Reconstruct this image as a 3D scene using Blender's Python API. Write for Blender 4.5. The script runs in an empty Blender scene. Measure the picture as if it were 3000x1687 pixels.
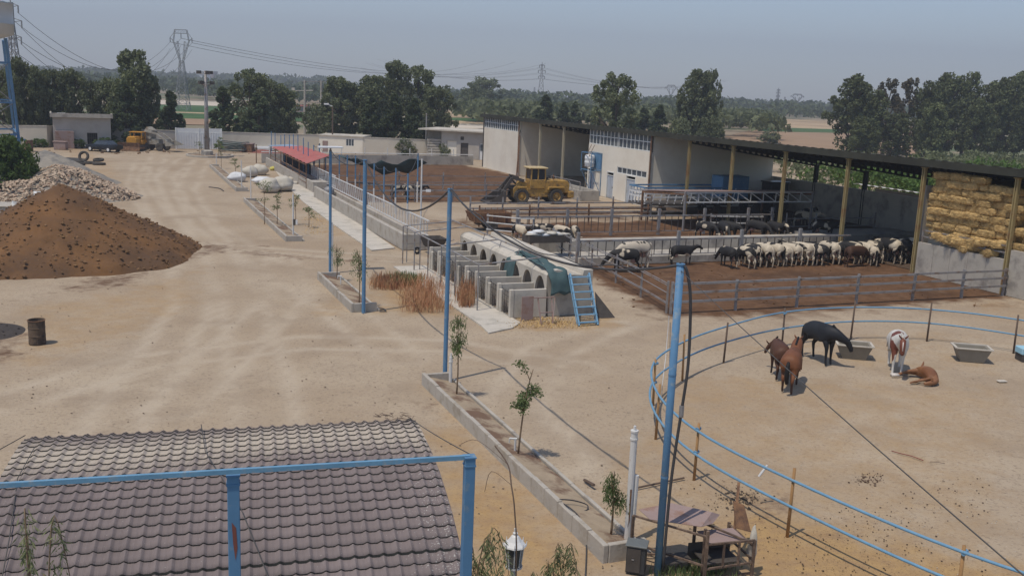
import bpy, math, random
import numpy as np
from mathutils import Vector, Matrix, noise
R_=math.radians
random.seed(7); rng=np.random.default_rng(7)
SC=bpy.context.scene
# ------------------------------------------------------------ camera
CAMH=9.8; FPX=2850.0
RHO=math.atan(.041); TH=math.atan(573*math.cos(RHO)/FPX)
vF=Vector((0,math.cos(TH),-math.sin(TH))); vR0=Vector((1,0,0)); vU0=Vector((0,math.sin(TH),math.cos(TH)))
vR=vR0*math.cos(RHO)+vU0*math.sin(RHO); vU=-vR0*math.sin(RHO)+vU0*math.cos(RHO)
cam=bpy.data.cameras.new('camera'); camo=bpy.data.objects.new('camera',cam); SC.collection.objects.link(camo)
mm=Matrix((vR,vU,-vF)).transposed().to_4x4(); mm.translation=Vector((0,0,CAMH)); camo.matrix_world=mm
cam.sensor_width=36; cam.lens=36*FPX/3000; cam.clip_end=20000; cam.clip_start=.1
SC.camera=camo
# ------------------------------------------------------------ sky, sun, exposure
SUN_EL=67.0; SHX,SHY=.71,.704           # shadows fall along +SHX,+SHY
w=bpy.data.worlds.new('World'); SC.world=w; w.use_nodes=True
nt=w.node_tree; bg=nt.nodes['Background']; sky=nt.nodes.new('ShaderNodeTexSky'); sky.sky_type='NISHITA'
sky.sun_disc=False; sky.sun_elevation=R_(SUN_EL); sky.sun_rotation=math.atan2(-SHX,-SHY)
sky.air_density=1.0; sky.dust_density=1.2; sky.ozone_density=1.5; sky.altitude=1000
nt.links.new(sky.outputs[0],bg.inputs[0]); bg.inputs[1].default_value=.145
sl=bpy.data.lights.new('sun','SUN'); sl.energy=3.4; sl.angle=R_(.6); sl.color=(1,.92,.79)
so=bpy.data.objects.new('sun',sl); SC.collection.objects.link(so)
so.rotation_euler=Vector((SHX*math.cos(R_(SUN_EL)),SHY*math.cos(R_(SUN_EL)),-math.sin(R_(SUN_EL)))).to_track_quat('-Z','Y').to_euler()
SC.view_settings.view_transform='Standard'; SC.view_settings.look='None'; SC.view_settings.exposure=-.04; SC.view_settings.gamma=1
SC.render.engine='CYCLES'
# ------------------------------------------------------------ coordinates
def ray(x,y): return vF+vR*((x-1500)/FPX)+vU*((843.5-y)/FPX)
def G(x,y,z=0.):
    r=ray(x,y); t=(z-CAMH)/r.z; return Vector((0,0,CAMH))+r*t
def rowof(p):
    d=Vector(p)-Vector((0,0,CAMH)); return 843.5-FPX*(d.dot(vU))/d.dot(vF)
def ht(g,y):
    a,b=-5.,60.
    for _ in range(40):
        m=(a+b)/2
        if rowof((g[0],g[1],m))>y: a=m
        else: b=m
    return a
O2=Vector((-4.46,128.45,0)); vp=Vector((.3824,-.9240,0)).normalized(); vq=Vector((-vp.y,vp.x,0))
PHI=math.atan2(vp.y,vp.x)
FM=Matrix.Translation(O2)@Matrix.Rotation(PHI,4,'Z')     # farm frame: s along the sheds, q to the back
def W(s,q,z=0.): return FM@Vector((s,q,z))
def SQ(x,y,z=0.):
    g=G(x,y,z)-O2; return (g.dot(vp),g.dot(vq))
# ------------------------------------------------------------ objects
COL=SC.collection
RM={}
def thing(name,label,cat,loc=(0,0,0),rot=0,group=None):
    o=bpy.data.objects.new(name,None); COL.objects.link(o); o.location=loc; o.rotation_euler=(0,0,rot)
    o.empty_display_size=.2
    o['label']=label; o['category']=cat
    if group:o['group']=group
    RM[o.name]=Matrix.Translation(Vector(loc))@Matrix.Rotation(rot,4,'Z')
    return o
def tag(o,label,cat,group=None,kind=None):
    o['label']=label; o['category']=cat
    if group:o['group']=group
    if kind:o['kind']=kind
    return o
class MB:
    def __init__(s,M=None): s.v=[];s.f=[];s.M=M
    def add(s,vs,fs):
        n=len(s.v); s.v.extend([Vector(a) for a in vs]); s.f.extend([tuple(i+n for i in f) for f in fs]); return s
    def box(s,c,d,rz=0,M=None):
        x,y,z=d[0]/2,d[1]/2,d[2]/2
        vs=[Vector((a*x,b*y,e*z)) for e in(-1,1) for b in(-1,1) for a in(-1,1)]
        mt=Matrix.Translation(Vector(c))@(M if M is not None else Matrix.Rotation(rz,4,'Z'))
        return s.add([mt@a for a in vs],[(0,2,3,1),(4,5,7,6),(0,1,5,4),(2,6,7,3),(0,4,6,2),(1,3,7,5)])
    def bz(s,x0,x1,y0,y1,z0,z1): return s.box(((x0+x1)/2,(y0+y1)/2,(z0+z1)/2),(abs(x1-x0),abs(y1-y0),abs(z1-z0)))
    def beam(s,a,b,w,h=None,up=(0,0,1)):
        a=Vector(a);b=Vector(b);h=h or w;d=(b-a).normalized();u=Vector(up)
        if abs(d.dot(u))>.98:u=Vector((0,1,0)) if abs(d.y)<.9 else Vector((1,0,0))
        r=d.cross(u).normalized()*w/2;t=r.cross(d).normalized()*h/2
        vs=[a-r-t,a+r-t,a+r+t,a-r+t,b-r-t,b+r-t,b+r+t,b-r+t]
        return s.add(vs,[(0,1,2,3),(7,6,5,4),(0,4,5,1),(1,5,6,2),(2,6,7,3),(3,7,4,0)])
    def tube(s,pts,r,n=8,cap=True):
        pts=[Vector(p) for p in pts]; m=len(pts); rs=r if isinstance(r,(list,tuple)) else [r]*m
        vs=[];fs=[];pr=None
        for i,p in enumerate(pts):
            d=(pts[min(i+1,m-1)]-pts[max(i-1,0)]).normalized()
            if pr is None:
                u=Vector((0,0,1)) if abs(d.z)<.9 else Vector((1,0,0)); pr=d.cross(u).normalized()
            else:
                pr=(pr-d*pr.dot(d)).normalized()
            t=d.cross(pr)
            for k in range(n):
                a=2*math.pi*k/n; vs.append(p+(pr*math.cos(a)+t*math.sin(a))*rs[i])
        for i in range(m-1):
            for k in range(n):
                fs.append((i*n+k,i*n+(k+1)%n,(i+1)*n+(k+1)%n,(i+1)*n+k))
        if cap: fs.append(tuple(range(n))[::-1]); fs.append(tuple((m-1)*n+k for k in range(n)))
        return s.add(vs,fs)
    def cyl(s,a,b,r,n=16,r2=None): return s.tube([a,b],[r,r if r2 is None else r2],n)
    def quad(s,a,b,c,d): return s.add([a,b,c,d],[(0,1,2,3)])
    def prism(s,poly,ext):
        n=len(poly); e=Vector(ext); P=[Vector(a) for a in poly]
        return s.add(P+[a+e for a in P],[tuple(range(n))[::-1],tuple(range(n,2*n))]+[(i,(i+1)%n,(i+1)%n+n,i+n) for i in range(n)])
    def slab(s,poly,z0,z1):
        return s.prism([(a[0],a[1],z0) for a in poly],(0,0,z1-z0))
    def blob(s,c,r,seed=0,rough=.2,nu=10,nv=7,f=1.5):
        vs=[];fs=[];c=Vector(c);r=Vector(r) if not isinstance(r,(int,float)) else Vector((r,r,r))
        for j in range(nv+1):
            t=math.pi*j/nv
            for i in range(nu):
                a=2*math.pi*i/nu; d=Vector((math.sin(t)*math.cos(a),math.sin(t)*math.sin(a),math.cos(t)))
                k=1+rough*noise.noise(d*f+Vector((seed*7.3,seed*1.7,0)))*2
                vs.append(c+Vector((d.x*r.x*k,d.y*r.y*k,d.z*r.z*k)))
        for j in range(nv):
            for i in range(nu):
                fs.append((j*nu+i,(j+1)*nu+i,(j+1)*nu+(i+1)%nu,j*nu+(i+1)%nu))
        return s.add(vs,fs)
    def lathe(s,prof,c=(0,0,0),n=20,ax=None):
        c=Vector(c);vs=[];fs=[];m=len(prof)
        for (r,z) in prof:
            for k in range(n):
                a=2*math.pi*k/n
                q=Vector((r*math.cos(a),r*math.sin(a),z))
                if ax=='y': q=Vector((q.x,q.z,q.y))
                if ax=='x': q=Vector((q.z,q.x,q.y))
                vs.append(c+q)
        for i in range(m-1):
            for k in range(n): fs.append((i*n+k,i*n+(k+1)%n,(i+1)*n+(k+1)%n,(i+1)*n+k))
        return s.add(vs,fs)
    def build(s,name,mat,parent=None,smooth=False,bevel=0):
        vs=[s.M@a for a in s.v] if s.M is not None else s.v
        me=bpy.data.meshes.new(name); o=bpy.data.objects.new(name,me); COL.objects.link(o)
        if parent is not None:
            rm=RM[parent.name]; RM[o.name]=rm; inv=rm.inverted(); vs=[inv@a for a in vs]; o.parent=parent
        else:
            arr=np.array([tuple(a) for a in vs]); c=Vector(((arr[:,0].min()+arr[:,0].max())/2,(arr[:,1].min()+arr[:,1].max())/2,arr[:,2].min()))
            vs=[a-c for a in vs]; o.location=c; RM[o.name]=Matrix.Translation(c)
        me.from_pydata([tuple(a) for a in vs],[],s.f)
        me.materials.append(mat)
        if smooth: me.shade_smooth()
        if bevel:
            b=o.modifiers.new('bevel','BEVEL'); b.width=bevel; b.segments=1; b.limit_method='ANGLE'
        me.update()
        return o
def np_mesh(name,V,F,mat,parent=None,smooth=False,kind=None,loc=None):
    V=np.asarray(V,dtype=np.float32);F=np.asarray(F,dtype=np.int32);k=F.shape[1]
    me=bpy.data.meshes.new(name)
    me.vertices.add(len(V)); me.vertices.foreach_set('co',V.ravel())
    me.loops.add(F.size); me.loops.foreach_set('vertex_index',F.ravel())
    me.polygons.add(len(F)); me.polygons.foreach_set('loop_start',np.arange(0,F.size,k,dtype=np.int32)); me.polygons.foreach_set('loop_total',np.full(len(F),k,dtype=np.int32))
    if smooth: me.polygons.foreach_set('use_smooth',np.ones(len(F),dtype=bool))
    me.update(); me.validate(); me.materials.append(mat)
    o=bpy.data.objects.new(name,me); COL.objects.link(o)
    if parent is not None: o.parent=parent; RM[o.name]=RM[parent.name]
    if kind:o['kind']=kind
    return o
def dup(root,loc,rotz=0,scale=None,label=None,group=None,cat=None):
    r=root.copy(); COL.objects.link(r); r.location=loc; r.rotation_euler=(0,0,rotz)
    if scale is not None: r.scale=scale if isinstance(scale,(tuple,list)) else (scale,)*3
    if label:r['label']=label
    if group:r['group']=group
    if cat:r['category']=cat
    def rec(a,b):
        for ch in list(a.children):
            c=ch.copy(); COL.objects.link(c); c.parent=b; rec(ch,c)
    rec(root,r); return r
def place(root,loc,rotz=0,scale=None,label=None):
    root.location=loc; root.rotation_euler=(0,0,rotz)
    if scale is not None: root.scale=scale if isinstance(scale,(tuple,list)) else (scale,)*3
    if label: root['label']=label
    return root
# ------------------------------------------------------------ materials
def mat(name,col,rough=.8,var=.12,scale=2.,bump=0.,metal=0.,col2=None,mix2=.5,scale2=None,det=4,spec=.25,coord='Object',bscale=None,soft=.08,rand=0.):
    m=bpy.data.materials.new(name); m.use_nodes=True; n=m.node_tree.nodes; l=m.node_tree.links
    p=n['Principled BSDF']; p.inputs['Roughness'].default_value=rough; p.inputs['Metallic'].default_value=metal
    p.inputs['Specular IOR Level'].default_value=spec
    tc=n.new('ShaderNodeTexCoord')
    if coord=='World':
        g=n.new('ShaderNodeNewGeometry'); cs=g.outputs['Position']
    else: cs=tc.outputs[coord]
    ns=n.new('ShaderNodeTexNoise'); ns.inputs['Scale'].default_value=scale; ns.inputs['Detail'].default_value=det; ns.inputs['Roughness'].default_value=.6
    l.new(cs,ns.inputs['Vector'])
    mx=n.new('ShaderNodeMix'); mx.data_type='RGBA'
    a=[max(0,c*(1-var*1.6)) for c in col]; b=[min(1,c*(1+var*1.6)) for c in col]
    mx.inputs[6].default_value=(*a,1); mx.inputs[7].default_value=(*b,1); l.new(ns.outputs[0],mx.inputs[0]); out=mx.outputs[2]
    if col2 is not None:
        n2=n.new('ShaderNodeTexNoise'); n2.inputs['Scale'].default_value=scale2 or scale*.6; n2.inputs['Detail'].default_value=6; n2.inputs['Roughness'].default_value=.65
        l.new(cs,n2.inputs['Vector'])
        mr=n.new('ShaderNodeMapRange'); mr.inputs[1].default_value=1-mix2-soft; mr.inputs[2].default_value=1-mix2+soft; l.new(n2.outputs[0],mr.inputs[0])
        m2=n.new('ShaderNodeMix'); m2.data_type='RGBA'; l.new(mr.outputs[0],m2.inputs[0]); l.new(out,m2.inputs[6]); m2.inputs[7].default_value=(*col2,1); out=m2.outputs[2]
    if rand:
        oi=n.new('ShaderNodeObjectInfo'); mr=n.new('ShaderNodeMapRange'); mr.inputs[3].default_value=1-rand; mr.inputs[4].default_value=1+rand; l.new(oi.outputs['Random'],mr.inputs[0])
        h=n.new('ShaderNodeHueSaturation'); l.new(mr.outputs[0],h.inputs['Value']); l.new(out,h.inputs['Color']); out=h.outputs[0]
    l.new(out,p.inputs['Base Color'])
    if bump:
        nb=n.new('ShaderNodeTexNoise'); nb.inputs['Scale'].default_value=bscale or scale*6; nb.inputs['Detail'].default_value=5; l.new(cs,nb.inputs['Vector'])
        bp=n.new('ShaderNodeBump'); bp.inputs['Strength'].default_value=bump; bp.inputs['Distance'].default_value=.02; l.new(nb.outputs[0],bp.inputs['Height']); l.new(bp.outputs[0],p.inputs['Normal'])
    return m
m_blue=mat('blue_paint',(.095,.205,.345),.6,.16,1.5,.15,col2=(.22,.27,.30),mix2=.37,scale2=7)
m_bluel=mat('light_blue_paint',(.14,.28,.41),.6,.16,4,.1,col2=(.26,.30,.32),mix2=.36,scale2=9)
m_whitep=mat('white_pole_paint',(.6,.59,.57),.6,.08,3,col2=(.34,.2,.12),mix2=.32,scale2=4)
m_grayst=mat('galvanised_steel',(.27,.26,.26),.55,.15,3,metal=.2,col2=(.2,.13,.09),mix2=.42,scale2=2)
m_rust=mat('rusty_steel',(.13,.075,.05),.85,.3,4,.3,col2=(.24,.13,.07),mix2=.48,scale2=3)
m_rustd=mat('dusty_rusty_steel',(.12,.085,.065),.9,.3,5,.3,col2=(.23,.16,.115),mix2=.45,scale2=6)
m_rustl=mat('pale_rusty_sheet',(.30,.22,.20),.75,.12,2,.1,col2=(.24,.14,.1),mix2=.42,scale2=2)
m_conc=mat('concrete',(.40,.365,.315),.9,.14,1.2,.3,col2=(.25,.225,.2),mix2=.42,scale2=.9)
m_concl=mat('pale_concrete',(.50,.455,.39),.9,.1,1.5,.2,col2=(.36,.33,.28),mix2=.42)
m_cinder=mat('cement_block',(.39,.355,.31),.92,.12,2,.5,col2=(.3,.26,.21),mix2=.42,scale2=1.5)
m_plaster=mat('cream_plaster',(.74,.68,.58),.9,.07,.35,.1,col2=(.6,.52,.42),mix2=.38,scale2=.25,soft=.15)
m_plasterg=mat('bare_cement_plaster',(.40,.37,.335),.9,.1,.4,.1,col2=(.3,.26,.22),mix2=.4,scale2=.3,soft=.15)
m_wallw=mat('whitewashed_wall',(.58,.52,.43),.9,.09,.3,.1,col2=(.38,.33,.27),mix2=.4,scale2=.2,soft=.15)
m_dark=mat('black_rubber',(.025,.025,.027),.75,.3,6,.2)
m_tyre=mat('dusty_tyre',(.07,.063,.055),.9,.3,6,.3)
m_hole=mat('dark_void',(.012,.011,.01),.95,.1)
m_black=mat('black_paint',(.010,.011,.014),.35,.1,spec=.35)
m_glass=mat('dark_glass',(.03,.035,.04),.12,.1,spec=.7)
m_winpane=mat('grey_window_pane',(.07,.085,.10),.25,.25,1.2,spec=.6,col2=(.16,.17,.17),mix2=.38,scale2=.7)
m_frame=mat('white_window_frame',(.72,.72,.69),.6,.08)
m_door=mat('pale_blue_grey_door',(.40,.43,.47),.6,.1,2,col2=(.3,.3,.3),mix2=.36)
m_yellow=mat('yellow_machine_paint',(.38,.225,.06),.7,.2,2,.15,col2=(.16,.11,.06),mix2=.43,scale2=3)
m_orange=mat('orange_machine_paint',(.5,.24,.035),.6,.15,2,col2=(.2,.12,.06),mix2=.36)
m_greas=mat('greasy_dark_steel',(.075,.065,.058),.7,.3,4,.2)
m_ygrey=mat('dusty_grey_machine_paint',(.3,.28,.24),.8,.2,3,col2=(.2,.16,.12),mix2=.45)
m_postyel=mat('ochre_shed_column',(.32,.25,.12),.7,.12,1.5,col2=(.25,.13,.06),mix2=.4,scale2=1.2)
m_postcream=mat('cream_shed_column',(.46,.41,.30),.7,.1,1.5)
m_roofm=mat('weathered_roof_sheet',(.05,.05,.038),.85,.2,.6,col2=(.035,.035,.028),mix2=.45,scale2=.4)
m_truss=mat('girder_paint_and_lip_shade',(.035,.035,.032),.8,.2)  # girder paint, also used for the painted shade strips under tile lips
m_redroof=mat('faded_red_sheet',(.42,.12,.10),.65,.14,.8,col2=(.36,.17,.14),mix2=.42,scale2=1.2)
m_blueroof=mat('blue_grey_sheet',(.25,.33,.42),.6,.1)
m_net=mat('green_shade_net',(.06,.10,.105),.9,.2,3,.4)
m_netblk=mat('black_shade_net',(.03,.028,.03),.95,.2,3)
m_sack=mat('white_woven_sack',(.48,.44,.37),.85,.1,2,.5,col2=(.55,.53,.5),mix2=.4)
m_sackc=mat('white_blue_sacks',(.6,.6,.6),.8,.1,3,.4,col2=(.12,.17,.35),mix2=.33,scale2=4)
m_wood=mat('ochre_wooden_stake',(.33,.19,.085),.85,.2,3)
m_woodg=mat('grey_brown_wood',(.12,.085,.065),.9,.2,3)
m_bark=mat('bark',(.085,.065,.05),.95,.25,4,.4)
m_barkl=mat('sapling_bark',(.20,.14,.09),.9,.2,5)
m_cable=mat('black_cable',(.06,.058,.06),.6,.1)
m_wire=mat('thin_wire',(.08,.075,.07),.6,.1)
m_red=mat('red_brown_rust_patch',(.22,.08,.06),.8,.2)
m_white=mat('white_enamel',(.65,.65,.65),.4,.05)
# ------------------------------------------------------------ ground
def inpoly(X,Y,poly):
    c=np.zeros(X.shape,bool); n=len(poly); j=n-1
    for i in range(n):
        xi,yi=poly[i];xj,yj=poly[j]
        c^=((yi>Y)!=(yj>Y))&(X<(xj-xi)*(Y-yi)/((yj-yi)+1e-9)+xi); j=i
    return c
def sdist(X,Y,poly):
    d=np.full(X.shape,1e9); n=len(poly)
    for i in range(n):
        x0,y0=poly[i];x1,y1=poly[(i+1)%n]; dx,dy=x1-x0,y1-y0
        t=np.clip(((X-x0)*dx+(Y-y0)*dy)/(dx*dx+dy*dy+1e-9),0,1)
        d=np.minimum(d,np.hypot(X-x0-t*dx,Y-y0-t*dy))
    return np.where(inpoly(X,Y,poly),d,-d)
def fbm(X,Y,sc,seed,oc=3):
    out=np.zeros(X.shape)
    rs=np.random.default_rng(seed); amp=1.;tot=0
    for o in range(oc):
        g=rs.random((64,64)); x=X*sc*2**o+100; y=Y*sc*2**o+100
        xi=np.floor(x).astype(int);yi=np.floor(y).astype(int);fx=x-xi;fy=y-yi
        fx=fx*fx*(3-2*fx);fy=fy*fy*(3-2*fy)
        a=g[xi%64,yi%64];b=g[(xi+1)%64,yi%64];c=g[xi%64,(yi+1)%64];d=g[(xi+1)%64,(yi+1)%64]
        out+=amp*((a*(1-fx)+b*fx)*(1-fy)+(c*(1-fx)+d*fx)*fy);tot+=amp;amp*=.5
    return out/tot-.5
def pxpoly(pts): return [tuple(G(*p)[:2]) for p in pts]
def sqpoly(pts): return [tuple(W(*p)[:2]) for p in pts]
DX=.33
xs=np.arange(-78,62,DX); ys=np.arange(9,158,DX); X,Y=np.meshgrid(xs,ys)
nz1=fbm(X,Y,.35,1,4); nz2=fbm(X,Y,1.3,2,3); nz3=fbm(X,Y,.12,3,3); nz4=fbm(X,Y,.8,9,4)
def wt(poly,fe,amp=2.0,amp2=.8):
    d=sdist(X,Y,poly)+nz1*amp*2+nz2*amp2*2
    return np.clip(d/fe*.5+.5,0,1)
# manure / brown corral soil
wM=np.zeros(X.shape)
wM=np.maximum(wM,wt(sqpoly([(65,-19.5),(70.5,-20.5),(83.2,-22),(83.2,14),(64,14)]),1.2,.7))
wM=np.maximum(wM,wt(sqpoly([(52.5,-19.5),(59,-19.5),(64.5,-20),(64.5,14),(44,14),(51,-2)]),1.2,.5))
wM=np.maximum(wM,wt(sqpoly([(1,-27),(36,-27),(38.5,-22),(38,-11),(12,0),(-3,-2),(-4,-14)]),1.5,.9))
wM=np.maximum(wM,.55*wt(pxpoly([(1500,600),(1700,600),(1900,640),(1900,655),(1480,640)]),2,1))
wM=np.maximum(wM,.5*wt(sqpoly([(83,-21.5),(85,-22),(85,1),(83,1)]),2,1))
wM=np.maximum(wM,.55*wt(pxpoly([(1180,660),(1330,665),(1500,690),(1400,640),(1200,640)]),2,1.5))
# yellow sand / straw
wY=np.zeros(X.shape)
for pl,k in (([(1950,1080),(3000,1120),(3000,1900),(1700,1900),(1700,1400)],.42),([(2050,1687),(2030,1500),(2200,1480),(2500,1560),(3000,1640),(3000,1900),(2000,1900)],.95),
    ([(1230,1260),(1330,1200),(1480,1380),(1700,1560),(1800,1687),(1750,2000),(1250,2000)],.75),
    ([(1440,935),(1780,935),(1760,960),(1450,965)],.8),
    ([(1900,1340),(2060,1350),(2400,1500),(2900,1687),(2000,1687)],.55),
    ([(0,900),(350,850),(620,760),(600,900),(350,1000),(0,1130)],.45),
    ([(200,400),(330,470),(380,540),(260,520),(180,480)],.45),
    ([(900,640),(1000,640),(1020,690),(950,700)],.6),([(830,550),(900,570),(880,620),(840,600)],.5),
    ([(1050,640),(1120,700),(1180,735),(1110,720)],.4),
    ([(1060,810),(1380,830),(1360,930),(1080,920)],.7),([(900,850),(1000,870),(1050,930),(930,930)],.5),
    ([(2800,880),(3000,830),(3000,940),(2850,940)],.4),([(1940,1020),(2700,950),(3000,1000),(3000,1120),(2500,1080)],.35)):
    wY=np.maximum(wY,k*wt(pxpoly(pl),1.4,.7))
# dark soil and tracks
wD=np.zeros(X.shape)
for pl,k in (([(0,880),(560,740),(560,700),(640,705),(700,728),(560,765),(380,840),(0,890)],.7),
    ([(0,940),(40,960),(45,1010),(0,1060)],1.),([(640,740),(760,720),(940,745),(1200,750),(1330,760),(1330,775),(1000,775),(760,760)],.55),  # first outline darkens the ground at the left edge by the low heap
    ([(1170,1190),(1290,1180),(1300,1220),(1180,1215)],.8),([(1230,1340),(1330,1350),(1350,1400),(1260,1400)],.35),
    ([(900,870),(940,880),(1020,930),(940,925)],.5),([(640,545),(720,545),(720,555),(640,556)],.5),([(2200,1440),(2260,1430),(2290,1490),(2220,1500)],.9),
    ([(2370,1440),(2470,1500),(2560,1580),(2480,1590)],.6),([(2440,1400),(2600,1400),(2600,1440),(2440,1430)],.0),
    ([(0,500),(60,560),(210,560),(200,600),(0,610)],.5),([(1315,1140),(1350,1150),(1330,1180),(1300,1160)],.6)):
    if k: wD=np.maximum(wD,k*wt(pxpoly(pl),1.6,.8,.9))
def pline(pts,wd):
    P=[tuple(G(*a)[:2]) for a in pts]; d=np.full(X.shape,1e9)
    for (x0,y0),(x1,y1) in zip(P,P[1:]):
        dx,dy=x1-x0,y1-y0; t=np.clip(((X-x0)*dx+(Y-y0)*dy)/(dx*dx+dy*dy),0,1); d=np.minimum(d,np.hypot(X-x0-t*dx,Y-y0-t*dy))
    d=np.abs(d+nz1*.5); return np.exp(-((d-.85)/.28)**2)+.0*d
rut=np.zeros(X.shape)
for pts in ([(560,455),(480,520),(520,600),(620,700),(700,850),(760,1100),(800,1400)],[(470,450),(430,520),(470,620),(560,760),(560,900),(430,1100),(300,1300)],[(590,470),(540,560),(600,660),(760,760),(1000,900),(1180,1050)],[(0,1180),(400,1060),(900,1000),(1300,1010),(1700,1080)],
    [(420,470),(400,540),(440,600),(560,720)],[(620,720),(900,740),(1200,760)],[(1800,950),(1600,1030),(1500,1200),(1650,1350)],[(500,1200),(700,1000),(850,860),(820,760)],[(1180,560),(1350,600),(1600,560),(1900,600)]):
    rut=np.maximum(rut,pline(pts,.3))
rut*=np.clip((fbm(X,Y,.25,77,3)+.28)*3,0,1)
wD=np.clip(wD+ .35*np.clip((nz4-.12)*5,0,1)*np.clip((nz3+.1)*6,0,1),0,1)
# pebbly pale (unused channel holds broad tint)
Z=-.02+nz2*.012+nz1*.015-rut*.02
Z=np.minimum(Z,-.004)
ny,nx=X.shape; idx=np.arange(nx*ny).reshape(ny,nx)
F=np.stack([idx[:-1,:-1],idx[:-1,1:],idx[1:,1:],idx[1:,:-1]],-1).reshape(-1,4)
def ground_mat():
    m=bpy.data.materials.new('farmyard_earth'); m.use_nodes=True; n=m.node_tree.nodes; l=m.node_tree.links
    p=n['Principled BSDF']; p.inputs['Roughness'].default_value=.95; p.inputs['Specular IOR Level'].default_value=.1
    g=n.new('ShaderNodeNewGeometry')
    def N(sc,d=5,r=.6):
        q=n.new('ShaderNodeTexNoise'); q.inputs['Scale'].default_value=sc; q.inputs['Detail'].default_value=d; q.inputs['Roughness'].default_value=r; l.new(g.outputs['Position'],q.inputs['Vector']); return q.outputs[0]
    def mr(v,a,b,c=0,d=1):
        q=n.new('ShaderNodeMapRange'); l.new(v,q.inputs[0]); q.inputs[1].default_value=a;q.inputs[2].default_value=b;q.inputs[3].default_value=c;q.inputs[4].default_value=d; return q.outputs[0]
    def mx(f,a,b,mode='MIX'):
        q=n.new('ShaderNodeMix'); q.data_type='RGBA'; q.blend_type=mode
        if isinstance(f,float): q.inputs[0].default_value=f
        else: l.new(f,q.inputs[0])
        for i,c in ((6,a),(7,b)):
            if isinstance(c,tuple): q.inputs[i].default_value=(*c,1)
            else: l.new(c,q.inputs[i])
        return q.outputs[2]
    def add(a,b):
        q=n.new('ShaderNodeMath'); q.operation='ADD'; l.new(a,q.inputs[0])
        if isinstance(b,float): q.inputs[1].default_value=b
        else: l.new(b,q.inputs[1])
        return q.outputs[0]
    at=n.new('ShaderNodeAttribute'); at.attribute_name='ground_mix'; sp=n.new('ShaderNodeSeparateColor'); l.new(at.outputs['Color'],sp.inputs[0])
    base=mx(mr(N(.12,4),.35,.65),(.345,.262,.180),(.415,.333,.242))
    base=mx(mr(N(.5,8,.75),.46,.70,0,.6),base,(.30,.232,.17))
    base=mx(mr(N(3.2,5,.8),.60,.67,0,.55),base,(.20,.155,.12))
    base=mx(mr(N(9,4),.54,.68,0,.7),base,(.21,.16,.12))
    base=mx(mr(N(1.4,8,.85),.60,.64,0,.75),base,(.17,.125,.09))
    base=mx(mr(N(14,2),.66,.74,0,.6),base,(.5,.44,.37))
    def brk(ch,sc,lo=.3,hi=.7):
        s=add(sp.outputs[ch],mr(N(sc,6,.7),0,1,-.45,.45)); return mr(s,lo,hi)
    base=mx(mr(at.outputs['Alpha'],0,1,0,.55),base,(.49,.41,.315)); base=mx(mr(N(.22,7,.7),.52,.60,0,.35),base,(.27,.205,.145))
    yel=mx(mr(N(2.2),.35,.65),(.40,.26,.12),(.33,.215,.115)); yel=mx(mr(N(16,3),.55,.7,0,.7),yel,(.2,.13,.075))
    c=mx(brk(1,1.0,.25,.85),base,yel)
    man=mx(mr(N(1.6,6,.7),.35,.65),(.105,.056,.030),(.165,.092,.052)); man=mx(mr(N(7,4),.55,.7,0,.6),man,(.055,.03,.018))
    man=mx(mr(N(.33,5,.65),.50,.60,0,.65),man,(.07,.04,.025)); man=mx(mr(N(.5,6,.7),.58,.68,0,.5),man,(.22,.15,.10))
    c=mx(brk(0,.9,.3,.7),c,man)
    c=mx(brk(2,2.2,.45,.75),c,mx(mr(N(3),.35,.65),(.115,.07,.045),(.17,.105,.07)))
    l.new(c,p.inputs['Base Color'])
    b=n.new('ShaderNodeBump'); b.inputs['Strength'].default_value=.5; b.inputs['Distance'].default_value=.03; l.new(add(N(7,6,.75),N(25,3)),b.inputs['Height']); l.new(b.outputs[0],p.inputs['Normal'])
    return m
m_ground=ground_mat()
gnd=np_mesh('ground',np.stack([X,Y,Z],-1).reshape(-1,3),F,m_ground,smooth=True,kind='structure')
ca=gnd.data.color_attributes.new('ground_mix','FLOAT_COLOR','POINT')
cc=np.zeros((nx*ny,4),np.float32); cc[:,0]=wM.ravel(); cc[:,1]=wY.ravel(); cc[:,2]=wD.ravel(); cc[:,3]=rut.ravel()
ca.data.foreach_set('color',cc.ravel())
# surrounding land to the horizon
def land_mat():
    m=mat('far_farmland',(.28,.22,.15),.95,.2,.02,coord='World',col2=(.10,.12,.055),mix2=.47,scale2=.012,soft=.05); return m
fv=[];R0=9000
# frame of quads around the near grid plus outer ring
x0,x1,y0,y1=float(xs[0]),float(xs[-1]),float(ys[0]),float(ys[-1])
o=MB(); A=[(-R0,-300),(R0,-300),(R0,R0),(-R0,R0)]; B=[(x0+.3,y0+.3),(x1-.3,y0+.3),(x1-.3,y1-.3),(x0+.3,y1-.3)]
for i in range(4):
    j=(i+1)%4; o.quad((*A[i],-.09),(*A[j],-.09),(*B[j],-.09),(*B[i],-.09))
land=o.build('farmland',land_mat()); land['kind']='structure'
def sheet(name,pts,z,m,kind='structure',und=0):
    P=[G(*a) for a in pts]; b=MB(); b.add([(a.x,a.y,z) for a in P],[tuple(range(len(P)))]); ob=b.build(name,m)
    if kind: ob['kind']=kind
    return ob
m_tan=mat('dry_tan_field',(.42,.31,.19),.95,.18,.03,coord='World',col2=(.30,.2,.12),mix2=.45,scale2=.02)
m_tan2=mat('ploughed_brown_field',(.30,.20,.125),.95,.15,.05,coord='World')
m_green=mat('green_crop_field',(.045,.10,.025),.95,.25,.06,coord='World',col2=(.11,.12,.05),mix2=.42,scale2=.03)
m_pale=mat('pale_bare_bank',(.52,.45,.36),.95,.1,.05,coord='World')
def band(name,pts,z,m): return sheet(name,pts,z,m)
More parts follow.
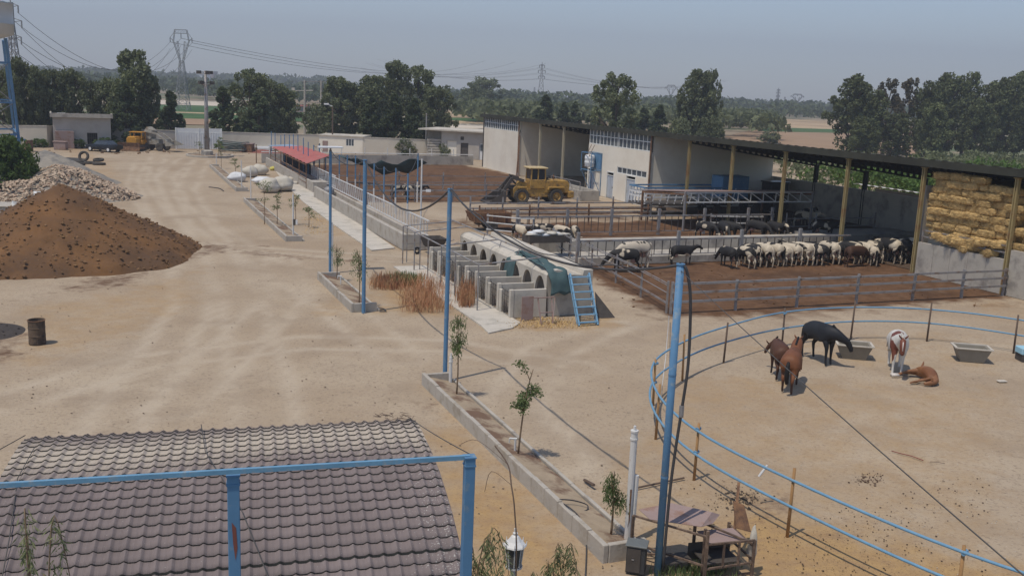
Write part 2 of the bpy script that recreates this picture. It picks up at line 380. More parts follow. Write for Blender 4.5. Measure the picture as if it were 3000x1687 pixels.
band('field',[(2050,420),(2700,455),(2700,372),(2240,372)],.05,m_tan2)
band('field',[(2200,373),(2640,385),(2640,362),(2220,345)],.06,m_tan)
band('field',[(2220,385),(2560,393),(2560,383),(2220,373)],.07,m_green)
band('field',[(1280,395),(1450,395),(1450,335),(1300,325)],.05,m_tan)
band('field',[(1290,352),(1450,360),(1450,350),(1290,344)],.07,m_green)
band('field',[(1290,374),(1450,380),(1450,366),(1290,362)],.07,m_pale)
band('field',[(380,362),(820,372),(820,352),(380,342)],.05,m_tan2)
band('field',[(380,344),(1000,360),(1000,318),(380,306)],.06,m_green)
band('field',[(440,306),(700,313),(700,298),(440,294)],.07,m_pale)
band('field',[(500,331),(760,340),(760,336),(500,328)],.08,m_tan)
# hills on the left of the horizon
def hills():
    V=[];Fh=[];k=0
    N=120
    for j in range(7):
        for i in range(N):
            x=-1250+i*1400/(N-1); d=j/6
            env=max(0,math.sin(math.pi*i/(N-1)))**.6
            h=(22*env*(1+.45*noise.noise(Vector((x*.006,1,0)))) )*math.sin(math.pi*min(1,d*.9+.02))*.8
            V.append((x,1500+j*130-(x+600)*.15,-2+h+2.5*noise.noise(Vector((x*.03,d*5,2)))))
    for j in range(6):
        for i in range(N-1): Fh.append((j*N+i,j*N+i+1,(j+1)*N+i+1,(j+1)*N+i))
    return np_mesh('hills',V,Fh,mat('wooded_hillside',(.05,.065,.035),.95,.3,.02,coord='World',col2=(.16,.14,.09),mix2=.36,scale2=.01),smooth=True,kind='structure')
hills()
# concrete footpath
pth=MB(); L=[(800,492),(838,545),(890,594),(973,656),(1089,735)]; Rr=[(850,500),(895,545),(944,582),(1014,628),(1157,728)]
for i in range(4):
    a,b,c,d=G(*L[i]),G(*L[i+1]),G(*Rr[i+1]),G(*Rr[i])
    pth.prism([(a.x,a.y,-.02),(b.x,b.y,-.02),(c.x,c.y,-.02),(d.x,d.y,-.02)],(0,0,.07))
ob=pth.build('concrete_path',m_concl); ob['kind']='structure'
# ------------------------------------------------------------ vegetation
def leafcards(C,S,flat=.0,asp=.55):
    C=np.asarray(C);n=len(C)
    a=rng.normal(size=(n,3)); a/=np.linalg.norm(a,axis=1)[:,None]+1e-9
    b=rng.normal(size=(n,3)); b-=a*(a*b).sum(1)[:,None]; b/=np.linalg.norm(b,axis=1)[:,None]+1e-9
    S=np.broadcast_to(np.asarray(S,float),(n,))[:,None]
    V=np.stack([C-a*S,C+b*S*asp,C+a*S,C-b*S*asp],1).reshape(-1,3)
    return V,np.arange(4*n).reshape(n,4)
def crown_pts(kind,n,seed):
    rs=np.random.default_rng(seed); P=[]
    nb={'round':95,'tall':95,'conifer':80,'sparse':46,'bush':44,'lobed':105}[kind]
    blobs=[]
    for i in range(nb):
        u=rs.random();th=rs.random()*6.283
        if kind=='round':
            z=.10+.86*u; R=.95*math.sin(math.pi*min(1,(z+.0)/1.03))**.55
        elif kind=='lobed':
            z=.12+.84*u; R=.95*math.sin(math.pi*min(1,(z-.02)/1.0))**.55*(.75+.35*math.sin(3*th+seed)*1)
        elif kind=='tall':
            z=.08+.88*u; R=.9*math.sin(math.pi*min(1,(z+.02)/1.04))**.5
        elif kind=='conifer':
            z=.14+.84*u**1.2; R=1.0*(1-((z-.14)/.86))**.75*(1 if z>.2 else .8)
        elif kind=='sparse':
            z=.22+.74*u; R=.9*math.sin(math.pi*min(1,(z-.1)/.95))**.6
        else:
            z=.12+.75*u; R=1*math.sin(math.pi*min(1,(z+.12)/1.05))**.5
        rr=R*(rs.random()**.42)
        blobs.append((rr*math.cos(th),rr*math.sin(th),z,(.11+.14*rs.random())*(.75 if kind in('conifer','sparse') else 1)*(1.4 if kind=='bush' else 1)))
    per=n//nb
    for (x,y,z,r) in blobs:
        d=rs.normal(size=(per,3)); d/=np.linalg.norm(d,axis=1)[:,None]
        rad=r*(.55+.5*rs.random(per))[:,None]
        q=d*rad; q[:,2]*=.38 if kind!='bush' else .6
        P.append(q+np.array((x,y,z)))
    return np.concatenate(P),blobs
def leaf_mat(name,c1,c2,c3,sc=1.2):
    m=mat(name,c1,.75,.3,sc,col2=c2,mix2=.46,scale2=sc*.7,soft=.12,rand=.22,spec=.2,coord='World')
    n=m.node_tree.nodes;l=m.node_tree.links;p=n['Principled BSDF']
    tr=n.new('ShaderNodeBsdfTranslucent'); tr.inputs[0].default_value=(*c3,1); ms=n.new('ShaderNodeMixShader'); ms.inputs[0].default_value=.22
    l.new(p.outputs[0],ms.inputs[1]);l.new(tr.outputs[0],ms.inputs[2]);l.new(ms.outputs[0],n['Material Output'].inputs[0]); return m
m_leafA=leaf_mat('grey_green_leaves',(.155,.17,.088),(.085,.10,.052),(.18,.22,.08),.9)
m_leafB=leaf_mat('dark_green_needles',(.085,.105,.052),(.055,.072,.036),(.1,.14,.05),.9)
m_leafC=leaf_mat('bright_green_leaves',(.07,.115,.03),(.05,.08,.022),(.15,.22,.04),1.2)
m_leafD=leaf_mat('dry_olive_leaves',(.135,.155,.07),(.075,.095,.042),(.13,.12,.04),1.0)
m_leafDD=leaf_mat('dry_tan_leaves',(.13,.11,.07),(.09,.08,.05),(.13,.12,.05),1.0)
m_leafE=leaf_mat('young_leaves',(.13,.17,.07),(.08,.115,.045),(.2,.27,.08),3)
m_straw=mat('dry_reed_stalks',(.40,.19,.10),.9,.3,8,rand=.2,col2=(.42,.27,.14),mix2=.45,scale2=3,coord='World')
def tree_proto(name,kind,n,seed,lm,leaf=.03,hw=.3,trunk=.22,bark=m_bark):
    """unit tree: height 1, crown half-width 1 (scaled on placing)."""
    t=thing(name,'','tree'); P,bl=crown_pts(kind,n,seed)
    V,Fc=leafcards(P,0.); 
    # isotropic leaves after scaling (w,w,h): leaf given in height units, widths divided by hw
    rs=np.random.default_rng(seed+5); m=len(P)
    a=rs.normal(size=(m,3)); a/=np.linalg.norm(a,axis=1)[:,None]; b=rs.normal(size=(m,3)); b-=a*(a*b).sum(1)[:,None]; b/=np.linalg.norm(b,axis=1)[:,None]
    S=(leaf*(.6+.8*rs.random(m)))[:,None]; D=np.array((1/hw,1/hw,1))
    V=np.stack([P-a*S*D,P+b*S*D*.6,P+a*S*D,P-b*S*D*.6],1).reshape(-1,3); Fc=np.arange(4*m).reshape(m,4)
    np_mesh('crown',V,Fc,lm,t)
    b=MB(); top=.75 if kind!='bush' else .5
    b.tube([(0,0,-.02),(.02,.01,.12),(-.02,.02,.4),(0,0,top)],[.028/hw*1.2,.02/hw*1.1,.014/hw,.004/hw],7)
    rs2=random.Random(seed)
    for i in range(0,len(bl),5):
        x,y,z,r=bl[i]; z0=max(.08,z-.18-.1*rs2.random())
        if z0<top: b.tube([(0,0,z0),(x*.5,y*.5,(z0+z)/2+.02),(x,y,z)],[.009/hw,.006/hw,.003/hw],5)
    b.build('trunk',bark,t,smooth=True)
    return t
TP={}
def TPget(k):
    if k in TP: return TP[k]
    spec={'roundA':('leafy_tree','round',8600,11,m_leafA,.020,.36),'roundB':('leafy_tree','lobed',8600,12,m_leafA,.020,.36),'lobedC':('leafy_tree','lobed',8600,21,m_leafA,.019,.3),
      'tallA':('poplar_tree','tall',8600,13,m_leafA,.019,.26),'conA':('conifer_tree','conifer',6000,14,m_leafB,.024,.26),'conB':('conifer_tree','conifer',6000,15,m_leafB,.022,.26),
      'sparse':('thin_tree','sparse',3200,16,m_leafDD,.018,.25),'dense':('leafy_tree','lobed',9000,17,m_leafD,.019,.33),'bushA':('shrub','bush',2600,18,m_leafA,.042,.5),
      'bushG':('leafy_shrub','bush',6000,19,m_leafC,.032,.5)}[k]
    TP[k]=[tree_proto(*spec),False]; return TP[k]
def tree(k,x,ybase,ytop,hwpx,label,group=None,D=None,cat='tree'):
    """trunk foot at image (x,ybase), crown half-width hwpx there."""
    g=G(x,ybase); d=(g-Vector((0,0,CAMH))).dot(vF); h=ht(g,ytop); wd=hwpx*1.12/FPX*d
    pr=TPget(k)
    rz=random.random()*6.28
    if not pr[1]: pr[1]=True; o=place(pr[0],(g.x,g.y,-.05),rz,(wd,wd,h),label)
    else: o=dup(pr[0],(g.x,g.y,-.05),rz,(wd,wd,h),label)
    o['category']=cat
    if group:o['group']=group
    elif 'group' in o: del o['group']
    return o
gl='trees along the far left wall'
tree('roundA',18,425,195,45,'broad dark leafy tree behind the blue water tower legs',gl)
tree('lobedC',65,420,170,42,'tall leafy tree rising above the far left white wall',gl)
tree('roundB',112,420,192,44,'bushy leafy tree left of the flat-roofed hut',gl)
tree('tallA',160,418,203,42,'pointed leafy tree directly behind the left end of the hut roof',gl)
tree('roundB',215,418,198,50,'dense leafy tree behind the middle of the flat-roofed hut',gl)
tree('roundA',270,416,235,42,'lower brownish leafy tree behind the right end of the hut',gl)
tree('roundB',320,418,225,46,'round leafy tree left of the tallest tree by the hut',gl)
tree('tallA',397,425,146,62,'tallest broad-topped leafy tree right of the flat-roofed hut',gl)
tree('conA',372,432,240,58,'dark conifer in front of the tallest tree above the orange machine',gl)
tree('roundB',447,425,215,34,'dark leafy tree touching the right side of the tallest tree',gl)
tree('conB',503,432,270,46,'small dark conifer left of the white gate',gl)
gm='trees in the middle of the far wall'
tree('roundA',733,418,203,62,'tall feathery-topped leafy tree right of the white gate',gm)
tree('conB',655,432,258,52,'dark conifer beside the coiled hoses by the gate',gm)
tree('conA',757,432,272,52,'dark conifer with a bare lower trunk before the wall near the red shade roof',gm)
tree('roundB',832,416,258,55,'round leafy tree left of the twin concrete power poles',gm)
tree('roundA',800,416,235,44,'leafy tree between the feathery-topped tree and the power poles',gm)
tree('bushA',925,405,305,34,'low leafy tree between the twin concrete power poles',gm)
gr='trees behind the cream wall house'
tree('tallA',985,412,224,50,'leafy tree right of the thin wooden lamp pole',gr)
tree('roundB',1030,412,240,48,'leafy tree behind the cream wall house roof',gr)
tree('tallA',1086,414,221,50,'pointed leafy tree left of the two tallest crowns',gr)
tree('lobedC',1152,412,180,56,'tallest open-crowned leafy tree behind the wall',gr)
tree('roundA',1222,414,193,55,'tall leafy tree just right of the open-crowned one',gr)
tree('roundB',1283,420,250,52,'rounded leafy tree at the right end of the wall trees',gr)
tree('conA',1087,442,285,46,'dark conifer with bare trunk right of the cream wall house',gr)
tree('conB',1155,445,278,46,'dark conifer in the middle of three before the cream wall',gr)
tree('conA',1210,447,288,44,'dark conifer nearest the small grey building',gr)
gf='trees beyond the sheds'
tree('roundB',1418,343,226,50,'lone round leafy tree in the tan field beyond the left shed',gf)
tree('lobedC',1385,350,240,34,'leafy tree leaning against the lone round field tree',gf)
tree('conB',1595,415,280,42,'small conifer standing right above the middle of the shed roof',gf)
tree('conA',1648,415,300,30,'low pointed conifer above the shed roof',gf)
tree('conB',1680,415,300,28,'second low pointed conifer above the shed roof, nearer the broad tree',gf)
tree('roundA',1798,446,216,72,'broad round leafy tree towering over the white block building',gf)
tree('conA',1740,420,318,42,'dark conifer at the left foot of the broad round tree',gf)
tree('conB',1880,430,318,40,'dark conifer at the right foot of the broad round tree',gf)
tree('conA',1925,440,308,38,'dark conifer left of the tall twin-topped tree',gf)
tree('tallA',2028,440,204,50,'tall twin-topped leafy tree above the shed roof',gf)
tree('lobedC',2065,440,208,38,'right crown of the tall twin-topped tree pair',gf)
tree('bushA',1985,450,345,34,'low leafy tree under the tall twin-topped tree',gf)
tree('bushA',2075,452,340,36,'low round leafy tree at the right foot of the twin-topped tree',gf)
g2='trees at the right edge beyond the sheds'
tree('dense',2490,458,216,72,'loose-crowned tree standing leftmost of the right-hand trees',g2)
tree('sparse',2585,455,232,46,'thin half-bare tree with a pale trunk',g2)
tree('sparse',2648,455,230,50,'thin dry-leaved tree beside the half-bare one',g2)
tree('dense',2700,458,260,52,'brownish tree before the tall dark trees on the right',g2)
tree('dense',2756,458,212,62,'tall dark tree in the middle of the right-hand trees',g2)
tree('dense',2815,458,210,52,'tall dark tree with a rounded top right of the middle one',g2)
tree('dense',2888,458,236,58,'dark tree in the dip of the right-hand treetops',g2)
tree('dense',2965,462,208,66,'tall dark tree at the right edge of the view',g2)
tree('dense',2710,460,236,52,'leafy dark tree filling the gap left of the tall middle one',g2)
tree('dense',2925,466,226,52,'leafy dark tree between the dip and the right-edge tree',g2)
tree('dense',2545,462,262,50,'olive tree behind the loose-crowned tree',g2)
tree('dense',2725,470,300,50,'low dark tree filling the gap before the right-hand treetops',g2)
tree('dense',2850,470,290,55,'low bushy tree under the rounded dark tree on the right',g2)
tree('dense',2620,466,330,55,'low brown-green tree under the dry-leaved tree',g2)
tree('dense',2520,470,340,50,'low bush at the foot of the loose-crowned tree',g2)
tree('dense',3030,470,215,60,'dark tree cut by the right edge of the view',g2)
# bushes
gb='small trees in front of the cream wall'
for x,yb,yt,hw,lab in ((905,432,400,23,'small leafy tree beside the blue poles at the red shade roof'),(1003,440,393,24,'small leafy tree left of the cream house window'),(1103,447,403,20,'small leafy tree right of the cream wall corner'),(1187,455,403,27,'largest small leafy tree by the grey water tank'),(1302,462,416,18,'small pale tree before the left end of the grey building'),(1368,462,408,22,'small pale tree before the grey building door')):
    tree('bushA',x,yb,yt,hw,lab,gb,cat='small tree')
tree('bushG',18,572,388,78,'large bright leafy tree at the left edge before the water tower',None)
tree('bushG',72,575,425,40,'lower leafy tree right of the large one at the left edge',None)
tree('bushG',115,432,404,22,'green bush growing against the far left white wall',None,cat='bush')
tree('bushG',225,435,404,22,'green bush in front of the flat-roofed hut behind the car',None,cat='bush')
tree('bushG',302,436,400,26,'wide green bush right of the hut door behind the car',None,cat='bush')
tree('bushG',342,436,408,17,'green bush between the car and the orange machine',None,cat='bush')
tree('bushA',2255,420,385,30,'dusty bush at the left end of the scrub beyond the shed',None,cat='bush')
for k,v in TP.items():
    if not v[1]:
        for c in list(v[0].children): bpy.data.objects.remove(c)
        bpy.data.objects.remove(v[0])
# masses nobody could count
def mass(name,label,cat,pts,size,m,asp=.6):
    V,Fc=leafcards(np.array(pts),size*(.6+.8*rng.random(len(pts))),asp=asp); o=np_mesh(name,V,Fc,m); tag(o,label,cat,kind='stuff'); return o
def clumps(cents,rad,per,squash=.6):
    P=[]
    for c,r in zip(cents,rad):
        d=rng.normal(size=(per,3)); d/=np.linalg.norm(d,axis=1)[:,None]; d[:,2]=np.abs(d[:,2])*1.0-.15
        q=d*(r*(.7+.35*rng.random(per)))[:,None]; q[:,2]*=squash; P.append(q+np.array(c))
    return np.concatenate(P)
def belt(D0,D1,n,hmin,hmax,r0,r1,per,px0=-150,px1=3150,zf=None):
    c=[];r=[]
    for i in range(n):
        x=px0+(px1-px0)*random.random(); d=D0+(D1-D0)*random.random()**.8
        X_=(x-1500)/FPX*d; h=hmin+(hmax-hmin)*(.5+.5*noise.noise(Vector((x*.012,d*.01,3))))*random.uniform(.7,1.15)
        rr=random.uniform(r0,r1); c.append((X_,d,(zf(X_,d) if zf else 0)+h*.55)); r.append(max(rr,h*.62))
    return clumps(c,r,per,.85)
mass('woodland','far band of dark trees stretching along the horizon','woodland',belt(520,950,420,5,10,6,11,90),1.5,m_leafB)
mass('woodland','distant tree belt left of centre below the hills','woodland',belt(420,620,130,4,8,5,8,90,500,1500),1.2,m_leafB)
mass('woodland','tree belt beyond the fields behind the sheds','woodland',belt(250,420,150,4.5,8,3.5,6,110,1330,2230),.9,m_leafA)
mass('woodland','hazy wooded rise on the left of the horizon','woodland',belt(1150,1500,170,6,15,12,20,60,-100,1000),3.0,m_leafB)
mass('woodland','far treeline at the right under the distant pylons','woodland',belt(700,1100,200,5,9,8,13,80,2000,3200),2.,m_leafB)
def thicket(s0,s1,q0,q1,n,h0,h1,per,sz,m,label):
    c=[];r=[]
    for i in range(n):
        s=random.uniform(s0,s1);q=q0+(q1-q0)*random.random()**.9; p=W(s,q); h=random.uniform(h0,h1)
        c.append((p.x,p.y,h*.5)); r.append(h*.6)
    return mass('thicket',label,'thicket',clumps(c,r,per,.85),sz,m)
m_thk=leaf_mat('orchard_leaves',(.085,.14,.035),(.05,.085,.024),(.16,.22,.04),.6)
thicket(38,118,20,75,560,3.6,5.4,240,.2,m_thk,'green orchard thicket behind the cattle sheds')
thicket(-10,40,40,120,240,2.2,3.6,120,.25,m_leafA,'dusty green scrub between the sheds and the tan field')
thicket(22,60,22,60,90,2.4,3.6,160,.2,m_leafA,'grey green scrub behind the white block building')
# ------------------------------------------------------------ cattle sheds (farm frame s,q,z)
TS=FM
def F_(): return MB(FM)
def colpost(root,s,q,z1,m,w=.26,name='column'):
    b=F_(); b.bz(s-w/2,s+w/2,q-.02,q+.02,0,z1)           # web
    b.bz(s-w/2,s-w/2+.05,q-w/2,q+w/2,0,z1); b.bz(s+w/2-.05,s+w/2,q-w/2,q+w/2,0,z1)
    b.bz(s-w*.8,s+w*.8,q-w*.8,q+w*.8,z1,z1+.04)
    return b.build(name,m,root)
ROOFF=6.95; ROOFB=4.95; QB=13.4
def roofz(q): return ROOFF+(ROOFB-ROOFF)*(q+.7)/(QB+1.3)
shed=thing('cattle_shed','long open-fronted cattle shed with a dark monopitch roof on ochre columns','shed',W(44,6),PHI)
def corrug(s0,s1,q0,q1,zf,m,name,root,pitch=.9,th=.03,amp=.035):
    b=MB(FM); n=int((s1-s0)/pitch*4); vs=[];fs=[]
    for i in range(n+1):
        s=s0+(s1-s0)*i/n; dz=amp*(1 if (i//2)%2 else -1)
        for (q,z) in ((q0,zf(q0)),(q1,zf(q1))):
            vs.append((s,q,z+dz)); vs.append((s,q,z+dz-th))
    for i in range(n):
        a=i*4;c=a+4
        fs+= [(a,a+2,c+2,c),(a+1,c+1,c+3,a+3),(a,c,c+1,a+1),(a+2,a+3,c+3,c+2)]
    b.add(vs,fs); return b.build(name,m,root)
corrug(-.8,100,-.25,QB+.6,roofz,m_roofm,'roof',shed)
b=F_(); b.bz(-.8,100,-.33,-.27,ROOFF-.5,ROOFF-.08); b.build('eave_fascia',m_roofm,shed)
for s,mm_ in ((18.2,m_postcream),(24.5,m_postcream),(49.5,m_postyel),(55.8,m_postyel),(62.3,m_postyel),(68.9,m_postyel),(75.5,m_postyel),(82.1,m_postyel),(88.7,m_postyel)):
    colpost(shed,s,0,6.35,mm_,.21)
for s in (49.5,55.8,62.3,68.9,75.5): colpost(shed,s,QB,4.5,m_truss,.3,'rear_column')
# castellated girders from front to rear with round holes
def girder(s):
    b=F_(); n=22
    q0,q1=0.1,QB; 
    for i in range(n):
        a=q0+(q1-q0)*i/n;c=q0+(q1-q0)*(i+1)/n;za=roofz(a)-.12;zc=roofz(c)-.12;m=(a+c)/2;zm=(za+zc)/2
        h=.55;w=.12
        b.add([(s,a,za),(s,c,zc),(s,c-w*1.2,zc-.18),(s,m,zm-.13),(s,a+w*1.2,za-.18)],[(0,1,2,3,4)])
        b.add([(s,a,za-h),(s,a+w*1.2,za-h+.15),(s,m,zm-h+.1),(s,c-w*1.2,zc-h+.15),(s,c,zc-h)],[(0,1,2,3,4)])
        b.add([(s,a,za),(s,a+w*1.2,za-.18),(s,a+w*1.2,za-h+.15),(s,a,za-h)],[(0,1,2,3)])
        b.add([(s,c,zc),(s,c-w*1.2,zc-.18),(s,c-w*1.2,zc-h+.15),(s,c,zc-h)],[(0,1,2,3)])
    b.beam((s,q0,roofz(q0)-.13),(s,q1,roofz(q1)-.13),.14,.02); b.beam((s,q0,roofz(q0)-.66),(s,q1,roofz(q1)-.66),.14,.02)
    return b.build('girder',m_truss,shed)
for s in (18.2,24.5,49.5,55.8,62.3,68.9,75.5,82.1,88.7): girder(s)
b=F_()
for q in (2,4,6,8,10,12): b.bz(12,99,q-.04,q+.04,roofz(q)-.14,roofz(q)-.04)
b.build('purlins',m_truss,shed)
b=F_(); b.bz(43,75.3,QB-.1,QB+.1,0,2.95); b.build('rear_wall',m_conc,shed)
b=F_(); b.bz(75.35,99,QB-.1,QB+.1,0,4.6); b.bz(75.33,75.5,.3,QB-.1,0,5.3); b.build('hay_bay_wall',m_conc,shed)
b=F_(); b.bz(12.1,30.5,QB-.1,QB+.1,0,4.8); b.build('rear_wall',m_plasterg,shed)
b=F_(); b.bz(43.2,100,.6,QB,0,.03); b.build('shed_floor',m_rust if 0 else mat('trodden_shed_floor',(.09,.06,.04),.95,.3,1.5),shed)
# --- block buildings under the same roof
def wallpanel(b,s0,s1,z0,z1,q=0,th=.2,holes=()):
    """vertical wall in plane q, holes = (s0,s1,z0,z1)"""
    ss=sorted(set([s0,s1]+[h[0] for h in holes]+[h[1] for h in holes])); zs=sorted(set([z0,z1]+[h[2] for h in holes]+[h[3] for h in holes]))
    for i in range(len(ss)-1):
        for j in range(len(zs)-1):
            sm=(ss[i]+ss[i+1])/2; zm=(zs[j]+zs[j+1])/2
            if any(h[0]<sm<h[1] and h[2]<zm<h[3] for h in holes): continue
            b.bz(ss[i],ss[i+1],q,q+th,zs[j],zs[j+1])
def bars(b,s0,s1,z0,z1,q,n,nh,w=.05):
    for i in range(n+1):
        s=s0+(s1-s0)*i/n; b.bz(s-w/2,s+w/2,q-.04,q+.02,z0,z1)
    for j in range(nh+1):
        z=z0+(z1-z0)*j/nh; b.bz(s0-w/2,s1+w/2,q-.045,q+.015,z-w/2,z+w/2)
blk=thing('block_building','cream block at the far left end of the shed with high windows','building',W(6,6),PHI)
b=F_(); wallpanel(b,0,12,0,5.15,0,.2); b.build('wall',m_plaster,blk)
b=F_(); b.bz(11.8,12,.2,QB,0,5.15); 
b.add([(11.8,.2,5.15),(12,.2,5.15),(12,QB,5.15),(11.8,QB,5.15),(11.8,.2,6.7),(12,.2,6.7),(12,QB,4.85),(11.8,QB,4.85)],[(4,5,6,7),(0,4,7,3),(1,2,6,5),(0,1,5,4)])
b.build('side_wall',m_plaster,blk)
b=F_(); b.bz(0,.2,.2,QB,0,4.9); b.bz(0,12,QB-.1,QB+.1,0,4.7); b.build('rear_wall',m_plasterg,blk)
for (a,c) in ((.05,5.95),(6.05,11.95)):
    f=F_(); bars(f,a+.05,c-.05,5.2,6.6,.06,9 if a<1 else 9,2,.06); fo=f.build('window',m_frame,blk)
    g=F_(); g.bz(a,c,.07,.09,5.17,6.62); g.build('pane',m_winpane,fo)
# white block building with doors
blk2=thing('block_building','white block building in the middle of the shed with tall upper windows and pale doors','building',W(37,6),PHI)
holes=[(38.9,40.6,0,2.5),(36.9,42.6,2.6,3.2),(30.9,32.2,.0,2.5),(35.0,36.3,0,2.5)]
b=F_(); wallpanel(b,30.6,43.2,0,5.0,0,.2,holes); b.build('wall',m_plaster,blk2)
b=F_(); b.bz(43.0,43.2,.2,QB,0,5.0)
b.add([(43.,.2,5.0),(43.2,.2,5.),(43.2,QB,5.),(43,QB,5.),(43.,.2,6.7),(43.2,.2,6.7),(43.2,QB,4.85),(43.,QB,4.85)],[(4,5,6,7),(0,4,7,3),(1,2,6,5),(0,1,5,4)])
b.build('side_wall',m_plaster,blk2)
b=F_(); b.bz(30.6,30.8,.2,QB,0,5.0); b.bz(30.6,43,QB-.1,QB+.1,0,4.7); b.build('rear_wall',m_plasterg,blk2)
for (a,c) in ((30.65,36.75),(36.9,43.15)):
    f=F_(); bars(f,a+.04,c-.04,5.05,6.7,.06,8,2,.07); fo=f.build('window',m_frame,blk2)
    g=F_(); g.bz(a,c,.07,.09,5.02,6.72); g.build('pane',m_winpane,fo)
f=F_(); bars(f,36.95,42.55,2.63,3.17,.06,6,1,.06); fo=f.build('window',m_frame,blk2); g=F_(); g.bz(36.9,42.6,.08,.1,2.6,3.2); g.build('pane',m_winpane,fo)
for (a,c) in ((38.9,40.6),(30.9,32.2),(35.0,36.3)):
    f=F_(); f.bz(a,c,.06,.1,.02,2.2); f.bz(a+.1,(a+c)/2-.04,.04,.06,.15,2.05);f.bz((a+c)/2+.04,c-.1,.04,.06,.15,2.05); d=f.build('door',m_door,blk2)
    g=F_(); g.bz(a-.06,a,-.03,.05,0,2.55); g.bz(c,c+.06,-.03,.05,0,2.55); g.bz(a-.06,c+.06,-.03,.05,2.5,2.58); g.bz(a,c,.0,.05,2.2,2.26); g.build('door_frame',m_frame,d)
    g=F_(); g.bz(c-.2,c-.15,.0,.04,1.0,1.15); g.build('handle',m_greas,d)
b=F_(); b.tube([(43.3,-.12,0),(43.3,-.12,6.6)],.08,8); b.build('drainpipe',m_rust,blk2)
b=F_(); b.tube([(12.1,-.12,0),(12.1,-.12,6.6)],.07,8); b.build('drainpipe',m_rust,blk)
b=F_(); b.tube([(12.4,-.1,4.8),(15.5,-1.4,.1)],.05,6); b.tube([(12.4,-.1,4.8),(14.4,-1.2,.05)],.05,6); tag(b.build('prop_pole',m_rust),'pair of thin rusty props leaning on the corner of the far cream block','prop')
# blue tank in frame on wall
t=thing('tank_stand','blue barrel tank on a bracket frame fixed high on the white building','tank',W(32.6,-.8),PHI)
b=F_(); 
for s in (31.5,33.7):
    for q in (-1.2,-.05): b.bz(s-.03,s+.03,q-.03,q+.03,2.3 if q<-1 else 0,4.2)
for z in (2.5,4.2): b.bz(31.5,33.7,-1.23,-1.17,z-.03,z+.03); b.bz(31.5,33.7,-.1,-.04,z-.03,z+.03); b.bz(31.47,31.53,-1.2,-.05,z-.03,z+.03); b.bz(33.67,33.73,-1.2,-.05,z-.03,z+.03)
for s in (31.5,33.7): b.beam((s,-1.2,2.5),(s,-.1,0.3),.05)
b.build('bracket_frame',m_blue,t)
b=F_(); b.bz(31.6,33.6,-.06,-.03,2.6,4.1); b.build('back_sheet',m_blue,t)
b=F_(); b.M=FM@Matrix.Translation((32.2,-.62,3.35)); b.lathe([(0,-.62),(.42,-.6),(.5,-.5),(.5,-.2),(.53,-.15),(.5,-.1),(.5,.2),(.53,.25),(.5,.3),(.5,.5),(.42,.6),(0,.62)],n=18); b.build('barrel',m_white,t,smooth=True)
b=F_(); b.tube([(32.3,-1.1,2.7),(32.6,-.9,3.9),(33.1,-.6,5.0)],.03,6); b.tube([(31.9,-1.1,2.7),(32.0,-.9,3.9),(32.4,-.6,5.0)],.03,6); b.build('pipes',m_rust,t)
# trough by white building
t=thing('water_trough','long low concrete trough against the white block building','trough',W(35,-3.4),PHI)
b=F_(); 
for (a,c,d,e) in ((30.8,38,-4.3,-4.1),(30.8,38,-2.5,-2.3),(30.8,31,-4.1,-2.5),(37.8,38,-4.1,-2.5)): b.bz(a,c,d,e,0,.95)
b.bz(31,37.8,-4.1,-2.5,0,.5); b.build('basin',m_conc,t)
b=F_()
for s in (31,34.3,37.6): b.bz(s-.04,s+.04,-4.23,-4.17,.95,1.75)
b.bz(31,37.6,-4.24,-4.16,1.7,1.77); b.beam((31.9,-4.2,1.72),(33.0,-4.2,.95),.05); b.beam((35,-4.2,1.72),(36,-4.2,.95),.05); b.build('guard_rail',m_grayst,t)
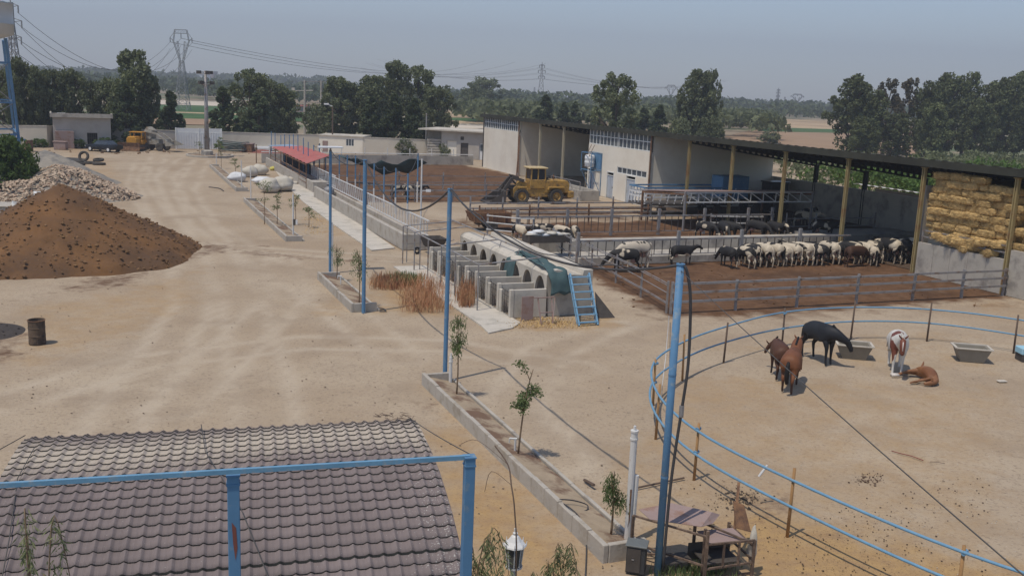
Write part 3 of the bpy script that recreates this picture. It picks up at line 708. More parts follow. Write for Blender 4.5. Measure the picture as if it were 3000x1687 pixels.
# hay bay: concrete front wall, ledge, bales
t=thing('retaining_wall','tall concrete retaining wall below the straw bales','wall',W(79,0),PHI)
for i in range(5):
    b=F_(); a=75.7+i*1.27; b.bz(a,a+1.25,-.02,.22,0,1.92); b.build('wall_panel',m_conc,t)
b=F_(); b.bz(82.3,95,-.02,.22,0,2.5); b.build('wall_panel',m_conc,t)
b=F_(); b.bz(75.7,82,.72,.9,0,2.35); b.build('rear_wall',m_concl,t)
b=F_()
for s in (75.9,77.3,78.9,80.5,81.9): b.bz(s-.04,s+.04,.05,.11,1.9,2.7)
b.bz(75.8,82,.05,.1,2.25,2.32); b.bz(75.8,82,.05,.1,2.63,2.7); b.build('guard_rail',m_grayst,t)
m_bale=mat('straw_bale',(.50,.345,.15),.95,.3,5,.9,col2=(.36,.23,.09),mix2=.42,scale2=3,rand=.16,bscale=22)
def bale_mesh(seed,L=1.05,Wd=.6,H=.43):
    b=MB(); nx_,ny_,nz_=14,7,6; V=[];idx={}
    def P(i,j,k):
        key=(i,j,k)
        if key in idx: return idx[key]
        x=(i/nx_-.5)*2;y=(j/ny_-.5)*2;z=(k/nz_-.5)*2
        e=5; r=(abs(x)**e+abs(y)**e+abs(z)**e)**(1/e); m_=max(abs(x),abs(y),abs(z),1e-6); f=m_/r
        v=Vector((x*f*L/2,y*f*Wd/2,z*f*H/2)); n_=noise.noise(Vector((x*2.1+seed*3,y*2,z*2)))*.13+noise.noise(Vector((x*6+seed,y*5,z*6)))*.09
        pinch=1-.1*(math.exp(-((x-.4)**2)*40)+math.exp(-((x+.4)**2)*40))
        v=Vector((v.x*(1+n_*.5),v.y*(1+n_)*pinch,v.z*(1+n_)*pinch)); idx[key]=len(V); V.append(v+Vector((0,0,H/2))); return idx[key]
    fs=[]
    for i in range(nx_):
        for j in range(ny_): fs.append((P(i,j,0),P(i,j+1,0),P(i+1,j+1,0),P(i+1,j,0))); fs.append((P(i,j,nz_),P(i+1,j,nz_),P(i+1,j+1,nz_),P(i,j+1,nz_)))
        for k in range(nz_): fs.append((P(i,0,k),P(i+1,0,k),P(i+1,0,k+1),P(i,0,k+1))); fs.append((P(i,ny_,k),P(i,ny_,k+1),P(i+1,ny_,k+1),P(i+1,ny_,k)))
    for j in range(ny_):
        for k in range(nz_): fs.append((P(0,j,k),P(0,j,k+1),P(0,j+1,k+1),P(0,j+1,k))); fs.append((P(nx_,j,k),P(nx_,j+1,k),P(nx_,j+1,k+1),P(nx_,j,k+1)))
    b.add(V,fs); return b
# straw fringe fuzz
def fuzz(b,n,L=1.05,Wd=.6,H=.43,ln=.11):
    for i in range(n):
        f=random.choice('xxyz'); x=random.uniform(-L/2,L/2);y=-Wd/2;z=random.uniform(.02,H)
        if f=='z': z=H;y=random.uniform(-Wd/2,Wd/2)
        if f=='x' and random.random()<.3: x=random.choice((-1,1))*L/2; y=random.uniform(-Wd/2,Wd/2)
        d=Vector((random.uniform(-1,1),random.uniform(-.9,.1),random.uniform(-.9,.6)))*ln; e=Vector((random.uniform(-1,1),0,random.uniform(-1,1))).normalized()*.008
        p=Vector((x,y,z)); b.add([p-e,p+e,p+d],[(0,1,2)])
bp=[]
for k in range(4):
    b=bale_mesh(k); fuzz(b,420,ln=.15); o=b.build('straw_bale',m_bale,smooth=False); bp.append([o,False])
rows=['bottom row','second row from the bottom','third row from the bottom','fourth row from the bottom','fifth row from the bottom','fourth row from the top','third row from the top','second row from the top','top row']
def bale(s,q,z,rz,label,sc=1):
    pr=random.choice(bp); p=W(s,q,z); e=(random.uniform(-.06,.06),random.uniform(-.05,.05),PHI+rz)
    if not pr[1]: pr[1]=True; o=pr[0]; 
    else: o=pr[0].copy(); COL.objects.link(o)
    o.location=p; o.rotation_euler=e; o.scale=(sc*1.03,sc,sc*.95); tag(o,label,'straw bale','straw bales stacked above the concrete wall'); return o
z=2.35
for r in range(9):
    s=75.75+(.25 if r>5 else 0)+random.uniform(0,.25)
    qf=.52-.012*r
    while s<82.0:
        end=random.random()<.22
        L=.62 if end else 1.05
        if r==8 and random.random()<.25: s+=L; continue
        bale(s+L/2,qf+random.uniform(-.16,.14)+(.26 if end else 0),z+random.uniform(-.025,.025),(math.pi/2 if end else 0)+random.uniform(-.12,.12),'golden straw bale in the %s of the big stack'%rows[r],random.uniform(1.0,1.08))
        s+=L+.01
    z+=.415
for i in range(16):
    bale(random.uniform(77,81.6),.15+random.uniform(-.1,.15),2.25+random.uniform(-.2,.15)-.2*(i%3),random.uniform(-.8,.8),'ragged straw bale slumping over the concrete wall edge',1.)
z=2.55
for r in range(6):
    for s in (82.9,83.95,85.0,86.05): bale(s,.7+r*.2+random.uniform(-.15,.1),z,random.uniform(-.1,.1),'golden straw bale in the stack right of the end column',1.05)
    z+=.43
for k in bp:
    if not k[1]: bpy.data.objects.remove(k[0])
# solid core behind the faces is more bales: one rear mass
b=F_(); b.bz(76.1,82,1.15,12,1.5,5.7); b.bz(82.5,88,2.4,12,1.5,5.2); tag(b.build('straw_stack',m_bale),'deep body of the straw stack behind the front bales','straw',kind='stuff')
# ------------------------------------------------------------ fences
def fence(name,label,cat,posts,rails,mp=m_grayst,mr_=m_grayst,pw=.09,rw=.06,ph=1.5,group=None,rround=False,tilt=0,double=()):
    """posts: list of (x,y) world, rails: list of z"""
    c=Vector((sum(p[0] for p in posts)/len(posts),sum(p[1] for p in posts)/len(posts),0))
    t=thing(name,label,cat,c,0,group)
    for p in posts:
        b=MB(); tx=random.uniform(-tilt,tilt)*ph;ty=random.uniform(-tilt,tilt)*ph
        b.beam((p[0],p[1],-.05),(p[0]+tx,p[1]+ty,ph*random.uniform(.97,1.03)),pw); b.build('post',mp,t)
    for z in rails:
        b=MB()
        for i in range(len(posts)-1):
            a,d=Vector((*posts[i][:2],0)),Vector((*posts[i+1][:2],0)); dv=(d-a).normalized(); nrm=Vector((dv.y,-dv.x,0))*(pw/2+rw/2+.003)
            ov=dv*.05; zz=z+random.uniform(-.015,.015)
            if rround: b.tube([a+nrm-ov+Vector((0,0,zz)),d+nrm+ov+Vector((0,0,zz))],rw/2,6)
            else: b.beam(a+nrm-ov+Vector((0,0,zz)),d+nrm+ov+Vector((0,0,zz)),rw,rw*1.3)
        b.build('rail',mr_,t)
    return t
def sqp(l): return [tuple(W(*a)[:2]) for a in l]
qs=lambda a,b,n:[a+(b-a)*i/n for i in range(n+1)]
fence('corral_fence','long grey three-rail fence in front of the cattle row, facing the horse ring','fence',sqp([(82.3,q) for q in (-21.2,-17.6,-14.0,-10.3,-6.6,-3.2,-.2)]),[.55,.98,1.4],ph=1.5,pw=.12,rw=.08,tilt=.02)
fence('corral_fence','grey diagonal fence of paired pipes running from the sack trolley to the corral corner','fence',sqp([(64.6,-19.2),(68,-19.6),(71.5,-19.9),(75,-20.2),(78.6,-20.7),(82.1,-21.3)]),[.45,.52,.98,1.32,1.4],ph=1.5,pw=.09,rw=.045,rround=True,tilt=.02)
# headlock fences on concrete feed walls
def bunk(name,label,s,q0,q1,h,wd,flip=1):
    t=thing(name,label,'feed wall',W(s,(q0+q1)/2),PHI); b=F_(); b.bz(s-wd/2,s+wd/2,q0,q1,0,h); b.build('kerb_wall',m_conc,t,bevel=.03); return t
bunk('feed_wall','low concrete feed kerb in front of the cattle row',69.9,-20,0,.48,.3)
bunk('feed_wall','wide pale concrete feed wall between the two cattle pens',65.0,-20.6,3.5,.75,.9)
b=F_(); b.bz(65.5,69.7,-20,0,-.01,.06); ob=b.build('feed_alley_floor',m_conc); ob['kind']='structure'
def headlock(label,s,q0,q1,zb,zt,posts,step=.55,zr=None):
    t=thing('headlock_fence',label,'fence',W(s,(q0+q1)/2),PHI)
    b=F_(); b.bz(s-.05,s+.05,q0,q1,zt-.07,zt+.03); b.build('rail',m_grayst,t)
    b=F_(); b.bz(s-.03,s+.03,q0,q1,zb,zb+.05); b.build('rail',m_grayst,t)
    for q in posts: b=F_(); b.bz(s-.09,s+.09,q-.09,q+.09,0,zt+.5); b.build('post',m_grayst,t)
    b=F_(); q=q0+.2
    while q<q1: b.bz(s-.02,s+.02,q-.018,q+.018,zb,zt); q+=step
    b.build('bars',m_greas,t)
headlock('grey headlock rail with short bars behind the wide concrete feed wall',59.0,-19.4,2.0,.25,1.42,[-19.4,-15.6,-12.1,-8.2,-4.3,-.4,1.8])
headlock('grey headlock rail with bars standing over the feed kerb of the cattle row',69.8,-20.0,0,.5,1.45,[-20.0,-13.2,-8.6,-4.1])
fence('corral_fence','grey pipe fence crossing the yard behind the calf pen','fence',sqp([(49.6,q) for q in (-19.5,-16.8,-13.7,-10.3,-7.0,-3.4,-.2)]),[.5,.85,1.25],ph=1.7,pw=.13,rw=.08,tilt=.02)
fence('corral_fence','rusty brown pipe fence just behind the black calves','fence',sqp([(53.6,q) for q in (-20.2,-16.2,-11.2,-6)]),[.9,1.25],mp=m_rust,mr_=m_rust,ph=1.6,pw=.12,rw=.07,tilt=.02)
fence('corral_fence','short pale pipe fence end by the black and white calves','fence',sqp([(57.5,-21),(59.2,-19.3),(59.5,-18.4)]),[.4,.9,1.35],ph=1.5,pw=.12,rw=.05,mr_=m_whitep)
fence('corral_fence','long grey three-rail fence left of the yellow loader','fence',sqp([(38,q) for q in (-24.8,-22.6,-20.5,-17.0,-13.8,-11)]),[.5,1.0,1.5],ph=1.6,pw=.1,rw=.09,tilt=.02)
fence('corral_fence','rusty-posted fence crossing the brown corral behind the blue poles','fence',sqp([(27.5,q) for q in (-27,-23,-19,-14.5,-10,-6.5)]),[.7,1.3],mp=m_grayst,ph=1.7,pw=.12,rw=.05,tilt=.03)
# corral back wall with white pipe rail
t=thing('corral_wall','long low grey wall with white top pipe closing the far brown corral','wall',W(-3.4,-14),PHI)
b=F_(); b.bz(-3.5,-3.25,-28,-.2,0,1.15); b.build('wall',m_conc,t)
b=F_(); b.tube([(-3.4,-28,1.35),(-3.4,-.2,1.35)],.06,6)
for q in range(-27,0,3): b.tube([(-3.4,q,1.1),(-3.4,q,2.1)],.06,6)
b.build('pipe_rail',m_whitep,t)
# ------------------------------------------------------------ left feed bunks with white railing
t=thing('feed_bunk','far section of the long concrete feed bunk beside the footpath','feed bunk',W(17,-27.5),PHI)
b=F_(); b.bz(1,30.7,-28.1,-27.9,0,1.0); b.bz(1,30.7,-26.6,-26.4,0,.7); b.bz(1,30.7,-27.9,-26.6,0,.35); b.bz(30.5,30.7,-27.9,-26.6,.35,1.0); b.bz(28.6,30.5,-27.9,-26.6,.35,.97); b.build('trough_wall',m_cinder,t,bevel=.03)
t=thing('feed_bunk','near section of the long concrete feed bunk ending by the wheelbarrow','feed bunk',W(49,-27.6),PHI)
b=F_(); b.bz(34.4,63.2,-28.7,-28.45,0,1.0); b.bz(34.4,63.2,-27.25,-27.0,0,.75); b.bz(34.4,63.2,-28.45,-27.25,0,.4); b.bz(62.95,63.2,-28.45,-27.25,.4,1.0); b.build('trough_wall',m_cinder,t,bevel=.03)
def vrail(label,s0,s1,q,zb,zt,step=.36):
    t=thing('feed_railing',label,'railing',W((s0+s1)/2,q),PHI)
    b=F_(); b.bz(s0,s1,q-.03,q+.03,zt-.04,zt+.04); b.build('rail',m_whitep,t)
    b=F_(); b.bz(s0,s1,q-.03,q+.03,zb-.04,zb+.04); b.build('rail',m_whitep,t)
    b=F_(); s=s0+.1;k=0
    while s<s1-.2:
        if k%2: b.beam((s,q,zb),(s+.12,q,zt),.035)
        else: b.beam((s+.14,q,zb),(s,q,zt),.035)
        s+=step; k+=1
    b.build('bars',m_whitep,t)
vrail('white slanted-bar railing nearest the calf hutches on the feed bunk',46.9,62.9,-26.95,.8,1.75)
vrail('white slanted-bar railing of the feed bunk beyond the rusty panel',33.5,45.7,-26.95,.85,1.8)
vrail('white slanted-bar railing at the far feed bunk behind the milk churn',20.5,32.5,-26.35,.75,1.7)
b=F_(); b.bz(45.75,46.85,-27.0,-26.9,.8,1.85); tag(b.build('rusty_panel',m_rust),'square rusty panel in the middle of the white railing','panel')
b=F_(); b.bz(3,20.4,-26.36,-26.3,.7,1.75); tag(b.build('shade_cloth',m_netblk),'long black cloth hung along the far feed bunk','shade cloth')
b=F_(); b.bz(44.3,45.0,-27.9,-27.5,.75,.9); 
t=thing('milk_churn','squat metal churn standing on the feed bunk','churn',W(36.6,-27.7,.4),PHI)
b=F_(); b.M=FM@Matrix.Translation((36.6,-27.8,.4)); b.lathe([(0,0),(.42,0),(.45,.1),(.45,.5),(.4,.62),(.2,.78),(.2,.95),(.26,.97),(.26,1.05),(0,1.08)],n=16); b.build('body',m_grayst,t,smooth=True)
b=F_(); b.M=FM@Matrix.Translation((36.6,-27.8,.4)); b.tube([(-.3,0,.6),(-.32,0,1.0),(0,0,1.2),(.32,0,1.0),(.3,0,.6)],.02,6); b.build('handle',m_grayst,t)
t=thing('wheelbarrow','dark metal wheelbarrow parked at the end of the feed bunk','wheelbarrow',W(64.4,-27.3),PHI)
b=F_(); b.M=FM@Matrix.Translation((64.6,-27.2,0)); b.add([(-.5,-.45,.45),(.5,-.45,.45),(.5,.45,.45),(-.5,.45,.45),(-.75,-.65,1.0),(.75,-.65,1.0),(.75,.65,1.0),(-.75,.65,1.0)],[(0,1,2,3),(0,4,5,1),(1,5,6,2),(2,6,7,3),(3,7,4,0)]); b.build('tray',m_greas,t)
b=F_(); b.M=FM@Matrix.Translation((64.6,-27.2,0)); b.tube([(.5,-1.0,.35),(.4,.4,.42),(.45,1.5,.75)],.025,6); b.tube([(-.5,-1.0,.35),(-.4,.4,.42),(-.45,1.5,.75)],.025,6); b.tube([(.42,.5,.42),(.45,.6,0)],.025,6); b.tube([(-.42,.5,.42),(-.45,.6,0)],.025,6); b.build('frame',m_grayst,t)
b=F_(); b.M=FM@Matrix.Translation((64.6,-28.2,.22)); b.lathe([(.1,-.04),(.22,-.05),(.22,.05),(.1,.04)],n=14,ax='x'); b.build('wheel',m_dark,t)
# red shade roof
t=thing('shade_canopy','low faded red corrugated shade roof behind the feed bunk','canopy',W(10,-25),PHI)
A_=[(793,428),(883,430),(965,458),(897,477)]
P=[G(x,y,2.5) for x,y in A_]; b=MB(); n=24
vs=[];fs=[]
for i in range(n+1):
    u=i/n; a=P[0].lerp(P[3],u); c=P[1].lerp(P[2],u); dz=.04*(1 if i%2 else -1); vs+=[(a.x,a.y,2.45+dz),(c.x,c.y,2.6+dz),(a.x,a.y,2.42+dz),(c.x,c.y,2.57+dz)]
for i in range(n): k=i*4; fs+=[(k,k+1,k+5,k+4),(k+2,k+6,k+7,k+3)]
b.add(vs,fs); b.build('roof_sheet',m_redroof,t)
for i in range(7):
    u=i/6
    for (a,c) in ((P[0],P[3]),(P[1],P[2])):
        p=a.lerp(c,u); b=MB(); b.beam((p.x,p.y,0),(p.x,p.y,2.44),.07); b.build('post',m_rust,t)
b=MB()
for (a,c) in ((P[0],P[3]),(P[1],P[2])):
    b.beam((a.x,a.y,2.3),(c.x,c.y,2.3),.07)
for z in (.6,1.0,1.4):
    b.beam((P[0].x,P[0].y,z),(P[3].x,P[3].y,z),.05)
b.build('side_rails',m_rust,t)
Pb=[G(x,y,2.5) for x,y in ((785,427),(850,424),(883,430),(793,429))]; b=MB(); b.prism([(a.x,a.y,2.5) for a in Pb],(0,0,.04)); tag(b.build('roof_sheet',m_blueroof),'blue grey sheet at the far end of the red shade roof','sheet')
# ------------------------------------------------------------ canopy frame and cattle handling race
t=thing('steel_canopy','open steel truss canopy frame with a sheet on top in front of the shed','canopy',W(54.5,-1),PHI)
cs0,cs1,cq0,cq1,cz=51.2,57.6,-5.2,6.6,3.0
for s in (cs0,cs1):
    for q in (cq0,cq1): b=F_(); b.bz(s-.07,s+.07,q-.07,q+.07,0,cz if s>53 else 2.4); b.build('post',m_grayst if s>53 else m_rust,t)
b=F_(); b.bz(cs1-.06,cs1+.06,cq0,cq1,cz-.1,cz); b.bz(cs1-.04,cs1+.04,cq0,cq1,cz-.85,cz-.75)
n=10
for i in range(n):
    a=cq0+(cq1-cq0)*i/n;c=cq0+(cq1-cq0)*(i+1)/n
    b.beam((cs1,a,cz-.1),(cs1,c,cz-.78),.06); 
    b.beam((cs1,c,cz-.1),(cs1,c,cz-.78),.05)
b.build('truss',m_whitep,t)
b=F_(); b.prism([(cs0,cq0,2.42),(cs1+.1,cq0,cz),(cs1+.1,cq0,cz+.05),(cs0,cq0,2.47)],(0,cq1-cq0,0)); b.build('top_sheet',m_rustl,t)
b=F_(); b.bz(cs0-.05,cs0+.05,cq0,cq1,2.25,2.39); b.beam((cs0,cq0,2.3),(cs1,cq0,cz-.2),.1,.15); b.beam((cs0,cq1,2.3),(cs1,cq1,cz-.2),.1,.15); b.build('side_beam',m_rust,t)
t=thing('livestock_trailer','white and blue slatted stock trailer body standing by the shed','trailer',W(47.4,.8),PHI)
b=F_(); x0,x1,y0,y1=46.0,48.8,-3.6,5.2
for z in (1.5,1.85): b.bz(x0,x1,y0,y0+.06,z,z+.12);b.bz(x0,x0+.06,y0,y1,z,z+.12);b.bz(x1-.06,x1,y0,y1,z,z+.12)
for i in range(13):
    q=y0+(y1-y0)*i/12; b.beam((x1-.03,q,1.0),(x1-.03,q+.3,2.3),.07)
for i in range(6):
    s=x0+(x1-x0)*i/5; b.beam((s,y0+.03,1.0),(s+.25 if i<5 else s-.2,y0+.03,2.3),.08)
b.build('slatted_side',m_white,t)
b=F_(); b.bz(x0,x1,y0-.02,y0+.1,2.3,2.42); b.bz(x1-.1,x1+.02,y0,y1,2.3,2.42); b.bz(x0-.02,x0+.1,y0,y1,2.3,2.42); b.build('top_frame',m_blue,t)
b=F_(); b.bz(x0,x1,y0,y1,.85,1.0); b.build('chassis',m_greas,t)
for q in (-1.8,3.8):
    for s in (46.2,48.6): 
        b=F_(); b.M=FM@Matrix.Translation((s,q,.45)); b.lathe([(.1,-.1),(.4,-.12),(.45,-.06),(.45,.06),(.4,.12),(.1,.1)],n=16,ax='x'); b.build('wheel',m_tyre,t)
b=F_(); b.bz(46.2,48.0,4.6,7.4,1.3,3.3); tag(b.build('blue_box',m_blue,bevel=.05),'plain blue box body behind the canopy in the shade','box body')
t=thing('dark_tractor','dark tractor with a pale engine hood parked deep in the shed shade','tractor',W(47,9.5),PHI)
b=F_(); b.bz(46.2,47.8,7.8,10.0,.8,1.7); b.bz(46.3,47.7,10,12,1.6,2.7); b.bz(46.2,47.8,9.9,12.1,2.7,2.8); b.build('body',m_black,t,bevel=.1)
for q,r in ((8.4,.45),(11,.8)):
    for s in (46.0,48.0): b=F_(); b.M=FM@Matrix.Translation((s,q,r)); b.lathe([(.1,-.12),(r*.9,-.15),(r,-.08),(r,.08),(r*.9,.15),(.1,.12)],n=18,ax='x'); b.build('wheel',m_tyre,t)
fence('shed_fence','grey pipe rail fence standing in the dark interior of the shed','fence',sqp([(60,q) for q in (2.4,5.2,8,11)]),[.6,1.2],ph=1.6)
fence('corral_fence','pale pipe gate rail sloping beside the steel canopy','fence',sqp([(57.9,-3),(58.4,-1),(58.6,1.2)]),[.7,1.2],ph=1.4,pw=.1,rw=.07,mr_=m_whitep)
b=F_(); b.bz(61.5,64,2,9,0,.5); b.bz(60,63.5,5.5,12.5,.0,.35); tag(b.build('concrete_kerb',m_conc),'low concrete feeding kerb inside the dark shed','kerb')
# white sheet roof behind the shed
t=thing('white_roof','low white corrugated roof lying behind the shed wall','roof',W(62,19),PHI)
corrug(52,74,15.5,18.2,lambda q:3.15-(q-15.5)*.12,mat('white_sheet_roof',(.62,.6,.56),.6,.06,1),'roof_sheet',t)
b=F_(); b.bz(52.2,73.8,17.9,18.05,0,2.7); b.build('wall',m_plasterg,t)
# ------------------------------------------------------------ calf hutches
HS=-29.0; H0,H1=69.8,81.6
t=thing('calf_hutch_block','row of concrete calf hutches with eight front pens and rounded arches','calf hutches',W(76,-27),PHI)
pw_=(H1-H0)/8; qa=HS+1.72; qb=HS+4.0
def archwall(b,s0,s1,z1,q,th,aw,ah):
    """wall strip with an arch opening in the middle"""
    sm=(s0+s1)/2; n=10; pts=[(sm-aw/2,0)]
    for i in range(n+1):
        a=math.pi*(1-i/n); pts.append((sm+aw/2*math.cos(a),ah*.35+ah*.65*math.sin(a)**.8))
    pts.append((sm+aw/2,0))
    for qq in (q,q+th):
        vs=[];fs=[]
        for (s,z) in pts: vs.append((s,qq,z)); vs.append((s if s0<s<s1 else s,qq,z1))
        # columns up to z1
        for i in range(len(pts)-1): k=i*2; fs.append((k,k+2,k+3,k+1))
        b.add(vs,fs); b.quad((s0,qq,0),(pts[0][0],qq,0),(pts[0][0],qq,z1),(s0,qq,z1)); b.quad((pts[-1][0],qq,0),(s1,qq,0),(s1,qq,z1),(pts[-1][0],qq,z1))
    for i in range(len(pts)-1): b.quad((pts[i][0],q,pts[i][1]),(pts[i+1][0],q,pts[i+1][1]),(pts[i+1][0],q+th,pts[i+1][1]),(pts[i][0],q+th,pts[i][1]))
b=F_()
for i in range(8): archwall(b,H0+i*pw_,H0+(i+1)*pw_,1.88,qa,.12,1.18,1.74)
b.build('arch_wall',m_concl,t)
# rounded vault top and rear
b=F_(); prof=[(qa,1.88),(qa+.1,2.0),(qa+.25,2.07),(qa+.5,2.1),(qa+.8,2.06),(qa+.84,1.88),(qb-.5,1.84),(qb-.45,2.06),(qb,2.06),(qb,0),(qb-.15,0),(qb-.15,1.75),(qa+.12,1.86)]
b.prism([(H0-.0,q,z) for q,z in prof],(H1-H0,0,0)); b.build('vault_roof',m_concl,t)
b=F_(); b.prism([(H1-.12,qa+.13,0)]+[(H1-.12,q,z-.01) for q,z in prof[0:9]]+[(H1-.12,qb-.02,0)],(.13,0,0)); b.build('end_wall',m_conc,t); b=F_(); b.prism([(H0-.02,qa+.13,0)]+[(H0-.02,q,z-.01) for q,z in prof[0:9]]+[(H0-.02,qb-.02,0)],(.13,0,0)); b.build('end_wall',m_conc,t)
for i in range(9):
    s=H0+i*pw_
    b=F_(); z1=1.28; th=.09 if i<8 else .15
    b.bz(s-th/2,s+th/2,HS+.02,qa-.003,0,z1); b.bz(s-.08,s+.1,HS-.05,HS+.14,0,z1+.02); b.bz(s+.14,s+.4,HS-.02,HS+.12,0,1.08) if i<8 else None; b.build('divider_wall',m_concl,t,bevel=.02)
    if i<8:
        g=F_(); a,c=s+.55,s+pw_-.5
        for zz in (.2,.45,.7,.95,1.15): g.tube([(a,HS,zz),(c+.35,HS-.02,zz)],.014,5)
        for k in range(4): x=a+(c+.35-a)*k/3; g.tube([(x,HS,.1),(x,HS,1.18)],.014,5)
        go=g.build('gate',m_greas,t)
# rim edging on wall tops (paler)
# slab
b=MB(); pl=[SQ(*a) for a in ((1195,795),(1260,760),(1520,935),(1390,948))]
b=F_(); b.bz(68.6,82.6,-30.75,-28.9,-.02,.05); ob=b.build('concrete_slab',m_concl); ob['kind']='structure'
b=F_(); b.M=FM; b.slab([(82.6,-30.75),(84.0,-30.9),(83.4,-29.6),(82.6,-28.9)],-.02,.04); ob=b.build('concrete_slab',m_concl); ob['kind']='structure'
# thin pipe frame over hutches
t=thing('pipe_pergola','thin grey pipe shade frame standing around the calf hutches','frame',W(75,-30),PHI)
fs_=[67.6,69.9,72.4,74.6,76.8,80.0]
for s in fs_: b=F_(); b.tube([(s,-29.95,0),(s,-29.95,2.15)],.035,6); b.build('post',m_grayst,t)
for s in (67.6,70.2): b=F_(); b.tube([(s-.4,-29.6,0),(s-.4,-29.6,2.1)],.03,6); b.build('post',m_grayst,t)
for s in (72.6,75,77.4): b=F_(); b.tube([(s,-27.15,1.5),(s,-26.9,2.4)],.025,6); b.build('post',m_grayst,t)
b=F_(); b.tube([(67.6,-29.95,2.15),(80.0,-29.95,2.15)],.035,6); b.tube([(66.6,-26.9,2.4),(79.9,-26.9,2.4)],.035,6); b.build('long_rail',m_grayst,t)
for s in (67.6,69.9,74.6,80.0): b=F_(); b.tube([(s,-29.95,2.15),(s,-26.9,2.4)],.035,6); b.build('cross_rail',m_grayst,t)
# dark green tarpaulin
def cloth(name,pts,nu,nv,m,seed=0,amp=.05,thick=.015):
    """pts: rows of world points (nv+1 rows x nu+1)"""
    V=[Vector(p)+Vector((noise.noise(Vector(p)*1.7+Vector((seed,0,0))),noise.noise(Vector(p)*1.7+Vector((0,seed,3))),noise.noise(Vector(p)*2.2+Vector((0,5,seed)))))*amp for r in pts for p in r]
    F=[]; 
    for j in range(nv):
        for i in range(nu): a=j*(nu+1)+i; F.append((a,a+1,a+nu+2,a+nu+1))
    b=MB(); b.add(V,F); o=b.build(name,m,smooth=True); s=o.modifiers.new('t','SOLIDIFY'); s.thickness=thick; return o
def strip(path,w0,w1,nu,side):
    rows=[]
    for i,(s,q,z) in enumerate(path):
        wd=w0+(w1-w0)*i/(len(path)-1); rows.append([W(s+side[0]*wd*(k/nu-.5),q+side[1]*wd*(k/nu-.5),z+.05*math.sin(k*1.3+i*.7)) for k in range(nu+1)])
    return rows
import itertools
def dens(path,n):
    out=[]
    for i in range(len(path)-1):
        a,b_=Vector(path[i]),Vector(path[i+1])
        for k in range(n): out.append(tuple(a.lerp(b_,k/n)))
    out.append(path[-1]); return out
pA=dens([(77.3,-26.5,2.2),(78.4,-26.6,2.16),(79.8,-26.75,2.14),(80.9,-26.85,2.12),(81.6,-26.8,2.08),(81.85,-26.75,1.6),(81.95,-26.7,1.05)],4)
tag(cloth('tarpaulin',strip(pA,.7,1.0,8,(0,1,0)),8,len(pA)-1,m_net,1,.08),'dark green tarpaulin draped over the near end of the calf hutches','tarpaulin')
pB=dens([(77.4,-26.4,2.2),(77.4,-26.9,2.12),(77.4,-27.3,1.85),(77.45,-27.45,1.2),(77.5,-27.5,.6)],4)
tag(cloth('tarpaulin',strip(pB,1.1,1.2,8,(1,0,0)),8,len(pB)-1,m_net,4,.07),'green net curtain hanging down over one hutch arch','shade net')
# blue stair ladder
t=thing('stair_ladder','blue metal stair ladder leaning on the end of the calf hutches','ladder',W(83,-26.1),PHI)
la0,la1=(83.6,-26.55,0),(81.8,-26.25,1.95); lb0,lb1=(83.6,-25.65,0),(81.8,-25.3,1.95)
for a,c in ((la0,la1),(lb0,lb1)): b=F_(); b.beam(a,c,.07,.1); b.beam((a[0]-.2,a[1],0),(c[0]-.15,c[1],c[2]-.1),.03); b.build('side_rail',m_bluel,t)
for i in range(7):
    u=.06+i*.145; p=Vector(la0).lerp(Vector(la1),u); r=Vector(lb0).lerp(Vector(lb1),u); b=F_(); b.beam(p+Vector((0,-.05,0)),r+Vector((0,.05,0)),.16,.03); b.build('step',m_bluel,t)
b=F_(); b.M=FM@Matrix.Translation((82.4,-25.1,0)); b.add([(0,0,0),(.05,.9,0),(-.5,.1,1.1),(.04,0,0),(.09,.9,0),(-.46,.1,1.1)],[(0,1,2),(3,5,4),(0,2,5,3),(1,4,5,2),(0,3,4,1)]); tag(b.build('metal_sheet',m_greas),'dark triangular metal sheet leaning behind the blue ladder','sheet')
t=thing('welded_stand','small rusty cream stand leaning on the hutch end wall','stand',W(83,-27.9),PHI)
b=F_(); b.M=FM@Matrix.Translation((82.6,-28.0,0))
b.beam((.45,-.1,0),(.05,-.15,1.15),.05); b.beam((.45,.45,0),(.05,.5,1.15),.05); b.beam((.1,-.35,1.12),(.1,.65,1.12),.05); b.beam((.3,-.1,.5),(.3,.47,.5),.04); b.beam((.1,.65,1.12),(.45,.45,.3),.03); b.build('frame',m_rustl,t)
b=F_(); b.M=FM@Matrix.Translation((82.15,-28.5,0)); b.box((0,.1,.55),(.05,.55,1.05)); b.build('panel',m_rustl,t)
# stock lying by: sack trolley
t=thing('sack_trolley','dark metal trolley heaped with white sacks behind the hutches','trolley',W(67.3,-19.5),PHI)
sp=SQ(1690,735); 
b=F_(); b.M=FM@Matrix.Translation((66.7,-20.6,0)); 
for dx in (-.55,.55):
    for dy in (-1.3,1.3): b.bz(dx-.04,dx+.04,dy-.04,dy+.04,0,1.0)
b.bz(-.6,.6,-1.4,1.4,.95,1.02); b.bz(-.6,-.55,-1.4,1.4,1.02,1.35); b.bz(.55,.6,-1.4,1.4,1.02,1.35); b.bz(-.55,.55,-1.4,-1.35,1.02,1.35); b.bz(-.55,.55,1.35,1.4,1.02,1.35); b.build('trolley_body',m_greas,t)
for i in range(14):
    b=F_(); b.blob((66.7+random.uniform(-.3,.3),-20.6+random.uniform(-1.15,1.15),1.42+random.uniform(-.05,.2)),(.28,.42,.1),i,.2); 
    o=b.build('paper_sack',m_sack if i%3 else m_white,smooth=True); tag(o,'crumpled white sack heaped on the dark trolley','sack','white sacks heaped on the trolley')
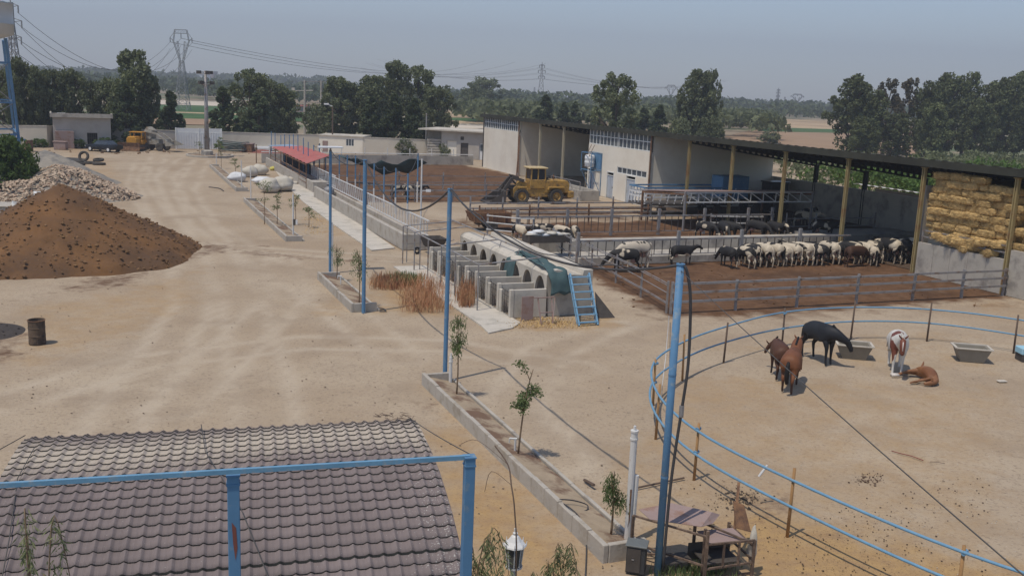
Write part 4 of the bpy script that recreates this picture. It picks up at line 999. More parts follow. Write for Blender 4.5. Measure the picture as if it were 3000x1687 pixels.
# ------------------------------------------------------------ planters
def planter(label,s0,s1,q0,q1,h=.34,t_=.13):
    t=thing('raised_planter',label,'planter',W((s0+s1)/2,(q0+q1)/2),PHI)
    n=max(3,int((s1-s0)/.75)); L=(s1-s0)/n
    b=F_()
    for i in range(n):
        a=s0+i*L+.012; c=s0+(i+1)*L-.012; dz=random.uniform(-.02,.02); b.bz(a,c,q0,q0+t_,-.05,h+dz)
    b.build('kerb_blocks',m_cinder,t,bevel=.015)
    b=F_()
    for i in range(n):
        a=s0+i*L+.004; c=s0+(i+1)*L-.004; b.bz(a,c,q1-t_*.8,q1,-.05,.1+random.uniform(-.015,.01))
    b.build('kerb_blocks',m_conc,t,bevel=.015)
    b=F_(); b.bz(s0,s0+t_,q0+t_+.01,q1-t_-.01,-.05,h*.9); b.build('kerb_end',m_cinder,t,bevel=.015); b=F_(); b.bz(s1-t_,s1,q0+t_+.01,q1-t_-.01,-.05,h); b.build('kerb_end',m_cinder,t,bevel=.015)
    b=F_(); vs=[];fs=[]; nn=max(4,int((s1-s0)/.3)); mq=5
    for i in range(nn+1):
        for j in range(mq+1):
            s=s0+t_+(s1-s0-2*t_)*i/nn; q=q0+t_+(q1-q0-2*t_)*j/mq
            vs.append((s,q,h*.72-(h*.62)*j/mq+.05*noise.noise(Vector((s*1.3,q*2,4)))))
    for i in range(nn):
        for j in range(mq): a=i*(mq+1)+j; fs.append((a,a+1,a+mq+2,a+mq+1))
    b.add(vs,fs); b.build('soil',m_soil,t,smooth=True)
m_soil=mat('planter_soil',(.34,.265,.185),.95,.2,2,.6,coord='World',col2=(.17,.105,.07),mix2=.46,scale2=.8,soft=.05)
planter('long raised kerb-block planter in the foreground with three saplings',90.0,103.4,-35.6,-34.4,.40)
planter('short raised kerb-block planter between two tall blue poles',71.2,79.0,-35.5,-34.2,.38)
planter('raised kerb-block planter with saplings along the footpath',37.4,58.8,-35.1,-33.9,.34)
planter('farthest raised kerb-block planter near the white sacks',3.4,29.4,-34.8,-33.6,.34)
# round planter at lamp mast
g=G(615,458); t=thing('round_planter','low round kerb ring around the foot of the tall floodlight mast','planter',(g.x,g.y,0))
b=MB(); b.lathe([(3.0,0),(3.0,.22),(2.75,.22),(2.75,.02)],(g.x,g.y,0),28); b.build('kerb_ring',m_conc,t)
b=MB(); b.lathe([(2.75,.15),(0,.2)],(g.x,g.y,0),28); b.build('soil',m_soil,t)
# ------------------------------------------------------------ perimeter walls and far buildings
def pxwall(name,label,pts,m=m_wallw,th=.25,capm=None,cat='wall'):
    """pts: (x,ybase,ytop) in image -> wall along ground"""
    P=[(G(x,yb),ht(G(x,yb),yt)) for x,yb,yt in pts]
    t=thing(name,label,cat,P[0][0].lerp(P[-1][0],.5))
    b=MB(); c=MB()
    for (a,ha),(d,hd) in zip(P,P[1:]):
        dv=(d-a).normalized(); nr=Vector((-dv.y,dv.x,0))*th
        b.add([a,d,d+nr,a+nr,a+Vector((0,0,ha)),d+Vector((0,0,hd)),d+nr+Vector((0,0,hd)),a+nr+Vector((0,0,ha))],[(3,2,1,0),(4,5,6,7),(0,1,5,4),(1,2,6,5),(2,3,7,6),(3,0,4,7)])
        e=nr*.2
        c.add([a-e+Vector((0,0,ha)),d-e+Vector((0,0,hd)),d+nr+e+Vector((0,0,hd)),a+nr+e+Vector((0,0,ha)),a-e+Vector((0,0,ha+.08)),d-e+Vector((0,0,hd+.08)),d+nr+e+Vector((0,0,hd+.08)),a+nr+e+Vector((0,0,ha+.08))],[(3,2,1,0),(4,5,6,7),(0,1,5,4),(1,2,6,5),(2,3,7,6),(3,0,4,7)])
    b.build('wall',m,t); c.build('coping',capm or m_concl,t); return t
pxwall('perimeter_wall','whitewashed wall at the far left beside the water tower',[(-80,428,368),(140,432,370)])
pxwall('perimeter_wall','cream wall section tilting behind the flat-roofed hut',[(140,432,370),(165,430,371)],m_plasterg)
pxwall('perimeter_wall','grey wall behind the orange machine, left of the white gate',[(330,432,378),(535,436,385)],m_plasterg)
pxwall('perimeter_wall','cream wall between the white gate and the coiled hoses',[(652,438,388),(780,440,392)],m_wallw)
pxwall('perimeter_wall','cream wall behind the red shade roof',[(780,440,392),(935,443,396)],m_wallw)
pxwall('perimeter_wall','cream wall with tree shadows right of the wall house',[(1062,452,403),(1270,458,412)],m_wallw)
# cream wall house
P0,P1=G(935,446),G(1062,452); h=ht(P0,397); dv=(P1-P0).normalized(); nr=Vector((-dv.y,dv.x,0))
hm=Matrix.Translation(P0)@Matrix.Rotation(math.atan2(dv.y,dv.x),4,'Z'); L_=(P1-P0).length
t=thing('wall_house','low cream house built into the far wall with a small window','building',P0.lerp(P1,.5))
b=MB(hm); wallpanel(b,0,L_,0,h,0,.2,[(L_*.62,L_*.80,1.1,2.1)]); b.bz(0,.2,.2,5,0,h); b.bz(L_-.2,L_,.2,5,0,h); b.build('wall',m_plaster,t)
b=MB(hm); b.bz(-.15,L_+.15,-.15,5.1,h,h+.14); b.build('roof',m_concl,t)
b=MB(hm); b.bz(L_*.62,L_*.80,.1,.14,1.1,2.1); wn=b.build('window',m_winpane,t); b=MB(hm); bars(b,L_*.62,L_*.80,1.1,2.1,.05,3,1,.06); b.build('frame',m_frame,wn)
b=MB(hm); b.bz(L_*.08,L_*.2,-.05,.0,.1,1.7); b.build('door',m_rustl,t)
# flat-roofed hut
P0,P1=G(158,434),G(327,436); h=ht(P0,342); dv=(P1-P0).normalized(); hm=Matrix.Translation(P0)@Matrix.Rotation(math.atan2(dv.y,dv.x),4,'Z'); L_=(P1-P0).length
t=thing('flat_roofed_hut','grey flat-roofed hut with a dark door behind the black car','building',P0.lerp(P1,.5))
b=MB(hm); wallpanel(b,0,L_,0,h,0,.25,[(L_*.58,L_*.76,0,2.1)]); b.bz(0,.2,.25,6,0,h); b.bz(L_-.2,L_,.25,6,0,h); b.bz(0,L_,5.8,6,0,h); b.build('wall',m_plasterg,t)
b=MB(hm); b.bz(-.3,L_+.3,-.5,6.2,h-.05,h+.14); b.bz(-.3,L_+.3,-.5,-.3,h+.14,h+.5); b.bz(-.3,-.1,-.3,6.2,h+.14,h+.5); b.bz(L_+.1,L_+.3,-.3,6.2,h+.14,h+.5); b.build('roof',m_conc,t)
b=MB(hm); 
for i in range(9): b.box((random.uniform(1,L_-1),random.uniform(.5,4),h+.28),(random.uniform(.5,1.4),random.uniform(.3,.8),.25),random.random()*3)
b.build('roof_clutter',m_white,t)
b=MB(hm); b.bz(L_*.58,L_*.76,.1,.15,0,2.1); d=b.build('door',m_hole,t); b=MB(hm); bars(b,L_*.58,L_*.76,.05,2.05,.08,5,3,.04); b.build('grille',m_greas,d)
b=MB(hm); b.bz(.2,2.5,-1.0,-.1,0,2.3); b.build('side_block',m_rustl,t)
# grey building to the right behind corral
P0,P1=G(1292,462),G(1424,470); h=ht(P0,383); dv=(P1-P0).normalized(); hm=Matrix.Translation(P0)@Matrix.Rotation(math.atan2(dv.y,dv.x),4,'Z'); L_=(P1-P0).length
t=thing('grey_building','small flat-roofed grey building left of the far cream block','building',P0.lerp(P1,.5))
b=MB(hm); wallpanel(b,0,L_,0,h,0,.25,[(L_*.12,L_*.34,0,2.5),(L_*.43,L_*.6,0,2.3),(L_*.84,L_*.98,0,2.4),(L_*.42,L_*.5,2.7,3.2)]); b.bz(0,.2,.25,7,0,h); b.bz(-3,-.02,2,2.2,0,h-.1); b.build('wall',m_plasterg,t)
b=MB(hm); b.bz(-3.4,L_+2,-.7,7.3,h,h+.2); b.build('roof',m_concl,t)
b=MB(hm); b.bz(-3,-2.8,2.1,7,0,h-.05); b.bz(-3,0,2.0,2.0+.1,0,h-.05); b.build('side_wall',m_plaster,t)
b=MB(hm); b.bz(L_*.12,L_*.34,.15,.2,0,2.5); b.build('door',m_plaster,t)
b=MB(hm); b.bz(L_*.43,L_*.6,.15,.2,0,2.3); b.build('door',m_greas,t)
b=MB(hm); b.bz(L_*.84,L_*.98,.15,.2,0,2.4); d=b.build('door',m_white,t); b=MB(hm); b.bz(L_*.86,L_*.96,.1,.14,1.3,2.2); b.build('pane',m_winpane,d)
b=MB(hm); b.bz(L_*.42,L_*.5,.15,.2,2.7,3.2); b.build('window',m_greas,t)
# white gate
P0,P1=G(518,438),G(648,440); h=ht(P0,375); dv=(P1-P0).normalized(); hm=Matrix.Translation(P0)@Matrix.Rotation(math.atan2(dv.y,dv.x),4,'Z'); L_=(P1-P0).length
t=thing('yard_gate','wide white ribbed metal gate behind the floodlight mast','gate',P0.lerp(P1,.5))
for k in range(2):
    a=k*L_/2;c=(k+1)*L_/2; b=MB(hm); b.bz(a+.05,c-.05,0,.05,.1,h*.78)
    s=a+.15
    while s<c-.1: b.bz(s,s+.12,-.06,0,.12,h*.77); s+=.34
    b.build('leaf',m_white,t)
b=MB(hm); b.bz(0,L_,.0,.06,h*.82,h); b.build('top_panel',m_white,t)
b=MB(hm); b.bz(-.15,0,-.1,.15,0,h+.05); b.bz(L_,L_+.15,-.1,.15,0,h+.05); b.bz(L_/2-.05,L_/2+.05,-.08,.12,0,h+.03); b.bz(0,L_,-.02,.08,h*.78,h*.82); b.build('gate_frame',m_frame,t)
b=MB(hm); cx=L_*.68; b.tube([(cx-.4,-.08,1.6),(cx-.1,-.08,2.3),(cx+.1,-.08,1.5),(cx+.35,-.08,1.7),(cx+.3,-.08,1.1),(cx-.3,-.08,1.15),(cx-.1,-.08,.9)],.05,5); b.build('dark_squiggle',m_greas,t)  # dark looping tube set against the gate face
# tiny far buildings
def fbox(x,yb,yt,wpx,label,m,rm=None,dep=8,name='far_building'):
    g=G(x,yb); d=(g-Vector((0,0,CAMH))).dot(vF); h=ht(g,yt); w_=wpx/FPX*d
    t=thing(name,label,'building',g); b=MB(); b.bz(g.x-w_/2,g.x+w_/2,g.y,g.y+dep,0,h); b.build('wall',m,t)
    b=MB(); b.bz(g.x-w_/2-.3,g.x+w_/2+.3,g.y-.3,g.y+dep+.3,h,h+max(.3,h*.08)); b.build('roof',rm or m_concl,t)
    b=MB(); b.bz(g.x-w_*.15,g.x+w_*.15,g.y-.06,g.y,h*.3,h*.7); b.build('window',m_winpane,t)
fbox(2214,342,331,28,'small pale block hut standing alone in the tan field',m_wallw)
fbox(883,330,312,30,'little red-walled house seen between the power poles',m_rustl,m_redroof)
fbox(915,345,333,20,'small white hut right of the concrete power poles',m_white)
fbox(615,255,212,22,'distant brown block of flats behind the floodlight mast',m_rustl,None,20)
fbox(590,255,219,26,'distant white block of flats left of the brown one',m_white,None,20)
fbox(674,262,255,18,'far building with an orange red roof behind the tall tree',m_white,mat('orange_roof',(.5,.14,.06)),14)
fbox(490,262,256,50,'far long white shed roof behind the lattice tower',m_white,m_white,14)
fbox(170,240,207,14,'tiny far white building on the left ridge',m_white,None,14)
for x,y in ((2133,318),(2160,316),(2248,330),(1790,290),(1960,268+40)): pass
# ------------------------------------------------------------ blue lamp poles, cables
def vpole(name,label,cat,x,yb,yt,r,m,group=None,D=None,m2=None,split=None):
    g=G(x,yb); h=ht(g,yt); t=thing(name,label,cat,(g.x,g.y,0),0,group); b=MB()
    if m2:
        hs=h*split; b.tube([(g.x,g.y,-.05),(g.x,g.y,hs)],r*1.15,8); b.build('lower_pole',m2,t,smooth=False); b=MB(); b.tube([(g.x,g.y,hs),(g.x,g.y,h)],r,8); b.build('upper_pole',m,t)
    else: b.tube([(g.x,g.y,-.05),(g.x,g.y,h)],r,12); b.build('pole',m,t)
    return t,g,h
def cap(t,g,h,r,m):
    b=MB(); b.tube([(g.x,g.y,h),(g.x,g.y,h+.03)],r*1.15,12); b.build('cap',m,t)
    for z in (h*.33,h*.66): b=MB(); b.tube([(g.x,g.y,z-.02),(g.x,g.y,z+.02)],r*1.07,12); b.build('collar',m,t)
tA,gA,hA=vpole('blue_pole','tall blue pole carrying a flat white panel, farthest of the big four','pole',967,800,440,.075,m_blue)
b=MB(); d=vq; 
b.M=Matrix.Translation((gA.x,gA.y,hA+.15))@Matrix.Rotation(PHI,4,'Z')@Matrix.Rotation(.03,4,'Y'); b.bz(-.28,.28,-.62,.62,-.03,.03); pn=b.build('panel',m_white,tA)
b=MB(); b.tube([(gA.x,gA.y,hA-.5),(gA.x,gA.y,hA+.12)],.05,8); b.build('bracket',m_grayst,tA)
tB,gB,hB=vpole('blue_pole','tall blue pole at the near end of the short planter','pole',1065,915,470,.085,m_blue); cap(tB,gB,hB,.085,m_blue)
tC,gC,hC=vpole('blue_pole','tall blue pole at the far tip of the foreground planter','pole',1303,1115,555,.075,m_blue); cap(tC,gC,hC,.075,m_blue)
gD=Vector((3.30,18.9,0)); hD=6.6; tD=thing('blue_pole','nearest and thickest blue pole beside the horse ring','pole',gD)
b=MB(); b.tube([gD+Vector((0,0,-.05)),gD+Vector((.0,0,hD))],.078,16); b.build('pole',m_blue,tD,smooth=True); cap(tD,gD,hD,.078,m_blue)
def sag(a,c,s,n=16):
    a=Vector(a);c=Vector(c); return [a.lerp(c,i/n)-Vector((0,0,4*s*(i/n)*(1-i/n))) for i in range(n+1)]
def cable(label,pts,r,name='cable',m=m_cable,cat='cable',n=6,group=None):
    b=MB(); b.tube(pts,r,n); return tag(b.build(name,m,smooth=True),label,cat,group)
topA=Vector((gA.x,gA.y,hA));topB=Vector((gB.x,gB.y,hB));topC=Vector((gC.x,gC.y,hC));topD=Vector((gD.x,gD.y,hD))
cable('black cable sagging between the panel pole and the next blue pole',sag(topA,topB,.45),.028)
cable('thick black cable sagging from the short planter pole to the foreground planter pole',sag(topB,topC,1.35),.035)
cable('thick black cable bundle sagging over the hutches to the nearest blue pole',sag(topC,topD,.95,24),.03)
cable('thinner black wire twisted beside the thick cable over the hutches',[p+Vector((.04*math.sin(i*1.7),0,.05*math.cos(i*1.3))) for i,p in enumerate(sag(topC,topD,.86,24))],.014)
dn=[topD+Vector((0,0,0)),topD+Vector((.10,-.05,-.05)),topD+Vector((.22,-.02,-.5)),topD+Vector((.28,0,-1.2)),topD+Vector((.3,0,-2.1)),topD+Vector((.24,0,-3.0)),topD+Vector((.17,-.02,-3.9)),topD+Vector((.12,-.05,-4.8)),Vector((gD.x+.1,gD.y-.05,0.1))]
def smooth(pts,k=4):
    pts=[Vector(p) for p in pts]; out=[]
    for i in range(len(pts)-1):
        p0=pts[max(i-1,0)];p1=pts[i];p2=pts[i+1];p3=pts[min(i+2,len(pts)-1)]
        for j in range(k):
            t=j/k; out.append(.5*((2*p1)+(-p0+p2)*t+(2*p0-5*p1+4*p2-p3)*t*t+(-p0+3*p1-3*p2+p3)*t**3))
    out.append(pts[-1]); return out
cable('thick black hose hanging down along the nearest blue pole',smooth(dn),.032,'hose')
b=MB(); p=dn[5]; b.tube([p+Vector((0,0,-.12)),p+Vector((0,0,.12))],.05,8); tag(b.build('cable_tie',m_grayst),'grey tape wound round the hanging black hose','tape')
r=ray(3040,1720); pw=Vector((0,0,CAMH))+r*7.5
cable('thin straight wire running over the horse ring to the lower right corner',sag(topD+Vector((0,0,-.1)),pw,.05,8),.007,'wire',m_wire)
b=MB()
# cable chain between small blue poles (corral)
small=[(919,425,509),(936,420,507),(954,454,518),(994,454,540),(1017,454,553),(1041,456,561),(1095,478,590),(1124,489,605),(1158,493,623),(1193,509,642)]
tops=[]
names=['first','second','third','fourth','fifth','sixth','seventh','eighth','ninth','tenth']
for i,(x,yt,yb) in enumerate(small):
    t,g,h=vpole('shade_pole','slim blue pole with white foot, %s from the far end of the bunk railing row'%names[i],'pole',x,yb+3,yt,.06,m_blue,'slim blue and white poles along the feed bunk',m2=m_whitep,split=.36); tops.append(Vector((g.x,g.y,h)))
for i,(x,yt,yb) in enumerate([(757+0,0,0)]): pass
far=[(806,390,432),(834,394,438),(848,396,440),(860,394,444),(873,396,448),(889,404,458),(903,416,464),(823,397,428),(795,385,420)]
for i,(x,yt,yb) in enumerate(far):
    # these rise through the red shade roof: foot is below it
    g=G(x,yb,2.3); h=ht(g,yt); t=thing('shade_pole','slim dark blue pole standing in the red shade roof','pole',(g.x,g.y,0),0,'slim dark blue poles rising through the red shade roof')
    b=MB(); b.tube([(g.x,g.y,0),(g.x,g.y,h)],.05,8); b.build('pole',m_blue,t)
for (x,yt,yb,lab) in ((1222,449,592,'slim blue pole standing alone at the corner of the pipe fence'),(1232,466,669,'tall pale pipe pole with a small floodlight by the railing end')):
    t,g,h=vpole('shade_pole',lab,'pole',x,yb,yt,.06,m_blue if x<1230 else m_whitep,m2=m_whitep if x<1230 else None,split=.42); tops.append(Vector((g.x,g.y,h)))
    if x>1230:
        b=MB(); b.box((g.x+.5,g.y,h*.55),(.35,.12,.18)); b.beam((g.x,g.y,h*.55-.05),(g.x+.5,g.y,h*.55),.04); b.build('floodlight',m_white,t)
for i in range(len(tops)-1):
    if (tops[i]-tops[i+1]).length<14: cable('black cable looped between slim blue poles at the feed bunk',sag(tops[i],tops[i+1],.35,8),.022,group='cables looped between slim blue poles')
# green shade net slung between poles
a=tops[3];c=G(1060,470,3.3)
rows=[]
nn=14
P1=G(990,452,2.9);P2=G(1215,470,2.9)
for j in range(4):
    rows.append([P1.lerp(P2,i/nn)+Vector((j*.35,j*.5,-.55*math.sin(math.pi*i/nn)-.25*j*math.sin(math.pi*i/nn*1.0)-.15*j-.2*math.sin(i*1.3))) for i in range(nn+1)])
tag(cloth('shade_net',rows,nn,3,m_net,2,.2),'dark green shade net sagging between the slim blue poles','shade net')
# white pipe posts
wp=[(1319,1125,1045,.055,'white pipe post beside the blue pole of the foreground planter'),(973,800,658,.05,'white pipe post behind the pole with the white panel'),(859,692,572,.055,'white pipe post with a black box at the near end of the footpath planter'),
    (735,583,492,.045,'white pipe post at the far tip of the footpath planter'),(708,553,472,.05,'white pipe post at the near end of the farthest planter'),(634,486,452,.05,'white post at the far tip of the farthest planter')]
for x,yb,yt,r,lab in wp:
    t,g,h=vpole('pipe_post',lab,'post',x,yb,yt,r,m_whitep)
    b=MB(); b.tube([(g.x,g.y,h),(g.x,g.y,h+.12)],r*.55,8); b.tube([(g.x,g.y,h*.8),(g.x,g.y,h*.8+.05)],r*1.3,8); b.build('nozzle',m_whitep,t)
    if x==859:
        b=MB(); b.box((g.x+.1,g.y-.1,h*.35),(.14,.1,.4)); b.build('box',m_greas,t); b=MB(); b.box((g.x+.25,g.y-.1,h*.35),(.12,.08,.3)); b.build('box',m_white,t)
t,g,h=vpole('pipe_post','thick white rust-streaked pipe post by the black junction box','post',1837,1588,1262,.075,m_whitep)
b=MB(); b.tube([(g.x+.11,g.y+.02,.55),(g.x+.12,g.y+.02,1.6)],.05,8); b.build('side_pipe',m_whitep,t)
b=MB(); b.tube([(g.x,g.y,h),(g.x,g.y,h+.12)],.03,8); b.tube([(g.x,g.y,h-.2),(g.x,g.y,h-.16)],.09,10); b.tube([(g.x,g.y,h-.02),(g.x,g.y,h+.02)],.09,10); b.build('nozzle',m_whitep,t)
b=MB(); b.add([(g.x-.02,g.y-.077,1.3),(g.x+.02,g.y-.077,1.3),(g.x+.015,g.y-.077,.55),(g.x-.01,g.y-.077,.4)],[(0,1,2,3)]); b.build('rust_streak',m_rust,t)
# dark junction box
g=G(1862,1672); t=thing('junction_box','black metal junction box at the near end of the foreground planter','junction box',(g.x,g.y,0),-.25)
b=MB(RM[t.name]); b.bz(-.2,.2,-.17,.17,.02,.62); b.build('cabinet',mat('dark_box_paint',(.045,.048,.052),.5,.1,3),t,bevel=.01)
b=MB(RM[t.name]); b.bz(-.225,.225,-.2,.19,.62,.655); b.build('lid',mat('box_lid_paint',(.13,.14,.14),.5,.15,5),t,bevel=.008)
b=MB(RM[t.name]); b.bz(-.18,.1,-.186,-.172,.06,.58); d=b.build('door',m_greas,t); b=MB(RM[t.name]); b.bz(-.08,-.03,-.2,-.187,.33,.35); b.build('handle',m_grayst,d)
# small T standpipes in planters
for x,yb,lab in ((1508,1330,'small white standpipe tap beside the middle foreground sapling'),(998,835,'small white standpipe tap in the short planter')):
    g=G(x,yb,.1); h=.55; b=MB(); b.tube([(g.x,g.y,0),(g.x,g.y,h)],.03,8); b.tube([(g.x-.16,g.y,h),(g.x+.05,g.y,h)],.03,8); b.tube([(g.x-.16,g.y,h),(g.x-.16,g.y,h-.12)],.02,6); tag(b.build('standpipe',m_whitep),lab,'standpipe')
# hoses lying
def hose(label,pts,r,m=m_cable,z=.03):
    cable(label,smooth([G(*p,z) if len(p)==2 else G(*p) for p in pts]),r,'hose',m,'hose')
hose('black hose looped over the foreground planter kerb',[(1640,1462,.42),(1680,1465,.3),(1720,1478,.15),(1716,1495,.12),(1680,1495,.15),(1650,1475,.3),(1660,1480,.45),(1690,1505,.4),(1712,1545,.1),(1718,1600,.03),(1715,1687,.02)],.016)
hose('thin black hose curled on the sand left of the farthest planter',[(612,548),(630,550),(645,553),(655,560)],.04)
hose('thin black hose lying near the foot of the short planter pole',[(1095,905),(1110,903),(1125,905),(1130,911),(1112,912)],.025)
# ------------------------------------------------------------ saplings
def sapling(x,yb,yt,lean,spread,label,kind='long',zf=.2,n=160,lf=.11):
    g=G(x,yb,zf); h=ht(g,yt)-zf; t=thing('sapling',label,'sapling',(g.x,g.y,zf),0,'young trees in the planters')
    rs=random.Random(int(x)); b=MB(); st=[Vector((g.x+lean*u*u+.05*math.sin(u*5)*h*.12,g.y,zf-.05+h*.82*u)) for u in [i/8 for i in range(9)]]
    b.tube(st,[.03*(1-.6*i/8) for i in range(9)],7)
    br=[]
    for i in range(9):
        u=.52+.48*rs.random(); s=st[min(8,int(u*8))]; a=rs.random()*6.28; L=spread*(.45+.6*rs.random())
        e=s+Vector((math.cos(a)*L,math.sin(a)*L,h*.16*(rs.random()+.1))); m_=s.lerp(e,.5)+Vector((0,0,.08*h)); br.append((s,m_,e)); b.tube([s,m_,e],[.012,.008,.004],5)
    b.build('trunk',m_barkl,t,smooth=True)
    V=[];Fq=[]
    for (s,m_,e) in br:
        for k in range(n//9):
            u=.25+.75*rs.random(); p=(s.lerp(m_,u*2) if u<.5 else m_.lerp(e,(u-.5)*2))+Vector((rs.uniform(-1,1),rs.uniform(-1,1),rs.uniform(-.7,.7)))*.13+(Vector((0,0,-.38*rs.random())) if kind=='long' else Vector((0,0,0)))
            dr=Vector((rs.uniform(-1,1),rs.uniform(-1,1),-1.3 if kind=='long' else rs.uniform(-1,.3))).normalized()*lf*(.7+.7*rs.random()); sd=dr.cross(Vector((rs.uniform(-1,1),rs.uniform(-1,1),rs.uniform(-1,1)))).normalized()*lf*(.14 if kind=='long' else .3)
            i=len(V); V+=[p,p+dr*.5+sd,p+dr,p+dr*.5-sd]; Fq.append((i,i+1,i+2,i+3))
    inv=RM[t.name].inverted(); np_mesh('crown',[tuple(inv@v) for v in V],Fq,m_leafE,t)
sapling(1338,1150,878,.0,.26,'sapling with drooping leaves beside the foreground pole','long',.2,800,.10)
sapling(1518,1328,1018,.32,.42,'tall slender sapling with a forked stem in the middle of the foreground planter','feather',.2,900,.075)
sapling(1790,1562,1332,.0,.3,'short leafy sapling near the junction box in the foreground planter','long',.15,850,.09)
sapling(987,812,690,0,.45,'small sapling at the far end of the short planter','long',.2,350,.11)
sapling(1052,890,702,.0,.5,'crooked sapling beside the near pole of the short planter','long',.2,500,.11)
for x,yb,yt,lab in ((775,655,512,'thin sapling in the far half of the footpath planter'),(812,660,545,'sparse sapling leaning over the footpath planter'),(866,655,560,'leafy shoot behind the white pipe with the black box'),(690,524,452,'small round-topped sapling in the farthest planter'),(648,492,405,'wispy sapling at the far tip of the farthest planter'),(584,456,408,'wispy sapling in the round kerb ring left of the mast'),(905,664,600,'low leafy shoot beside the footpath')):
    sapling(x,yb,yt,0,.6,lab,'feather',.1,230,.10)
sapling(640,462,392,0,.9,'bushy sapling in the round kerb ring right of the mast','feather',.1,500,.15)
# dry reed clump
def reeds(x0,x1,y0,y1,n,h0,h1,m,label,name='dry_reeds',lean=.3,w_=.012):
    V=[];Fq=[]
    for i in range(n):
        x=random.triangular(x0,x1,(x0+x1)/2);y=random.uniform(y0,y1); g=G(x,y); h=random.uniform(h0,h1); a=random.random()*6.28
        l=Vector((math.cos(a),math.sin(a),0))*lean*h*random.random(); s=Vector((math.sin(a),-math.cos(a),0))*w_*random.uniform(.7,1.6)
        p1=g+l*.35+Vector((0,0,h*.55)); p2=g+l+Vector((0,0,h)); i0=len(V); V+=[g-s,g+s,p1+s*.8,p1-s*.8,p2+s*.3,p2-s*.3]; Fq+=[(i0,i0+1,i0+2,i0+3),(i0+3,i0+2,i0+4,i0+5)]
        if random.random()<.4:
            e=p1+Vector((random.uniform(-1,1),random.uniform(-1,1),.6)).normalized()*h*.25; i0=len(V); V+=[p1-s*.6,p1+s*.6,e,e]; Fq.append((i0,i0+1,i0+2,i0+3))
    V=[tuple(v) for v in V]; o=np_mesh(name,V,Fq,m); tag(o,label,'dry plants',kind='stuff')
reeds(1160,1330,835,918,1300,.25,.95,m_straw,'dry orange brown reeds beside the hutch slab',lean=1.0,w_=.007)
reeds(1080,1200,815,850,900,.15,.5,m_straw,'low dry orange grass left of the reeds','dry_grass')
reeds(1130,1250,812,838,650,.12,.42,m_leafE,'low green weeds behind the dry reeds','green_weeds',.5,.02)
reeds(1330,1400,860,905,500,.4,1.0,m_straw,'sparse dry weed tufts by the pipe frame feet','dry_grass')
reeds(1880,2190,1660,1720,500,.08,.25,m_leafE,'thin green weeds at the foot of the rusty frame','green_weeds',.6,.01)
reeds(1990,2080,690,700,10,.2,.3,m_straw,'few straws on the feed alley','dry_grass')
reeds(1440,1760,932,962,900,.03,.10,m_bale,'loose yellow straw scattered at the foot of the blue ladder','loose_straw',1.5)
reeds(880,960,625,690,500,.02,.1,m_bale,'loose yellow straw between the footpath and planter','loose_straw',1.5)
# ------------------------------------------------------------ soil pile, rubble
def heap(name,label,cat,mounds,m,res=.3,nz=.25,kind=None,clods=0,cm=None,csz=(.05,.2),clabel=None,cname='clods',parent=False):
    xs_=[c[0] for c in mounds];R=max(max(c[2],c[3]) for c in mounds)
    x0=min(c[0]-c[2]-1 for c in mounds);x1=max(c[0]+c[2]+1 for c in mounds);y0=min(c[1]-c[3]-1 for c in mounds);y1=max(c[1]+c[3]+1 for c in mounds)
    X_=np.arange(x0,x1,res);Y_=np.arange(y0,y1,res);XX,YY=np.meshgrid(X_,Y_)
    n1=fbm(XX,YY,.35,31,4);n2=fbm(XX,YY,1.4,32,3)
    Zz=np.full(XX.shape,-.3)
    for (cx,cy,rx,ry,h) in mounds:
        d=np.hypot((XX-cx)/rx,(YY-cy)/ry)+n1*.35
        Zz=np.maximum(Zz,h*np.where(d<1,(1-d)**.95*1.0+.0,-(d-1)*1.2))
    Zz=np.where(Zz>0,Zz*(1+n1*.5)+n2*nz*np.clip(Zz*2,0,1),Zz)
    ny_,nx_=XX.shape; id_=np.arange(nx_*ny_).reshape(ny_,nx_)
    FF=np.stack([id_[:-1,:-1],id_[:-1,1:],id_[1:,1:],id_[1:,:-1]],-1).reshape(-1,4)
    keep=(Zz.ravel()[FF]>-.12).any(1); FF=FF[keep]; used=np.unique(FF); mp=-np.ones(nx_*ny_,int); mp[used]=np.arange(len(used))
    V=np.stack([XX,YY,Zz],-1).reshape(-1,3)[used]
    o=np_mesh(name,V,mp[FF],m,smooth=True); tag(o,label,cat,kind=kind)
    if clods:
        ok=V[V[:,2]>.02]; pk=ok[rng.integers(0,len(ok),clods)]; bb=MB()
        for i,p in enumerate(pk):
            s=random.uniform(*csz)**1; s=csz[0]+(csz[1]-csz[0])*random.random()**3
            bb.blob((p[0]+random.uniform(-.15,.15),p[1]+random.uniform(-.15,.15),p[2]+s*.15),(s,s*random.uniform(.6,1.2),s*.6),i,.35,6,4)
        oc=bb.build(cname,cm or m); tag(oc,clabel,'clods' ,kind='stuff')
    return o
m_pile=mat('brown_soil_heap',(.165,.084,.036),.97,.3,.8,1.,col2=(.105,.060,.034),mix2=.47,scale2=.35,coord='World',bscale=9,soft=.12)
m_clod=mat('soil_clods',(.215,.125,.062),.97,.25,2,.5,coord='World',col2=(.14,.08,.042),mix2=.5,scale2=1.5)
pa=G(150,770); pb=G(415,760); pc=G(-60,780)
heap('soil_heap','large brown heap of dug soil filling the left side of the yard','soil heap',[(-25.0,53.4,6.7,8.0,4.0),(-22.4,56.4,3.8,4.0,1.9),(-30,50.5,7.5,7.5,2.5)],m_pile,.22,.22,clods=6000,cm=m_clod,csz=(.012,.12),clabel='brown clods strewn over the soil heap')
m_brick=mat('pale_broken_brick',(.44,.34,.25),.95,.2,.5,.3,coord='World',col2=(.36,.2,.13),mix2=.40,scale2=3,soft=.03)
